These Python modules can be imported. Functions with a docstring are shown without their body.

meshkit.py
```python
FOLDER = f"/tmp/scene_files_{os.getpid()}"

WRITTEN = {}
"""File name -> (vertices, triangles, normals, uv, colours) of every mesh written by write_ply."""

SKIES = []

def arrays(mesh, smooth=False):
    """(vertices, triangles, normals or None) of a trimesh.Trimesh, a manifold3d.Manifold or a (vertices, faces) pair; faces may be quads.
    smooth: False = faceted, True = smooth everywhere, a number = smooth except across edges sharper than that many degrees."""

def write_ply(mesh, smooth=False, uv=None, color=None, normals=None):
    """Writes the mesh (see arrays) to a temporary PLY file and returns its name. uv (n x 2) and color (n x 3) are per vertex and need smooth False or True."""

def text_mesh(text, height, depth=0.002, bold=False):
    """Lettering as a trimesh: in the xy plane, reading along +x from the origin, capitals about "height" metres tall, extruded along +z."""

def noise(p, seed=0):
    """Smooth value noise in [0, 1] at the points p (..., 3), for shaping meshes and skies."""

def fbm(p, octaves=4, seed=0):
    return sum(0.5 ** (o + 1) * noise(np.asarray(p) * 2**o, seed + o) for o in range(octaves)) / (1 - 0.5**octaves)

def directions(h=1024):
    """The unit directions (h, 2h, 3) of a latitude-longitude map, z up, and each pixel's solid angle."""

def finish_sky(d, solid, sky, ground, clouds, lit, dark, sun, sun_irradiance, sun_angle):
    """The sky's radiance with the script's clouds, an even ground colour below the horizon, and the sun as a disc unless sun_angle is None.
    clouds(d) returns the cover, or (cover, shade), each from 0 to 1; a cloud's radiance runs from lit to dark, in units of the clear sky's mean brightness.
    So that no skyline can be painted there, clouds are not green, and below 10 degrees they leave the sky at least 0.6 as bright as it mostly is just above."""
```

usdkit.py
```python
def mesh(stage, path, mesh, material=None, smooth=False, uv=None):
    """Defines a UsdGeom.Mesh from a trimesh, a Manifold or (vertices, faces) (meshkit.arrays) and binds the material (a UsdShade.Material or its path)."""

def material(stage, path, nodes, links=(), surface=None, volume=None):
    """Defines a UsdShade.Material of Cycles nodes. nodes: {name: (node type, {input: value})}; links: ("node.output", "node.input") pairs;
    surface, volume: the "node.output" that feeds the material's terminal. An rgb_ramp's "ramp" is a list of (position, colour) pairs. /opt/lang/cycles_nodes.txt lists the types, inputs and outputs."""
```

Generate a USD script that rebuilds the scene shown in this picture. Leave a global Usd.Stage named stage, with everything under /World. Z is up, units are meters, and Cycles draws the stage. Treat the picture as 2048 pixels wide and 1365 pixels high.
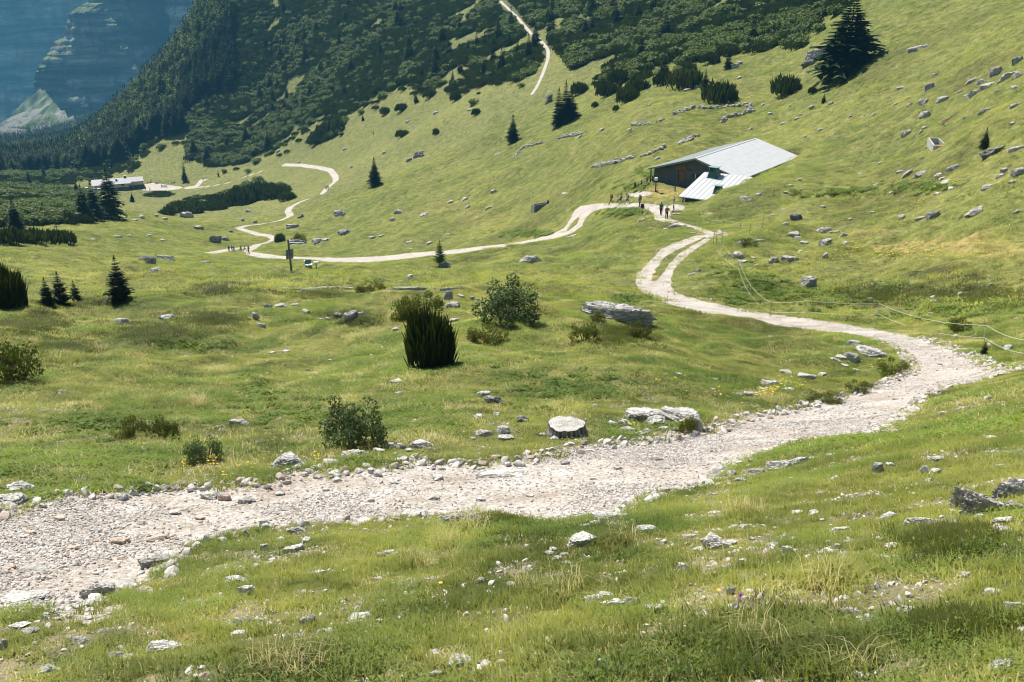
import math, random, numpy as np, trimesh, usdkit, meshkit
from pxr import Usd, UsdGeom, UsdLux, UsdShade, Gf, Sdf, Vt
from scipy.interpolate import RBFInterpolator
from scipy.ndimage import map_coordinates
from scipy.spatial import cKDTree
import shapely, shapely.geometry as sg

stage = Usd.Stage.CreateInMemory()
UsdGeom.SetStageUpAxis(stage, UsdGeom.Tokens.z)
UsdGeom.SetStageMetersPerUnit(stage, 1.0)
World = UsdGeom.Xform.Define(stage, '/World')
UsdGeom.Scope.Define(stage, '/World/Looks')
rng = np.random.default_rng(7)

# ---------------------------------------------------------------- camera, sky, sun, exposure
F_PX, PITCH = 1990.0, math.radians(20.3)          # focal length in photograph pixels (2048 wide), downward tilt
cam = UsdGeom.Camera.Define(stage, '/World/camera')
cam.CreateHorizontalApertureAttr(36.0)
cam.CreateVerticalApertureAttr(36.0 * 682 / 1024)
cam.CreateFocalLengthAttr(36.0 * F_PX / 2048)
cam.CreateClippingRangeAttr((0.1, 20000.0))
UsdGeom.Xformable(cam).AddTranslateOp().Set((0, 0, 0))
UsdGeom.Xformable(cam).AddRotateXOp().Set(90 - math.degrees(PITCH))
cam.CreateExposureAttr(0.88)

SUN_AZ, SUN_EL = math.radians(-38), math.radians(57)   # azimuth from +y towards +x
sun_dir = np.array([math.sin(SUN_AZ) * math.cos(SUN_EL), math.cos(SUN_AZ) * math.cos(SUN_EL), math.sin(SUN_EL)])
sky_m = usdkit.material(stage, '/World/Looks/sky_air', {
    's': ('sky_texture', {'sky_type': 'single_scattering', 'sun_disc': False, 'sun_elevation': SUN_EL, 'sun_rotation': SUN_AZ, 'altitude': 1900.0, 'aerosol_density': 0.7}),
    'b': ('background_shader', {'strength': 0.078})}, [('s.color', 'b.color')], surface='b.background')
dome = UsdLux.DomeLight.Define(stage, '/World/sky')
UsdShade.MaterialBindingAPI.Apply(dome.GetPrim()).Bind(sky_m)
dome.GetPrim().SetCustomDataByKey('kind', 'structure')
sun = UsdLux.DistantLight.Define(stage, '/World/sun')
sun.CreateIntensityAttr(1.25)
sun.CreateAngleAttr(0.53)
sun.CreateNormalizeAttr(True)
sun.CreateColorAttr(Gf.Vec3f(1.0, 0.955, 0.88))
UsdGeom.Xformable(sun).AddTransformOp().Set(Gf.Matrix4d().SetRotate(Gf.Rotation(Gf.Vec3d(0, 0, 1), Gf.Vec3d(*sun_dir))))

# ---------------------------------------------------------------- terrain: heights fitted to surveyed slopes
def ray(px, py):
    """azimuth and tangent of elevation of the line of sight through a photograph pixel"""
    px, py = np.asarray(px, float), np.asarray(py, float)
    x = (px - 1024) / F_PX
    u = -(py - 682.5) / F_PX
    y = math.cos(PITCH) + u * math.sin(PITCH)
    z = -math.sin(PITCH) + u * math.cos(PITCH)
    return np.arctan2(x, y), z / np.hypot(x, y)

CONTROL = {
    0: '1365 5.6 1200 9.0 1100 12 1000 15.5 900 22 800 30 700 40 620 54 580 75 490 190 440 280 380 480 338 700 310 1000 286 1500 276 1750',
    130: '500 185 470 225 400 420 348 640 318 900 292 1250 268 1600',
    250: '1365 5.2 1200 8.2 1150 10.2 990 15.5 900 21 800 29 700 40 598 62 570 85 530 140 490 220 440 295 400 430 382 555 350 600 300 660 250 720 212 800 240 1020 238 1500',
    340: '382 545 330 590 260 650 160 735 120 800 190 980 225 1500',
    420: '330 570 250 630 120 705 15 780 110 980 200 1500',
    500: '1365 4.8 1200 7.5 1100 10.5 1060 12.3 960 15.8 900 20 800 28 700 39 600 58 575 72 543 124 515 222 490 265 460 305 430 340 400 400 370 480 330 545 270 595 150 665 0 735 -120 900 -300 1500',
    750: '1365 4.4 1200 7 1100 9.7 1040 12 940 15.7 890 19.5 800 26 720 34 620 50 577 72 545 120 520 205 480 235 430 265 370 320 300 400 200 500 100 570 0 640 -150 820 -350 1500',
    1024: '1365 4 1200 6.5 1100 9 1040 11.5 960 15 900 18 800 25 700 35 620 47 575 68 540 105 505 150 488 172 440 205 400 228 350 255 283 300 200 350 100 440 0 540 -150 800 -350 1500',
    1150: '540 95 480 150 456 160 425 175',
    1300: '1365 3.8 1200 6 1100 8.3 1000 12 950 14.8 880 19.5 800 25 700 35 640 47 600 66 570 78 520 92 475 112 432 133 410 147 375 152 330 175 300 188 200 250 100 350 0 440 -150 700 -400 1500',
    1400: '410 139 384 151 330 172',
    1445: '425 129 395 136 380 140 395 148 360 163',
    1500: '1365 3.7 1200 5.7 1100 7.8 1000 11 935 14.8 835 24 760 32 700 41 640 60 610 68 560 80 500 98 460 112 400 132 362 143 320 172 280 195 200 230 100 300 0 380 -150 600 -450 1500',
    1600: '330 160',
    1800: '1365 3.6 1200 5.4 1100 7.2 1000 9.8 900 14.5 850 20 760 33 700 44 660 54 600 68 540 83 460 105 400 120 300 150 200 180 100 215 0 270 -150 400 -500 1500',
    2048: '1365 3.5 1200 5.2 1100 6.8 1000 9 900 13 800 20 740 30 690 43 640 54 560 70 460 88 350 105 250 125 150 150 50 190 0 215 -150 320 -600 1500'}
pts = []
for cx, row in CONTROL.items():
    v = list(map(float, row.split()))
    for py, d in zip(v[::2], v[1::2]):
        a, t = ray(cx, py)
        pts.append((float(a), math.log(d), float(t)))
for a in np.linspace(-0.62, 0.62, 7):                  # around the photographer's feet
    pts.append((a, math.log(1.8), (-1.65 - 0.45 * 1.8 + 0.35 * a * 1.8) / 1.8))
pts = np.array(pts)
AZ_K = 3.0
tps = RBFInterpolator(np.c_[pts[:, 0] * AZ_K, pts[:, 1]], pts[:, 2], kernel='thin_plate_spline', smoothing=2e-4)
A_LIM, S0, S1 = 0.66, math.log(1.5), math.log(1800.0)
ga, gs = np.linspace(-A_LIM, A_LIM, 221), np.linspace(S0, S1, 361)
GA, GS = np.meshgrid(ga, gs, indexing='ij')
base_grid = tps(np.c_[GA.ravel() * AZ_K, GS.ravel()]).reshape(GA.shape)

def smooth(x, a, b):
    t = np.clip((x - a) / (b - a), 0, 1)
    return t * t * (3 - 2 * t)

def base_tan(a, s):
    i = (np.clip(a, -A_LIM, A_LIM) + A_LIM) / (2 * A_LIM) * (len(ga) - 1)
    j = (np.clip(s, S0, S1) - S0) / (S1 - S0) * (len(gs) - 1)
    e = map_coordinates(base_grid, [i, j], order=1, mode='nearest')
    d = np.exp(s)
    back = (-1.65 + 0.3 * d / (1 + d / 150)) / d
    w = smooth(np.abs(a), 0.75, 1.9)
    return e * (1 - w) + back * w

def base_height(x, y):
    d = np.maximum(np.hypot(x, y), 1.5)
    return base_tan(np.arctan2(x, y), np.log(d)) * d

def cast(px, py, tan_fn=base_tan, s_lo=math.log(3.0), s_hi=S1, n=900):
    """world x, y where the line of sight through a photograph pixel first meets the ground"""
    a, t = ray(px, py)
    a, t = np.atleast_1d(a), np.atleast_1d(t)
    ss = np.linspace(s_lo, s_hi, n)
    out = np.full(len(a), s_hi)
    for k0 in range(0, len(a), 400):
        A, T = a[k0:k0 + 400], t[k0:k0 + 400]
        e = tan_fn(np.repeat(A, n), np.tile(ss, len(A))).reshape(len(A), n)
        hit = e > T[:, None]
        hit[:, -1] = True
        i = np.maximum(hit.argmax(1), 1)
        r = np.arange(len(A))
        e0, e1 = e[r, i - 1], e[r, i]
        f = np.clip((T - e0) / np.where(np.abs(e1 - e0) < 1e-9, 1, e1 - e0), 0, 1)
        out[k0:k0 + 400] = ss[i - 1] + f * (ss[i] - ss[i - 1])
    d = np.exp(out)
    return np.c_[d * np.sin(a), d * np.cos(a)]

# ---------------------------------------------------------------- materials
def mat(name, nodes, links=(), surface='p.BSDF', volume=None):
    return usdkit.material(stage, '/World/Looks/' + name, nodes, links, surface=surface, volume=volume)

def plain(name, color, rough=0.8, metallic=0.0, vary=0.18, scale=6.0, bump=0.0, spec=0.5):
    """a simple painted or natural surface: the colour drifts a little over it"""
    c = np.array(color)
    nodes = {'g': ('geometry', {}), 'n': ('noise_texture', {'scale': scale, 'detail': 5.0, 'roughness': 0.65}),
             'r': ('rgb_ramp', {'ramp': [(0.25, tuple(c * (1 - vary))), (0.75, tuple(np.minimum(c * (1 + vary), 1)))]}),
             'p': ('principled_bsdf', {'roughness': rough, 'metallic': metallic, 'specular_ior_level': spec})}
    links = [('g.position', 'n.vector'), ('n.fac', 'r.fac'), ('r.color', 'p.base_color')]
    if bump:
        nodes['b'] = ('bump', {'strength': 0.6, 'distance': bump})
        links += [('n.fac', 'b.height'), ('b.normal', 'p.normal')]
    return mat(name, nodes, links)

def leafy(name, dark, light, trans=0.35, rough=0.55, scale=0.8, tint=(1.15, 1.25, 0.55), spec=0.06):
    """leaves or needles: per-plant and in-crown variation, light passing through"""
    d, l = np.array(dark), np.array(light)
    return mat(name, {
        'o': ('object_info', {}), 'g': ('geometry', {}),
        'n': ('noise_texture', {'scale': scale, 'detail': 3.0}),
        'm': ('math', {'math_type': 'multiply_add', 'value2': 0.5, 'value3': 0.0}),
        'ma': ('math', {'math_type': 'multiply_add', 'value2': 0.35}),
        'mb': ('math', {'math_type': 'multiply_add', 'value2': 0.35}),
        'r': ('rgb_ramp', {'ramp': [(0.1, tuple(d)), (0.5, tuple((d + l) / 2)), (0.9, tuple(l))]}),
        't': ('mix', {'mix_type': 'multiply', 'fac': 1.0, 'color2': tint}),
        'p': ('principled_bsdf', {'roughness': rough, 'specular_ior_level': spec}),
        'tr': ('translucent_bsdf', {}), 'x': ('mix_closure', {'fac': trans})},
        [('g.position', 'n.vector'), ('n.fac', 'm.value1'), ('o.random', 'ma.value1'), ('m.value', 'ma.value3'),
         ('g.random_per_island', 'mb.value1'), ('ma.value', 'mb.value3'), ('mb.value', 'r.fac'), ('r.color', 'p.base_color'),
         ('r.color', 't.color1'), ('t.color', 'tr.color'), ('p.BSDF', 'x.closure1'), ('tr.BSDF', 'x.closure2')], surface='x.closure')

def meadow_material():
    """turf: lush, pale and dry patches of several sizes, with specks of soil and small stones; dry and heath come from the mesh"""
    return mat('meadow_turf', {
        'g': ('geometry', {}),
        'n1': ('noise_texture', {'scale': 0.035, 'detail': 6.0, 'roughness': 0.6}),
        'n2': ('noise_texture', {'scale': 0.45, 'detail': 5.0, 'roughness': 0.62}),
        'n3': ('noise_texture', {'scale': 2.2, 'detail': 9.0, 'roughness': 0.82}),
        'n4': ('noise_texture', {'scale': 0.16, 'detail': 7.0, 'roughness': 0.7}),
        'r1': ('rgb_ramp', {'ramp': [(0.30, (0.080, 0.096, 0.025)), (0.48, (0.138, 0.143, 0.043)), (0.66, (0.196, 0.193, 0.056))]}),
        'r2': ('rgb_ramp', {'ramp': [(0.30, (0.050, 0.062, 0.015)), (0.44, (0.125, 0.131, 0.038)), (0.58, (0.178, 0.183, 0.050)), (0.75, (0.28, 0.24, 0.125))]}),
        'r3': ('rgb_ramp', {'ramp': [(0.32, (0.22, 0.24, 0.18)), (0.47, (0.86, 0.88, 0.82)), (0.56, (1.15, 1.12, 1.05)), (0.72, (1.7, 1.6, 1.5))]}),
        'n5': ('noise_texture', {'scale': 0.9, 'detail': 10.0, 'roughness': 0.8}), 'r5': ('rgb_ramp', {'ramp': [(0.37, (0.30, 0.32, 0.27)), (0.47, (0.92, 0.93, 0.90)), (0.62, (1.25, 1.21, 1.12))]}), 'm7': ('mix', {'mix_type': 'multiply', 'fac': 0.85}),
        'ba': ('attribute', {'attribute': 'bare'}), 'm8': ('mix', {'color2': (0.25, 0.205, 0.15)}),
        'm1': ('mix', {'fac': 0.55}), 'm2': ('mix', {'mix_type': 'multiply', 'fac': 0.9}),
        'da': ('attribute', {'attribute': 'dry'}), 'ha': ('attribute', {'attribute': 'heath'}), 'wa': ('attribute', {'attribute': 'scrub'}),
        'm3': ('mix', {'color2': (0.34, 0.245, 0.095)}), 'm4': ('mix', {'color2': (0.058, 0.054, 0.020)}), 'm5': ('mix', {'color2': (0.050, 0.062, 0.022)}),
        'rs': ('rgb_ramp', {'ramp': [(0.66, (0, 0, 0)), (0.72, (1, 1, 1))]}),
        'm6': ('mix', {'color2': (0.36, 0.32, 0.26)}),
        'b': ('bump', {'strength': 0.8, 'distance': 0.06}), 'b2': ('bump', {'strength': 0.7, 'distance': 0.5}),
        'p': ('principled_bsdf', {'roughness': 0.9, 'specular_ior_level': 0.15})},
        [('g.position', k + '.vector') for k in ('n1', 'n2', 'n3', 'n4', 'n5')] +
        [('n1.fac', 'r1.fac'), ('n2.fac', 'r2.fac'), ('n3.fac', 'r3.fac'), ('r1.color', 'm1.color1'), ('r2.color', 'm1.color2'),
         ('m1.color', 'm3.color1'), ('da.fac', 'm3.fac'), ('m3.color', 'm4.color1'), ('ha.fac', 'm4.fac'), ('r3.color', 'm2.color2'),
         ('n4.fac', 'rs.fac'), ('rs.color', 'm6.fac'), ('n5.fac', 'r5.fac'), ('m4.color', 'm8.color1'), ('ba.fac', 'm8.fac'), ('m8.color', 'm7.color1'), ('r5.color', 'm7.color2'), ('m7.color', 'm2.color1'), ('m2.color', 'm6.color1'), ('m6.color', 'm5.color1'), ('wa.fac', 'm5.fac'),
         ('m5.color', 'p.base_color'), ('n2.fac', 'b2.height'), ('n3.fac', 'b.height'), ('b2.normal', 'b.normal'), ('b.normal', 'p.normal')])

def gravel_material():
    return mat('track_gravel', {
        'g': ('geometry', {}),
        'n1': ('noise_texture', {'scale': 0.9, 'detail': 5.0, 'roughness': 0.6}),
        'v': ('voronoi_texture', {'scale': 19.0, 'randomness': 1.0}), 'v2': ('voronoi_texture', {'scale': 47.0}),
        'n2': ('noise_texture', {'scale': 30.0, 'detail': 4.0}),
        'r1': ('rgb_ramp', {'ramp': [(0.28, (0.28, 0.225, 0.175)), (0.46, (0.40, 0.355, 0.305)), (0.68, (0.48, 0.45, 0.41))]}),
        'bw': ('rgb_to_bw', {}), 'bw2': ('rgb_to_bw', {}),
        'r2': ('rgb_ramp', {'ramp': [(0.1, (0.55, 0.52, 0.49)), (0.5, (0.95, 0.94, 0.92)), (0.9, (1.22, 1.22, 1.22))]}),
        'm': ('mix', {'mix_type': 'multiply', 'fac': 0.85}),
        'b': ('bump', {'strength': 0.9, 'distance': 0.03, 'invert': True}), 'b2': ('bump', {'strength': 0.6, 'distance': 0.015, 'invert': True}),
        'p': ('principled_bsdf', {'roughness': 0.9, 'specular_ior_level': 0.2})},
        [('g.position', k + '.vector') for k in ('n1', 'v', 'v2', 'n2')] +
        [('n1.fac', 'r1.fac'), ('v.color', 'bw.color'), ('bw.val', 'r2.fac'), ('r1.color', 'm.color1'), ('r2.color', 'm.color2'), ('m.color', 'p.base_color'),
         ('v.distance', 'b.height'), ('v2.distance', 'b2.height'), ('b.normal', 'b2.normal'), ('b2.normal', 'p.normal')])

def rock_material(name, dark, mid, light, lichen=0.35):
    """weathered limestone: pale tops, grey and dark streaks, lichen"""
    return mat(name, {
        'g': ('geometry', {}), 'o': ('object_info', {}),
        'n1': ('noise_texture', {'scale': 2.2, 'detail': 7.0, 'roughness': 0.68, 'distortion': 0.4}),
        'mp': ('mapping', {'scale': (1.0, 1.0, 5.0), 'rotation': (0.25, 0.15, 0.0)}),
        'n2': ('noise_texture', {'scale': 3.5, 'detail': 6.0, 'roughness': 0.7}),
        'n3': ('noise_texture', {'scale': 22.0, 'detail': 4.0, 'roughness': 0.7}),
        'r1': ('rgb_ramp', {'ramp': [(0.30, dark), (0.46, mid), (0.62, light)]}),
        'r2': ('rgb_ramp', {'ramp': [(0.35, (0.62, 0.61, 0.59)), (0.5, (1.0, 1.0, 1.0)), (0.7, (1.12, 1.1, 1.06))]}),
        'r3': ('rgb_ramp', {'ramp': [(0.40, (0.6, 0.6, 0.58)), (0.6, (1.1, 1.1, 1.1))]}),
        'm': ('mix', {'mix_type': 'multiply', 'fac': 0.9}), 'm2': ('mix', {'mix_type': 'multiply', 'fac': 0.8}),
        'b': ('bump', {'strength': 0.8, 'distance': 0.05}), 'b2': ('bump', {'strength': 0.7, 'distance': 0.02}),
        'p': ('principled_bsdf', {'roughness': 0.85, 'specular_ior_level': 0.25})},
        [('g.position', 'n1.vector'), ('g.position', 'mp.vector'), ('mp.vector', 'n2.vector'), ('g.position', 'n3.vector'),
         ('n1.fac', 'r1.fac'), ('n2.fac', 'r2.fac'), ('n3.fac', 'r3.fac'), ('r1.color', 'm.color1'), ('r2.color', 'm.color2'),
         ('m.color', 'm2.color1'), ('r3.color', 'm2.color2'), ('m2.color', 'p.base_color'),
         ('n2.fac', 'b.height'), ('n3.fac', 'b2.height'), ('b.normal', 'b2.normal'), ('b2.normal', 'p.normal')])

M_TURF, M_GRAVEL = meadow_material(), gravel_material()
M_ROCK = rock_material('limestone_grey', (0.13, 0.122, 0.108), (0.36, 0.34, 0.305), (0.53, 0.505, 0.46))
M_ROCK_PALE = rock_material('limestone_pale', (0.27, 0.25, 0.225), (0.48, 0.46, 0.42), (0.60, 0.58, 0.54))
M_ROCK_DARK = rock_material('limestone_dark', (0.06, 0.058, 0.054), (0.18, 0.175, 0.165), (0.40, 0.385, 0.36))

# ---------------------------------------------------------------- tracks: outlines on the ground
def poly(txt):
    v = np.array(list(map(float, txt.replace(',', ' ').split()))).reshape(-1, 2)
    seg = np.r_[v, v[:1]]
    out = []
    for a, b in zip(seg[:-1], seg[1:]):
        n = max(1, int(np.hypot(*(b - a)) / 12))
        out += [a + (b - a) * k / n for k in range(n)]
    out = np.array(out)
    return sg.Polygon(cast(out[:, 0], out[:, 1])).buffer(0)

def strip(txt, half):
    v = np.array(list(map(float, txt.replace(',', ' ').split()))).reshape(-1, 2)
    return sg.LineString(cast(v[:, 0], v[:, 1])).simplify(0.3).buffer(half, join_style='round')

TRACK_NEAR = poly('-70 1030 0 1022 60 1006 110 996 200 985 300 975 380 968 440 976 512 968 612 942 687 947 737 944 774 934 824 919 874 927 937 929 987 919 1024 922 1099 907 1164 894 1199 892 1249 882 1311 879 1369 862 1414 862 1449 844 1499 832 1536 829 1598 817 1686 792 1721 782 1771 762 1818 747 1823 727 1811 707 1786 692 1756 682 '
                  '1700 670 1611 658 1536 650 1474 643 1399 628 1349 611 1311 598 1281 583 1271 566 1274 548 1289 533 1301 521 1324 498 1349 486 1386 473 1424 466 '
                  '1430 472 1424 478 1394 496 1369 516 1349 538 1341 561 1346 581 1369 591 1411 603 1461 613 1511 623 1536 626 1586 633 1661 643 1736 655 1811 668 1861 680 1886 687 1923 703 1956 714 1976 730 2011 737 2038 728 2027 744 1961 762 1911 772 1873 782 1836 804 1806 832 1773 852 1761 867 1698 867 1636 877 1573 887 1524 907 1486 922 1454 942 1424 952 1399 972 1344 982 1299 989 1261 1009 1241 1023 1211 1029 1149 1036 1099 1044 1044 1030 987 1022 950 1028 882 1027 824 1029 782 1039 737 1047 687 1045 652 1040 600 1050 562 1056 512 1059 462 1069 412 1084 350 1112 287 1159 237 1174 225 1204 212 1244 187 1266 145 1262 140 1236 100 1231 75 1224 25 1229 -70 1222')
MEDIAN = poly('1301 561 1311 540 1330 513 1356 499 1386 485 1414 472 1412 477 1384 492 1358 507 1340 525 1322 550 1311 563').union(poly('1157 433 1160 437 1152 450 1141 460 1132 463 1142 449'))
TRACK_YARD = poly('1414 470 1386 456 1349 448 1309 440 1303 425 1290 416 1262 416 1214 416 1186 423 1171 436 1164 453 1144 467 1111 477 1074 484 1024 493 987 500 912 508 849 513 787 521 737 525 662 525 624 520 549 518 512 516 490 508 495 502 512 505 562 512 612 515 687 516 762 513 824 506 897 501 962 493 1024 487 1060 480 1100 470 1128 457 1140 440 1148 422 1160 413 1190 408 1222 407 1262 407 1300 408 1331 412 1341 425 1340 437 1360 445 1399 455 1430 466')
TRACK_FAR = strip('490 504 505 497 515 490 540 484 550 477 535 471 512 468 492 462 476 457 490 452 512 450 537 447 562 441 581 433 576 422 580 415 599 405 624 395 645 388 653 377 672 362 671 354 661 341 640 336 604 331 565 330', 1.15).union(strip('498 495 470 497 440 503 418 507', 1.3)).union(poly('478 455 505 462 540 472 520 474 500 468'))
PATIO = poly('286 370 305 366 350 372 374 376 340 381 285 382').union(strip('374 377 420 373 465 364 490 354 525 342', 1.2)).union(strip('372 376 395 372 402 361 411 360', 1.4))
YARD_PATCH = poly('1248 390 1265 387 1275 384 1300 384 1312 388 1290 393 1275 396').union(poly('1118 387 1130 384 1143 386 1130 389')).union(poly('1335 414 1345 408 1372 412 1366 420 1345 424')).union(poly('1432 461 1440 459 1458 471 1448 472'))
SLOPE_PATH = strip('1000 2 1018 18 1035 35 1050 52 1065 70 1082 82 1096 100 1096 118 1090 135 1083 155 1073 175 1063 190', 0.65)
TRACK = shapely.union_all([TRACK_NEAR, TRACK_YARD, TRACK_FAR, PATIO, YARD_PATCH, SLOPE_PATH]).difference(MEDIAN)

def edge_points(shape, step):
    out = []
    for g in getattr(shape, 'geoms', [shape]):
        for r in [g.exterior, *g.interiors]:
            n = max(8, int(r.length / step))
            out += [r.interpolate(k / n, normalized=True).coords[0] for k in range(n)]
    return np.array(out)

_edge = np.vstack([edge_points(TRACK_NEAR.union(MEDIAN), 0.08), edge_points(TRACK, 0.25)])
shapely.prepare(TRACK)
_tree_edge = cKDTree(edge_points(TRACK, 0.12))

def track_distance(x, y):
    """signed distance to the tracks' edge, negative on a track"""
    d, _ = _tree_edge.query(np.c_[x, y], workers=-1)
    return np.where(shapely.contains_xy(TRACK, x, y), -d, d)

# ---------------------------------------------------------------- the ground as one sheet, cut along the tracks
A_IN = 0.585
az_cols = np.r_[np.linspace(-math.pi, -0.9, 26)[:-1], np.linspace(-0.9, -A_IN, 16)[:-1], np.linspace(-A_IN, A_IN, 1000), np.linspace(A_IN, 0.9, 16)[1:], np.linspace(0.9, math.pi, 26)[1:]]
ss = np.linspace(math.log(1.6), math.log(1790.0), 4000)
speed = np.zeros(len(ss))
for a in np.linspace(-0.5, 0.5, 21):
    e = base_tan(np.full(len(ss), a), ss)
    speed = np.maximum(speed, np.abs(np.gradient(np.arctan(e), ss)))
speed = np.maximum(speed, 0.035)
cum = np.cumsum(speed)
s_rows = np.interp(np.linspace(cum[0], cum[-1], 800), cum, ss)
GA2, GS2 = np.meshgrid(az_cols, s_rows, indexing='ij')
D2 = np.exp(GS2)
X2, Y2 = D2 * np.sin(GA2), D2 * np.cos(GA2)

FLAT = []                                              # (x, y, radius): places levelled for buildings, bumps fade there
def bumps(x, y, sd):
    d = np.hypot(x, y)
    def n(l, seed, oct=1):
        p = np.c_[x / l, y / l, np.zeros(len(x))]
        return meshkit.fbm(p, oct, seed) * 2 - 1
    h = 0.035 * n(0.45, 3, 2) * (1 - smooth(d, 30, 60)) + 0.13 * n(1.9, 5, 2) * (1 - smooth(d, 90, 160))
    h += 0.30 * (np.abs(n(3.0, 14, 2)) * 2 - .4) * smooth(d, 24, 42) * (1 - smooth(d, 75, 110)) + 0.42 * (np.abs(n(4.2, 13, 3)) * 2 - .35) * smooth(d, 45, 90) * (1 - smooth(d, 260, 380)) + 0.75 * n(7.0, 8, 2) * smooth(d, 14, 45) * (1 - 0.5 * smooth(d, 150, 300)) + 1.1 * n(24.0, 11, 2) * smooth(d, 60, 160) + 3.2 * n(95.0, 17, 3) * smooth(d, 320, 560)
    far_ = (d > 55) & (d < 400)
    if far_.any():                                         # narrow treads worn by cattle along the contours
        tz = base_height(x[far_], y[far_])
        ph = tz / 1.5 + 2.2 * n(18.0, 27, 2)[far_]
        h[far_] += 0.20 * np.abs(np.sin(math.pi * ph)) * smooth(d[far_], 55, 110) * (1 - smooth(d[far_], 280, 400)) * smooth(n(30.0, 28, 2)[far_], -.15, .35)
    keep = smooth(sd, 0.0, 0.8 + 0.02 * d + 0.05 * np.maximum(d - 60, 0))
    for fx, fy, r in FLAT:
        keep = keep * smooth(np.hypot(x - fx, y - fy), r, r * 1.8)
    rough = (0.030 * n(0.6, 21, 2) + 0.05 * n(2.3, 22, 1)) * (sd < 0.3) * (1 - smooth(d, 40, 80))
    return h * keep + rough * (1 - keep) - 0.10 * (1 - smooth(sd, -0.5, 0.25)) * (1 - smooth(d, 60, 120))

_b = cast([1420, 1470, 240, 240], [360, 345, 372, 380])
FLAT += [(33.0, 157.0, 14.0), (_b[0, 0], _b[0, 1], 13.0), (_b[1, 0], _b[1, 1], 14.0), (_b[2, 0], _b[2, 1], 18.0)]
_x, _y = X2.ravel(), Y2.ravel()
SD = track_distance(_x, _y)
Z2 = (base_tan(GA2.ravel(), GS2.ravel()) * D2.ravel() + bumps(_x, _y, SD)).reshape(D2.shape)
# the barn stands in a cut levelled into the slope
B_TH = 0.616299
B_U, B_V = np.array([math.sin(B_TH), math.cos(B_TH)]), np.array([math.cos(B_TH), -math.sin(B_TH)])
B_P = np.array([27.595, 150.245])
def pad(Z, u0, u1, v0, v1, z, soft):
    rel = np.c_[_x, _y] - B_P
    u, v = rel @ B_U, rel @ B_V
    dist = np.hypot(np.maximum(np.maximum(u0 - u, u - u1), 0), np.maximum(np.maximum(v0 - v, v - v1), 0)).reshape(Z.shape)
    w = 1 - smooth(dist, 0, soft)
    return np.where(Z > z, Z * (1 - w) + z * w, Z)
Z2 = pad(Z2, .6, 23.6, -7.6, 7.4, -30.9, 1.3)
Z2 = pad(Z2, -8.2, .6, 1.9, 7.2, -31.3, 1.0)
E2 = Z2 / D2
inside = np.abs(az_cols) <= A_IN + 1e-9
_i0, _n_in = int(np.argmax(inside)), int(inside.sum())

def final_tan(a, s):
    i = _i0 + (np.clip(a, -A_IN, A_IN) + A_IN) / (2 * A_IN) * (_n_in - 1)
    j = np.interp(s, s_rows, np.arange(len(s_rows)))
    return map_coordinates(E2, [i, j], order=1, mode='nearest')

def height(x, y):
    """height of the finished ground"""
    one = np.ndim(x) == 0
    x, y = np.atleast_1d(np.asarray(x, float)), np.atleast_1d(np.asarray(y, float))
    d = np.maximum(np.hypot(x, y), 1.6)
    h = final_tan(np.arctan2(x, y), np.log(d)) * d
    return float(h[0]) if one else h

def at(px, py):
    """the point of the ground seen at a photograph pixel"""
    p = cast([px], [py], final_tan, n=2500)[0]
    return np.array([p[0], p[1], float(height(p[0], p[1]))])

def at_many(px, py):
    p = cast(px, py, final_tan, n=2500)
    return np.c_[p, height(p[:, 0], p[:, 1])]

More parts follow.
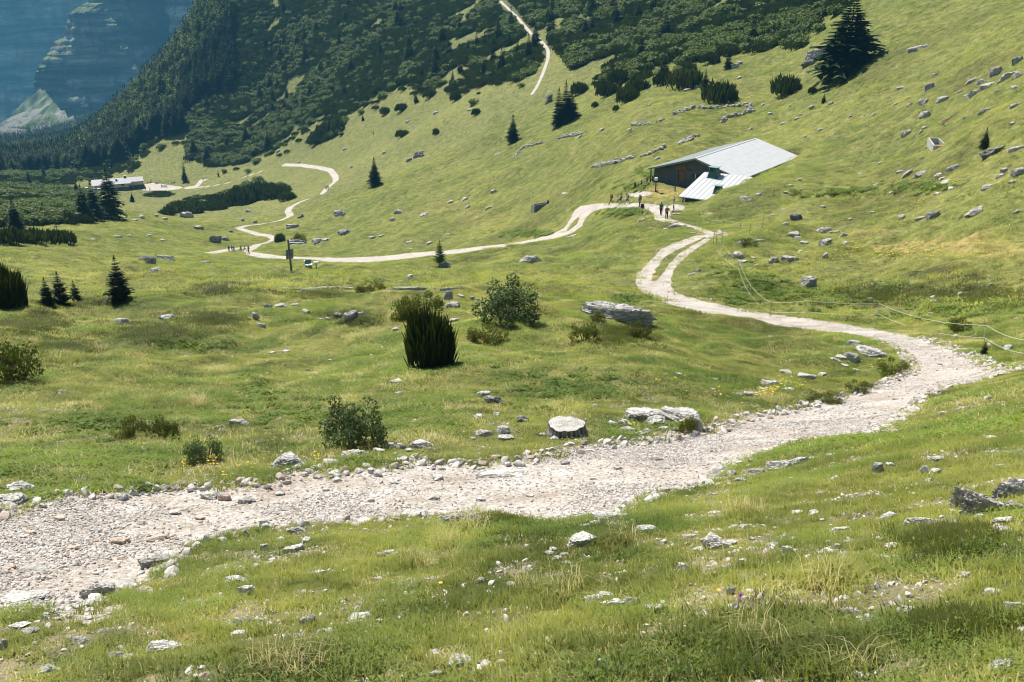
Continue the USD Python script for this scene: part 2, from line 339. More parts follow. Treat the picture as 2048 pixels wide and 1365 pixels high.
def pixel(P):
    """photograph pixel of world points"""
    P = np.atleast_2d(P)
    z = P[:, 1] * math.cos(PITCH) - P[:, 2] * math.sin(PITCH)
    u = P[:, 1] * math.sin(PITCH) + P[:, 2] * math.cos(PITCH)
    return np.c_[1024 + F_PX * P[:, 0] / z, 682.5 - F_PX * u / z]

def size(px, p):
    """metres that px photograph pixels span at point p"""
    return px * (p[1] * math.cos(PITCH) - p[2] * math.sin(PITCH)) / F_PX

def spots(px, py, pixel_radii):
    """1 inside soft blobs given in world terms by a centre seen at a pixel and a radius in metres"""
    return None

verts = np.c_[_x, _y, Z2.ravel()]
nA, nS = D2.shape
idx = np.arange(nA * nS).reshape(nA, nS)
q = np.stack([idx[:-1, :-1], idx[1:, :-1], idx[1:, 1:], idx[:-1, 1:]], -1).reshape(-1, 4)
tris = np.vstack([q[:, [0, 2, 1]], q[:, [0, 3, 2]]])
# keep the two sides of each quad in the winding that faces up
nz = np.cross(verts[tris[:400, 1]] - verts[tris[:400, 0]], verts[tris[:400, 2]] - verts[tris[:400, 0]])[:, 2].mean()
if nz < 0:
    tris = tris[:, ::-1]
feet = len(verts)
verts = np.vstack([verts, [[0, 0, -1.68]]])
ring = idx[:, 0]
fan = np.stack([np.full(nA - 1, feet), ring[1:], ring[:-1]], 1)
if np.cross(verts[fan[0, 1]] - verts[fan[0, 0]], verts[fan[0, 2]] - verts[fan[0, 0]])[2] < 0:
    fan = fan[:, ::-1]
tris = np.vstack([tris, fan])
SDv = np.r_[SD, 10.0]
ragged = meshkit.fbm(np.c_[verts[:, 0] / 0.5, verts[:, 1] / 0.5, np.zeros(len(verts))], 3, 31) - 0.5
dist_v = np.hypot(verts[:, 0], verts[:, 1])
SDv = SDv + ragged * 0.9 * (1 - 0.6 * smooth(dist_v, 40, 120))

def cut(tris, sd):
    """splits triangles along sd = 0; returns (outside, inside, vertices, vertex sd)"""
    global verts
    s = sd[tris] < 0
    k = s.sum(1)
    out, ins, mixed = tris[k == 0], tris[k == 3], tris[(k > 0) & (k < 3)]
    new_v, new_out, new_in = [], [], []
    base, made = len(verts), {}
    def mid(a, b):
        key = (a, b) if a < b else (b, a)
        if key not in made:
            t = sd[key[0]] / (sd[key[0]] - sd[key[1]])
            made[key] = base + len(new_v)
            new_v.append(verts[key[0]] * (1 - t) + verts[key[1]] * t)
        return made[key]
    for tri in mixed:
        f = sd[tri] < 0
        lone = int(np.argmax(f)) if f.sum() == 1 else int(np.argmin(f))
        a, b, c = int(tri[lone]), int(tri[(lone + 1) % 3]), int(tri[(lone + 2) % 3])
        ab, ca = mid(a, b), mid(a, c)
        one, two = ([(a, ab, ca)], [(ab, b, c), (ab, c, ca)])
        if f.sum() == 1:
            new_in += one; new_out += two
        else:
            new_out += one; new_in += two
    verts = np.vstack([verts, np.array(new_v).reshape(-1, 3)])
    return np.vstack([out, np.array(new_out).reshape(-1, 3)]), np.vstack([ins, np.array(new_in).reshape(-1, 3)])

turf_t, track_t = cut(tris, SDv)

def compact(v, t):
    used = np.unique(t)
    m = np.zeros(len(v), int)
    m[used] = np.arange(len(used))
    return v[used], m[t], used

def vertex_normals(v, t):
    n = np.zeros_like(v)
    fn = np.cross(v[t[:, 1]] - v[t[:, 0]], v[t[:, 2]] - v[t[:, 0]])
    for k in range(3):
        for c in range(3):
            n[:, c] += np.bincount(t[:, k], fn[:, c], len(v))
    return n / np.maximum(np.linalg.norm(n, axis=1, keepdims=True), 1e-12)

ALL_N = vertex_normals(verts, np.vstack([turf_t, track_t]).astype(int))

def raw_mesh(path, v, t, m, normals=None, attrs=None):
    g = UsdGeom.Mesh.Define(stage, path)
    g.CreatePointsAttr(Vt.Vec3fArray.FromNumpy(v.astype(np.float32)))
    g.CreateFaceVertexCountsAttr(Vt.IntArray.FromNumpy(np.full(len(t), 3, np.int32)))
    g.CreateFaceVertexIndicesAttr(Vt.IntArray.FromNumpy(t.astype(np.int32).ravel()))
    g.CreateSubdivisionSchemeAttr('none')
    if normals is not None:
        g.CreateNormalsAttr(Vt.Vec3fArray.FromNumpy(normals.astype(np.float32)))
        g.SetNormalsInterpolation('vertex')
    for k, a in (attrs or {}).items():
        UsdGeom.PrimvarsAPI(g).CreatePrimvar(k, Sdf.ValueTypeNames.FloatArray, 'vertex').Set(Vt.FloatArray.FromNumpy(a.astype(np.float32)))
    UsdShade.MaterialBindingAPI.Apply(g.GetPrim()).Bind(m)
    return g.GetPrim()

def key(prim, **kw):
    for k, v in kw.items():
        if v:
            prim.SetCustomDataByKey(k, v)
    return prim

def world_noise(v, l, seed, oct=3):
    return meshkit.fbm(np.c_[v[:, 0] / l, v[:, 1] / l, np.zeros(len(v))], oct, seed)

# soft patches of drier, heathery or scrub-covered ground: (pixel x, pixel y, radius in metres along the picture, strength)
def blobs(v, rows):
    out = np.zeros(len(v))
    for px, py, rx, ry, k in rows:
        c = cast([px], [py])[0]
        e1, e2 = cast([px + rx], [py])[0] - c, cast([px, ], [py + ry])[0] - cast([px], [py - ry])[0]
        e2 = e2 / 2
        J = np.linalg.pinv(np.stack([e1, e2], 1))
        w = (v[:, :2] - c) @ J.T
        out = np.maximum(out, k * (1 - smooth(np.hypot(w[:, 0], w[:, 1]), 0.55, 1.25)))
    return out

DRY = [(1880, 500, 190, 26, .55), (1450, 470, 60, 8, .6), (1700, 470, 90, 12, .35), (1330, 385, 60, 12, .45), (1200, 500, 120, 14, .22), (950, 440, 160, 22, .22), (1310, 560, 10, 10, .5),
       (1290, 540, 14, 50, .4), (1160, 900, 130, 12, .5), (560, 980, 60, 10, .4), (330, 1260, 60, 26, .45), (1450, 1080, 60, 22, .4), (1130, 1110, 40, 18, .5), (860, 1320, 60, 26, .5), (400, 1110, 50, 14, .4), (1150, 705, 24, 10, .6), (1700, 590, 10, 10, .3)]
HEATH = [(300, 665, 90, 22, .6), (60, 650, 80, 16, .55), (420, 640, 60, 14, .45), (130, 700, 70, 22, .45), (700, 640, 70, 10, .4), (1250, 670, 60, 16, .7), (1880, 560, 90, 18, .75), (1760, 590, 120, 18, .5), (1960, 600, 90, 26, .5),
         (1900, 1085, 70, 22, .8), (1540, 1290, 130, 60, .45), (1900, 1260, 70, 22, .6), (1000, 1050, 60, 18, .5), (300, 985, 30, 8, .4), (620, 1340, 90, 26, .4), (1080, 520, 60, 5, .5), (1200, 540, 40, 6, .4), (440, 580, 60, 8, .55), (640, 590, 60, 8, .4), (150, 605, 70, 8, .4), (1260, 440, 50, 8, .3)]

v_t, t_t, used_t = compact(verts, turf_t.astype(int))
edge_noise = (world_noise(v_t, 1.2, 41) - 0.5)
near = np.hypot(v_t[:, 0], v_t[:, 1])
dry = blobs(v_t, DRY) * (0.4 + 1.2 * world_noise(v_t, 1.5, 43)) 
heath = np.clip(blobs(v_t, HEATH) * (0.3 + 1.7 * world_noise(v_t, 1.1, 44)) * 1.4, 0, 1)
heath = np.maximum(heath, smooth(world_noise(v_t, 14.0, 46, 4), 0.56, 0.68) * 0.7 * smooth(near, 20, 40) * (1 - smooth(near, 120, 300)))
px_t = pixel(v_t)

# the edge of the dwarf pine scrub, as seen from here, walked left to right
SCRUB_EDGE = np.array([(-400, 345), (-100, 345), (0, 362), (60, 356), (110, 352), (180, 345), (240, 335), (262, 318), (300, 290), (330, 268), (370, 262), (400, 290), (440, 305), (480, 318), (540, 300), (590, 262), (640, 238), (700, 225), (740, 200), (790, 172), (830, 160), (870, 172), (930, 178), (990, 160), (1020, 145), (1060, 150), (1085, 120), (1105, 95), (1140, 130), (1160, 165), (1200, 165), (1240, 150), (1290, 145), (1350, 130), (1400, 122), (1440, 100), (1500, 90), (1560, 92), (1600, 85), (1660, 20), (1720, -30), (1800, -60), (2400, -120)], float)
beyond = px_t[:, 1] < np.interp(px_t[:, 0], SCRUB_EDGE[:, 0], SCRUB_EDGE[:, 1])
scrub = (beyond & (near > 150)).astype(float) * np.clip(0.35 + 0.8 * world_noise(v_t, 30, 48), 0, 1) * (1 - .8 * smooth(world_noise(v_t, 26, 92), .56, .66))
front = np.abs(np.arctan2(v_t[:, 0], v_t[:, 1])) < 0.62
scrub *= front
meadow = raw_mesh('/World/ground', v_t, t_t, M_TURF, ALL_N[used_t], {'dry': np.clip(dry, 0, 1), 'heath': heath, 'scrub': scrub, 'bare': (1 - smooth(world_noise(v_t, .42, 61), .34, .46)) * (1 - smooth(near, 16, 34)) * .75})
key(meadow, kind='structure', label='green alpine meadow slope with grassy hummocks', category='ground')
v_k, t_k, used_k = compact(verts, track_t.astype(int))
track = raw_mesh('/World/road', v_k, t_k, M_GRAVEL, ALL_N[used_k])
key(track, kind='structure', label='pale stony mountain track winding down through the meadow', category='road')

# ---------------------------------------------------------------- far cliff, scree and the air between
def interp(x, rows):
    r = np.array(rows, float)
    return np.interp(x, r[:, 0], r[:, 1])

M_CLIFF = mat('cliff_rock', {
    'g': ('geometry', {}), 'sx': ('separate_xyz', {}),
    'mp': ('mapping', {'scale': (0.006, 0.004, 0.042)}), 'n1': ('noise_texture', {'scale': 1.0, 'detail': 7.0, 'roughness': 0.65}),
    'mp2': ('mapping', {'scale': (0.05, 0.05, 0.006)}), 'n2': ('noise_texture', {'scale': 1.0, 'detail': 5.0}),
    'r1': ('rgb_ramp', {'ramp': [(0.36, (0.012, 0.014, 0.016)), (0.45, (0.06, 0.06, 0.06)), (0.53, (0.22, 0.165, 0.135)), (0.62, (0.34, 0.32, 0.29))]}),
    'r2': ('rgb_ramp', {'ramp': [(0.36, (0.16, 0.17, 0.18)), (0.54, (1.0, 1.0, 1.0))]}),
    'm': ('mix', {'mix_type': 'multiply', 'fac': 0.8}),
    'gr': ('map_range', {'from_min': 0.62, 'from_max': 0.9, 'clamp': True}), 'm2': ('mix', {'color2': (0.13, 0.16, 0.06)}),
    'b': ('bump', {'strength': 1.0, 'distance': 6.0}),
    'p': ('principled_bsdf', {'roughness': 0.95, 'specular_ior_level': 0.1})},
    [('g.position', 'mp.vector'), ('mp.vector', 'n1.vector'), ('g.position', 'mp2.vector'), ('mp2.vector', 'n2.vector'), ('n1.fac', 'r1.fac'), ('n2.fac', 'r2.fac'),
     ('r1.color', 'm.color1'), ('r2.color', 'm.color2'), ('m.color', 'm2.color1'), ('g.normal', 'sx.vector'), ('sx.z', 'gr.value'), ('gr.result', 'm2.fac'),
     ('m2.color', 'p.base_color'), ('n1.fac', 'b.height'), ('b.normal', 'p.normal')])

cu, cz = np.meshgrid(np.linspace(-1750, -380, 420), np.linspace(-560, 330, 330), indexing='ij')
def z_at(row, d):
    return float(ray(200, row)[1]) * d
def x_at(px, row, d):
    return d * math.sin(float(ray(px, row)[0]))
_L = [(231, 76), (190, 77), (160, 79), (146, 78), (125, 88), (95, 99), (80, 104), (74, 122), (62, 128), (40, 129), (22, 131), (12, 150), (0, 168), (-100, 240), (-300, 330)]
_R = [(231, 370), (160, 350), (120, 322), (100, 312), (60, 280), (30, 270), (0, 256), (-100, 300), (-300, 380)]
left_x = interp(cz.ravel(), sorted((z_at(r, 2230), x_at(p, r, 2230)) for r, p in _L)).reshape(cz.shape)
right_x = interp(cz.ravel(), sorted((z_at(r, 2230), x_at(p, r, 2230)) for r, p in _R)).reshape(cz.shape)
wob = (meshkit.fbm(np.stack([cu / 90, cz / 60, 0 * cu], -1), 4, 61) - 0.5)
B = smooth(cu + wob * 24, left_x - 6, left_x + 10) * (1 - 0.45 * smooth(cu + wob * 30, right_x - 14, right_x + 8) + 0.40 * smooth(cu + wob * 40, right_x + 8, right_x + 70))
strat = np.zeros_like(cu)
for zz, amp, sl in ((-255, 16, 4), (-222, 9, 3), (-196, 14, 5), (-170, 8, 3), (-150, 12, 4), (-128, 24, 6), (-96, 9, 3), (-76, 20, 7), (-52, 10, 4), (-20, 24, 8), (30, 26, 10), (90, 30, 12), (170, 40, 14)):
    lift = (meshkit.fbm(np.stack([cu / 160, cz * 0 + zz, 0 * cu], -1), 3, 67) - 0.5) * 22 + 0.05 * (cu + 900)
    strat += amp * smooth(cz, zz + lift - sl, zz + lift + sl) + 10 * np.exp(-((cz - zz - lift + 1.3 * sl) / (0.8 * sl)) ** 2)
rough = (meshkit.fbm(np.stack([cu / 55, cz / 35, 0 * cu], -1), 5, 71) - 0.5) * 34 + (meshkit.fbm(np.stack([cu / 12, cz / 60, 0 * cu], -1), 3, 73) - 0.5) * 12
cy = 2800 - 850 * B + .75 * strat + 1.5 * rough + 0.12 * (cz + 250) + np.abs(cu + 850) * 0.02
cliff_v = np.stack([cu, cy, cz], -1).reshape(-1, 3)
ci = np.arange(cu.size).reshape(cu.shape)
cq = np.stack([ci[:-1, :-1], ci[1:, :-1], ci[1:, 1:], ci[:-1, 1:]], -1).reshape(-1, 4)
cliff_t = np.vstack([cq[:, [0, 1, 2]], cq[:, [0, 2, 3]]])
# the plateau behind the rim
top = ci[:, -1]
back0 = len(cliff_v)
cliff_v = np.vstack([cliff_v, cliff_v[top] + [0, 700, 60], cliff_v[top] + [0, 1100, -500]])
for o1, o2 in ((top, back0 + np.arange(len(top))), (back0 + np.arange(len(top)), back0 + len(top) + np.arange(len(top)))):
    cliff_t = np.vstack([cliff_t, np.stack([o1[:-1], o1[1:], o2[1:]], 1), np.stack([o1[:-1], o2[1:], o2[:-1]], 1)])
key(raw_mesh('/World/cliff', cliff_v, cliff_t, M_CLIFF), kind='structure', label='high banded limestone cliff in shade across the valley', category='cliff')

M_SCREE = mat('scree', {
    'g': ('geometry', {}), 'mp': ('mapping', {'scale': (0.03, 0.008, 0.02), 'rotation': (0, 0, -0.5)}), 'n1': ('noise_texture', {'scale': 1.0, 'detail': 6.0, 'roughness': 0.6}),
    'r1': ('rgb_ramp', {'ramp': [(0.36, (0.02, 0.032, 0.016)), (0.46, (0.05, 0.075, 0.03)), (0.52, (0.10, 0.12, 0.055)), (0.57, (0.17, 0.165, 0.145)), (0.75, (0.25, 0.235, 0.215))]}),
    'p': ('principled_bsdf', {'roughness': 0.95, 'specular_ior_level': 0.1})},
    [('g.position', 'mp.vector'), ('mp.vector', 'n1.vector'), ('n1.fac', 'r1.fac'), ('r1.color', 'p.base_color')])
su, sv = np.meshgrid(np.linspace(0, 1, 60), np.linspace(0, 1, 60), indexing='ij')      # su: left to right, sv: down to up
foot = cast(np.linspace(-75, 170, 60), np.linspace(322, 262, 60))
def ground_at(px, row, d):
    a = float(ray(px, row)[0])
    return np.array([d * math.sin(a), d * math.cos(a)])
apex_l = ground_at(-60, 292, 1850); apex_r = ground_at(80, 172, 2060)
topl = apex_l + (apex_r - apex_l) * np.linspace(0, 1, 60)[:, None]
sx_ = foot[:, 0][:, None] * (1 - sv) + topl[:, 0][:, None] * sv
sy_ = foot[:, 1][:, None] * (1 - sv) + topl[:, 1][:, None] * sv
zf = base_height(foot[:, 0], foot[:, 1]) - 4
zt = z_at(292, 1850) + (z_at(172, 2060) - z_at(292, 1850)) * np.linspace(0, 1, 60)
sz_ = zf[:, None] + (zt - zf)[:, None] * sv ** 1.5 + (meshkit.fbm(np.stack([sx_ / 60, sy_ / 60, 0 * sx_], -1), 4, 79) - 0.5) * 34
si = np.arange(3600).reshape(60, 60)
sq = np.stack([si[:-1, :-1], si[1:, :-1], si[1:, 1:], si[:-1, 1:]], -1).reshape(-1, 4)
key(raw_mesh('/World/scree_slope', np.stack([sx_, sy_, sz_], -1).reshape(-1, 3), np.vstack([sq[:, [0, 1, 2]], sq[:, [0, 2, 3]]]), M_SCREE),
    kind='structure', label='sunlit grey scree fan with green strips at the cliff foot', category='scree slope')

hz = trimesh.creation.box(bounds=[(-3200, -2200, -620), (3200, 4400, 480)])
M_HAZE = mat('mountain_air', {'v': ('principled_volume', {'color': (0.15, 0.48, 0.72), 'density': 0.00013, 'anisotropy': 0.1})}, surface=None, volume='v.volume')
HAZE = usdkit.mesh(stage, '/World/haze', hz, M_HAZE).GetPrim()
key(HAZE, kind='stuff', label='thin blue haze filling the mountain air', category='haze')

# ---------------------------------------------------------------- plants
_used = {}
def numbered(name):
    n = _used.get(name, 0)
    _used[name] = n + 1
    return name if n == 0 else f'{name}_{n:03d}'

def thing(name, label, cat, loc=(0, 0, 0), rz=0.0, group=None, scale=None):
    p = '/World/' + numbered(name)
    x = UsdGeom.Xform.Define(stage, p)
    x.AddTranslateOp().Set(Gf.Vec3d(*map(float, loc)))
    if rz:
        x.AddRotateZOp().Set(math.degrees(rz))
    if scale is not None:
        x.AddScaleOp().Set(Gf.Vec3f(*np.broadcast_to(scale, 3).astype(float).tolist()))
    key(x.GetPrim(), label=label, category=cat, group=group)
    return x.GetPrim()

_parts = {}
def part(parent, name, mesh, m, smooth_=False, label=None, kind=None):
    base = str(parent.GetPath()) + '/' + name
    n = _parts.get(base, 0)
    _parts[base] = n + 1
    g = usdkit.mesh(stage, base if n == 0 else f'{base}_{n:03d}', mesh, m, smooth=smooth_).GetPrim()
    return key(g, label=label, kind=kind)

def solo(name, mesh, m, label, cat, group=None, smooth_=False, kind=None):
    g = usdkit.mesh(stage, '/World/' + numbered(name), mesh, m, smooth=smooth_).GetPrim()
    return key(g, label=label, category=cat, group=group, kind=kind)

def klass(name):
    return stage.CreateClassPrim('/World/' + name)

def copy_of(proto, name, label, cat, loc, rz, scale, group=None, tilt=None):
    x = thing(name, label, cat, loc, 0, group)
    X = UsdGeom.Xformable(x)
    if tilt:
        X.AddRotateXOp().Set(math.degrees(tilt[0])); X.AddRotateYOp().Set(math.degrees(tilt[1]))
    X.AddRotateZOp().Set(math.degrees(rz))
    X.AddScaleOp().Set(Gf.Vec3f(*np.broadcast_to(scale, 3).astype(float).tolist()))
    x.GetReferences().AddInternalReference(proto.GetPath())
    x.SetInstanceable(True)
    return x

def joined(ms):
    v, f, n = [], [], 0
    for a, b in ms:
        v.append(a); f.append(np.asarray(b) + n); n += len(a)
    return np.vstack(v), np.vstack(f)

def cone(p0, p1, r0, r1, sides=6):
    p0, p1 = np.asarray(p0, float), np.asarray(p1, float)
    t = (p1 - p0) / max(np.linalg.norm(p1 - p0), 1e-9)
    a = np.cross(t, [1, 0, 0] if abs(t[0]) < .8 else [0, 1, 0]); a /= np.linalg.norm(a)
    b = np.cross(t, a)
    an = np.arange(sides) * 2 * math.pi / sides
    ringv = np.cos(an)[:, None] * a + np.sin(an)[:, None] * b
    v = np.vstack([p0 + r0 * ringv, p1 + r1 * ringv, [p0], [p1]])
    f = []
    for i in range(sides):
        j = (i + 1) % sides
        f += [(i, j, sides + j), (i, sides + j, sides + i), (2 * sides, j, i), (2 * sides + 1, sides + i, sides + j)]
    return v, np.array(f)

def spruce_crown(h, R, seed, bare=0.06, levels=20, droop=0.35, thin=0.0, sparse=1.0):
    r = np.random.default_rng(seed)
    v, f = [], []
    n = 0
    for k in range(levels):
        t = (k + 0.3 * r.random()) / levels
        z = h * (bare + (1 - bare) * t)
        L0 = R * ((1 - t) ** 0.85) * (0.55 + 0.45 * min(1, t / 0.12)) + 0.03 * h * (1 - t)
        nb = max(5, int((12 if t < 0.7 else 8) * sparse))
        L0 *= .78 + .4 * r.random()
        a0 = r.random() * 6.28
        for b in range(nb):
            if r.random() < thin:
                continue
            a = a0 + 6.283 * (b + 0.5 * r.random()) / nb
            L = L0 * (0.72 + 0.5 * r.random())
            d = np.array([math.cos(a), math.sin(a), 0.0]); s = np.array([-d[1], d[0], 0.0])
            dr = droop * (1.2 - t) * (0.6 + 0.8 * r.random())
            spine = [np.array([0, 0, z]) + d * L * q + np.array([0, 0, -dr * L * q * q + 0.10 * L * q ** 3 * 2]) for q in (0.0, 0.35, 0.7, 1.0)]
            wmax = 0.24 * L + 0.035 * h
            for q in range(3):                          # jagged finger pairs along the spine
                w0 = wmax * (0.9, 1.0, 0.6)[q]
                A, C = spine[q], spine[q + 1]
                for sg_ in (-1, 1):
                    tip = A + (C - A) * (0.95 + 0.3 * r.random()) + s * sg_ * w0 * (0.7 + 0.6 * r.random()) + np.array([0, 0, -0.25 * w0 * (0.5 + r.random())])
                    v += [A, C, tip]; f.append((n, n + 1, n + 2)); n += 3
            v += [spine[1] + s * .3 * wmax, spine[1] - s * .3 * wmax, spine[3]]; f.append((n, n + 1, n + 2)); n += 3
            v += [spine[1] + np.array([0, 0, .05 * L]), spine[1] - np.array([0, 0, .28 * wmax + .05 * L]), spine[3]]; f.append((n, n + 1, n + 2)); n += 3
    top = np.array([0, 0, h * 1.04])
    for a in np.arange(4) * 1.571:
        v += [top, np.array([.03 * h * math.cos(a), .03 * h * math.sin(a), h * .92]), np.array([.03 * h * math.cos(a + 1), .03 * h * math.sin(a + 1), h * .90])]
        f.append((n, n + 1, n + 2)); n += 3
    return np.array(v), np.array(f)

def dwarf_pine(w, h, seed, shoots=230, fat=1.0, boxy=3):
    """a thicket of upright brush-like shoots on a low dome"""
    r = np.random.default_rng(seed)
    ms = []
    for i in range(shoots):
        a, q = r.random() * 6.283, math.sqrt(r.random())
        lump = 0.75 + 0.5 * meshkit.noise(np.array([math.cos(a) * 1.3 + 5, math.sin(a) * 1.3, seed * 1.0]), seed)
        R = w / 2 * q * (0.85 + 0.3 * r.random())
        z0 = h * (0.02 + 0.74 * math.sqrt(max(0, 1 - q ** boxy)) * lump) * r.random() ** 0.55 - .16 * h * q * r.random()
        L = h * (0.22 + 0.22 * r.random())
        lean = (0.38 if boxy < 5 else 0.40) * q * (0.1 + 1.4 * r.random())
        p0 = np.array([R * math.cos(a), R * math.sin(a), z0])
        p1 = p0 + np.array([math.cos(a) * lean, math.sin(a) * lean, 1.0]) * L
        rad = fat * 0.050 * (w + h) * 0.5 * (0.7 + 0.6 * r.random())
        s0 = rad * 1.0
        t = np.linspace(0, 1, 4)
        side = r.random() * 3.14
        for k in range(2):
            u = np.array([math.cos(side + k * 1.571), math.sin(side + k * 1.571), 0.15])
            wd = s0 * np.array([0.55, 1.0, 0.75, 0.12])
            pts_ = p0 + (p1 - p0) * t[:, None]
            vv = np.vstack([pts_ - u * wd[:, None], pts_ + u * wd[:, None]])
            ms.append((vv, np.array([(0, 4, 5), (0, 5, 1), (1, 5, 6), (1, 6, 2), (2, 6, 7), (2, 7, 3)])))
    return joined(ms)

def leaf_bush(w, h, seed, leaves=900, size_=0.06, lobes=5, upright=0.3):
    r = np.random.default_rng(seed)
    few = lobes <= 8                                       # many lobes: a ragged bush of separate shoots
    sp_, rf = (.6, 1.0) if few else (.95, .52)
    c = [(np.array([(r.random() - .5) * w * sp_, (r.random() - .5) * w * sp_, h * ((.35 + .3 * r.random()) if few else (.18 + .62 * r.random() ** 1.4))]), w * (.22 + .14 * r.random()) * rf, h * (.28 + .16 * r.random()) * (1 if few else .62)) for _ in range(lobes)]
    v, f = [], []
    for i in range(leaves):
        o, rw, rh = c[i % lobes]
        d = r.normal(size=3); d /= np.linalg.norm(d)
        p = o + d * np.array([rw, rw, rh]) * (0.55 + 0.5 * r.random() ** .5)
        p[2] = max(p[2], 0.02 * h)
        n = d * 0.6 + r.normal(size=3) * 0.5 + np.array([0, 0, upright]); n /= np.linalg.norm(n)
        t = np.cross(n, r.normal(size=3)); t /= np.linalg.norm(t)
        b = np.cross(n, t)
        s = size_ * (0.6 + 0.8 * r.random())
        k = len(v)
        v += [p - t * s, p + b * s * .5, p + t * s, p - b * s * .5]
        f += [(k, k + 1, k + 2), (k, k + 2, k + 3)]
    return np.array(v), np.array(f)

def stems(w, h, seed, n=9):
    r = np.random.default_rng(seed)
    ms = []
    for i in range(n):
        a = r.random() * 6.283
        ms.append(cone((0.05 * w * math.cos(a), 0.05 * w * math.sin(a), -0.1), (w * .3 * math.cos(a), w * .3 * math.sin(a), h * (.5 + .3 * r.random())), .018 * w, .006 * w, 4))
    return joined(ms)

M_BARK = plain('bark', (0.10, 0.075, 0.055), 0.9, scale=9)
M_SPRUCE = leafy('spruce_needles', (0.016, 0.030, 0.011), (0.060, 0.092, 0.028), trans=0.18, tint=(1.2, 1.3, .5))
M_SPRUCE_NEAR = leafy('young_spruce_needles', (0.022, 0.036, 0.014), (0.075, 0.100, 0.030), trans=0.28, tint=(1.3, 1.35, .5))
M_LARCH = leafy('larch_needles', (0.06, 0.10, 0.022), (0.14, 0.19, 0.04), trans=0.45)
M_PINE = leafy('dwarf_pine_needles', (0.028, 0.042, 0.014), (0.125, 0.150, 0.046), trans=0.2, tint=(1.2, 1.3, .5))
M_ALDER = leafy('alder_leaves', (0.065, 0.095, 0.024), (0.175, 0.21, 0.064), trans=0.4, spec=.15)
M_WILLOW = leafy('willow_leaves', (0.045, 0.075, 0.028), (0.12, 0.165, 0.06), trans=0.35, rough=0.6, spec=0.2)
M_ROSE = leafy('alpenrose_leaves', (0.05, 0.065, 0.012), (0.15, 0.165, 0.03), trans=0.35)
M_BLOOM_PINK = plain('pink_blossom', (0.62, 0.16, 0.20), 0.7, scale=30)
M_BLOOM_YELLOW = plain('yellow_blossom', (0.80, 0.56, 0.03), 0.7, vary=0.1, scale=30)

def tree_class(name, crown, h, m, tr=0.018):
    k = klass(name)
    part(k, 'trunk', cone((0, 0, -0.04 * h), (0, 0, h * 0.96), tr * h, 0.003 * h, 7), M_BARK)
    part(k, 'crown', crown, m)
    return k
SPRUCES = [tree_class(f'spruce_kind_{c}', spruce_crown(10, R, s, lv, n), 10, M_SPRUCE) for c, R, s, lv, n in (('slim', 1.95, 1, .03, 26), ('full', 2.6, 2, .02, 25), ('broad', 5.0, 3, .0, 30), ('narrow', 1.5, 4, .04, 24))]
OPEN_SPRUCES = [tree_class('open_spruce_kind', spruce_crown(10, 3.0, 7, .08, 22, .45, .25, .9), 10, M_SPRUCE, .016), tree_class('young_spruce_kind', spruce_crown(10, 3.4, 8, .03, 15, .15, .12, .9), 10, M_SPRUCE_NEAR, .022)]
LARCH = tree_class('larch_kind', spruce_crown(10, 2.6, 12, .16, 13, .05, .15, .9), 10, M_LARCH, .02)

def pine_class(name, w, h, seed, n=230, fat=1.0, boxy=3):
    k = klass(name)
    part(k, 'foliage', dwarf_pine(w, h, seed, n, fat, boxy), M_PINE)
    part(k, 'stem', stems(w, h, seed), M_BARK)
    return k
PINES = [pine_class(f'dwarf_pine_kind_{c}', 4, 2.4, s, n, .62) for c, s, n in (('one', 21, 520), ('two', 22, 520), ('three', 23, 560))]
M_PINE_DARK = leafy('dense_pine_needles', (0.020, 0.030, 0.012), (0.080, 0.100, 0.034), trans=0.2, tint=(1.2, 1.3, .5))
BIG_PINE = pine_class('thick_dwarf_pine_kind', 2.0, 2.0, 31, 2000, .34, 9)

def bush_class(name, w, h, seed, m, leaves, size_, lobes=5, blooms=None):
    k = klass(name)
    part(k, 'foliage', leaf_bush(w, h, seed, leaves, size_, lobes), m)
    part(k, 'stem', stems(w, h, seed), M_BARK)
    if blooms:
        part(k, 'blossoms', leaf_bush(w * 1.04, h * 1.05, seed + 1, blooms, size_ * .9, lobes), M_BLOOM_PINK, kind='stuff')
    return k
ALDERS = [bush_class(f'alder_kind_{c}', 5, 4, s, M_ALDER, 620, .34, 7) for c, s in (('one', 41), ('two', 42))]
WILLOW = bush_class('willow_kind', 1.4, 1.1, 51, M_WILLOW, 4200, .036, 26)
ROSE = bush_class('alpenrose_kind', 1.6, .8, 52, M_ROSE, 2700, .035, 18, 40)
GREENBUSH = bush_class('green_bush_kind', 1.6, 1.0, 53, M_ROSE, 2900, .040, 20)

def plant(proto, base_h, name, label, cat, px, top, bottom, rz=None, wide=None, group=None, sink=0.0):
    """a plant whose foot is seen at (px, bottom) and whose tip at row top"""
    p = at(px, bottom)
    hgt = size(bottom - top, p) / math.cos(PITCH) * 1.0
    s = hgt / base_h
    sc = (s, s, s) if wide is None else (size(wide[0], p) / wide[1],) * 2 + (s,)
    return copy_of(proto, name, label, cat, p - [0, 0, sink * hgt], rng.random() * 6.28 if rz is None else rz, sc, group)

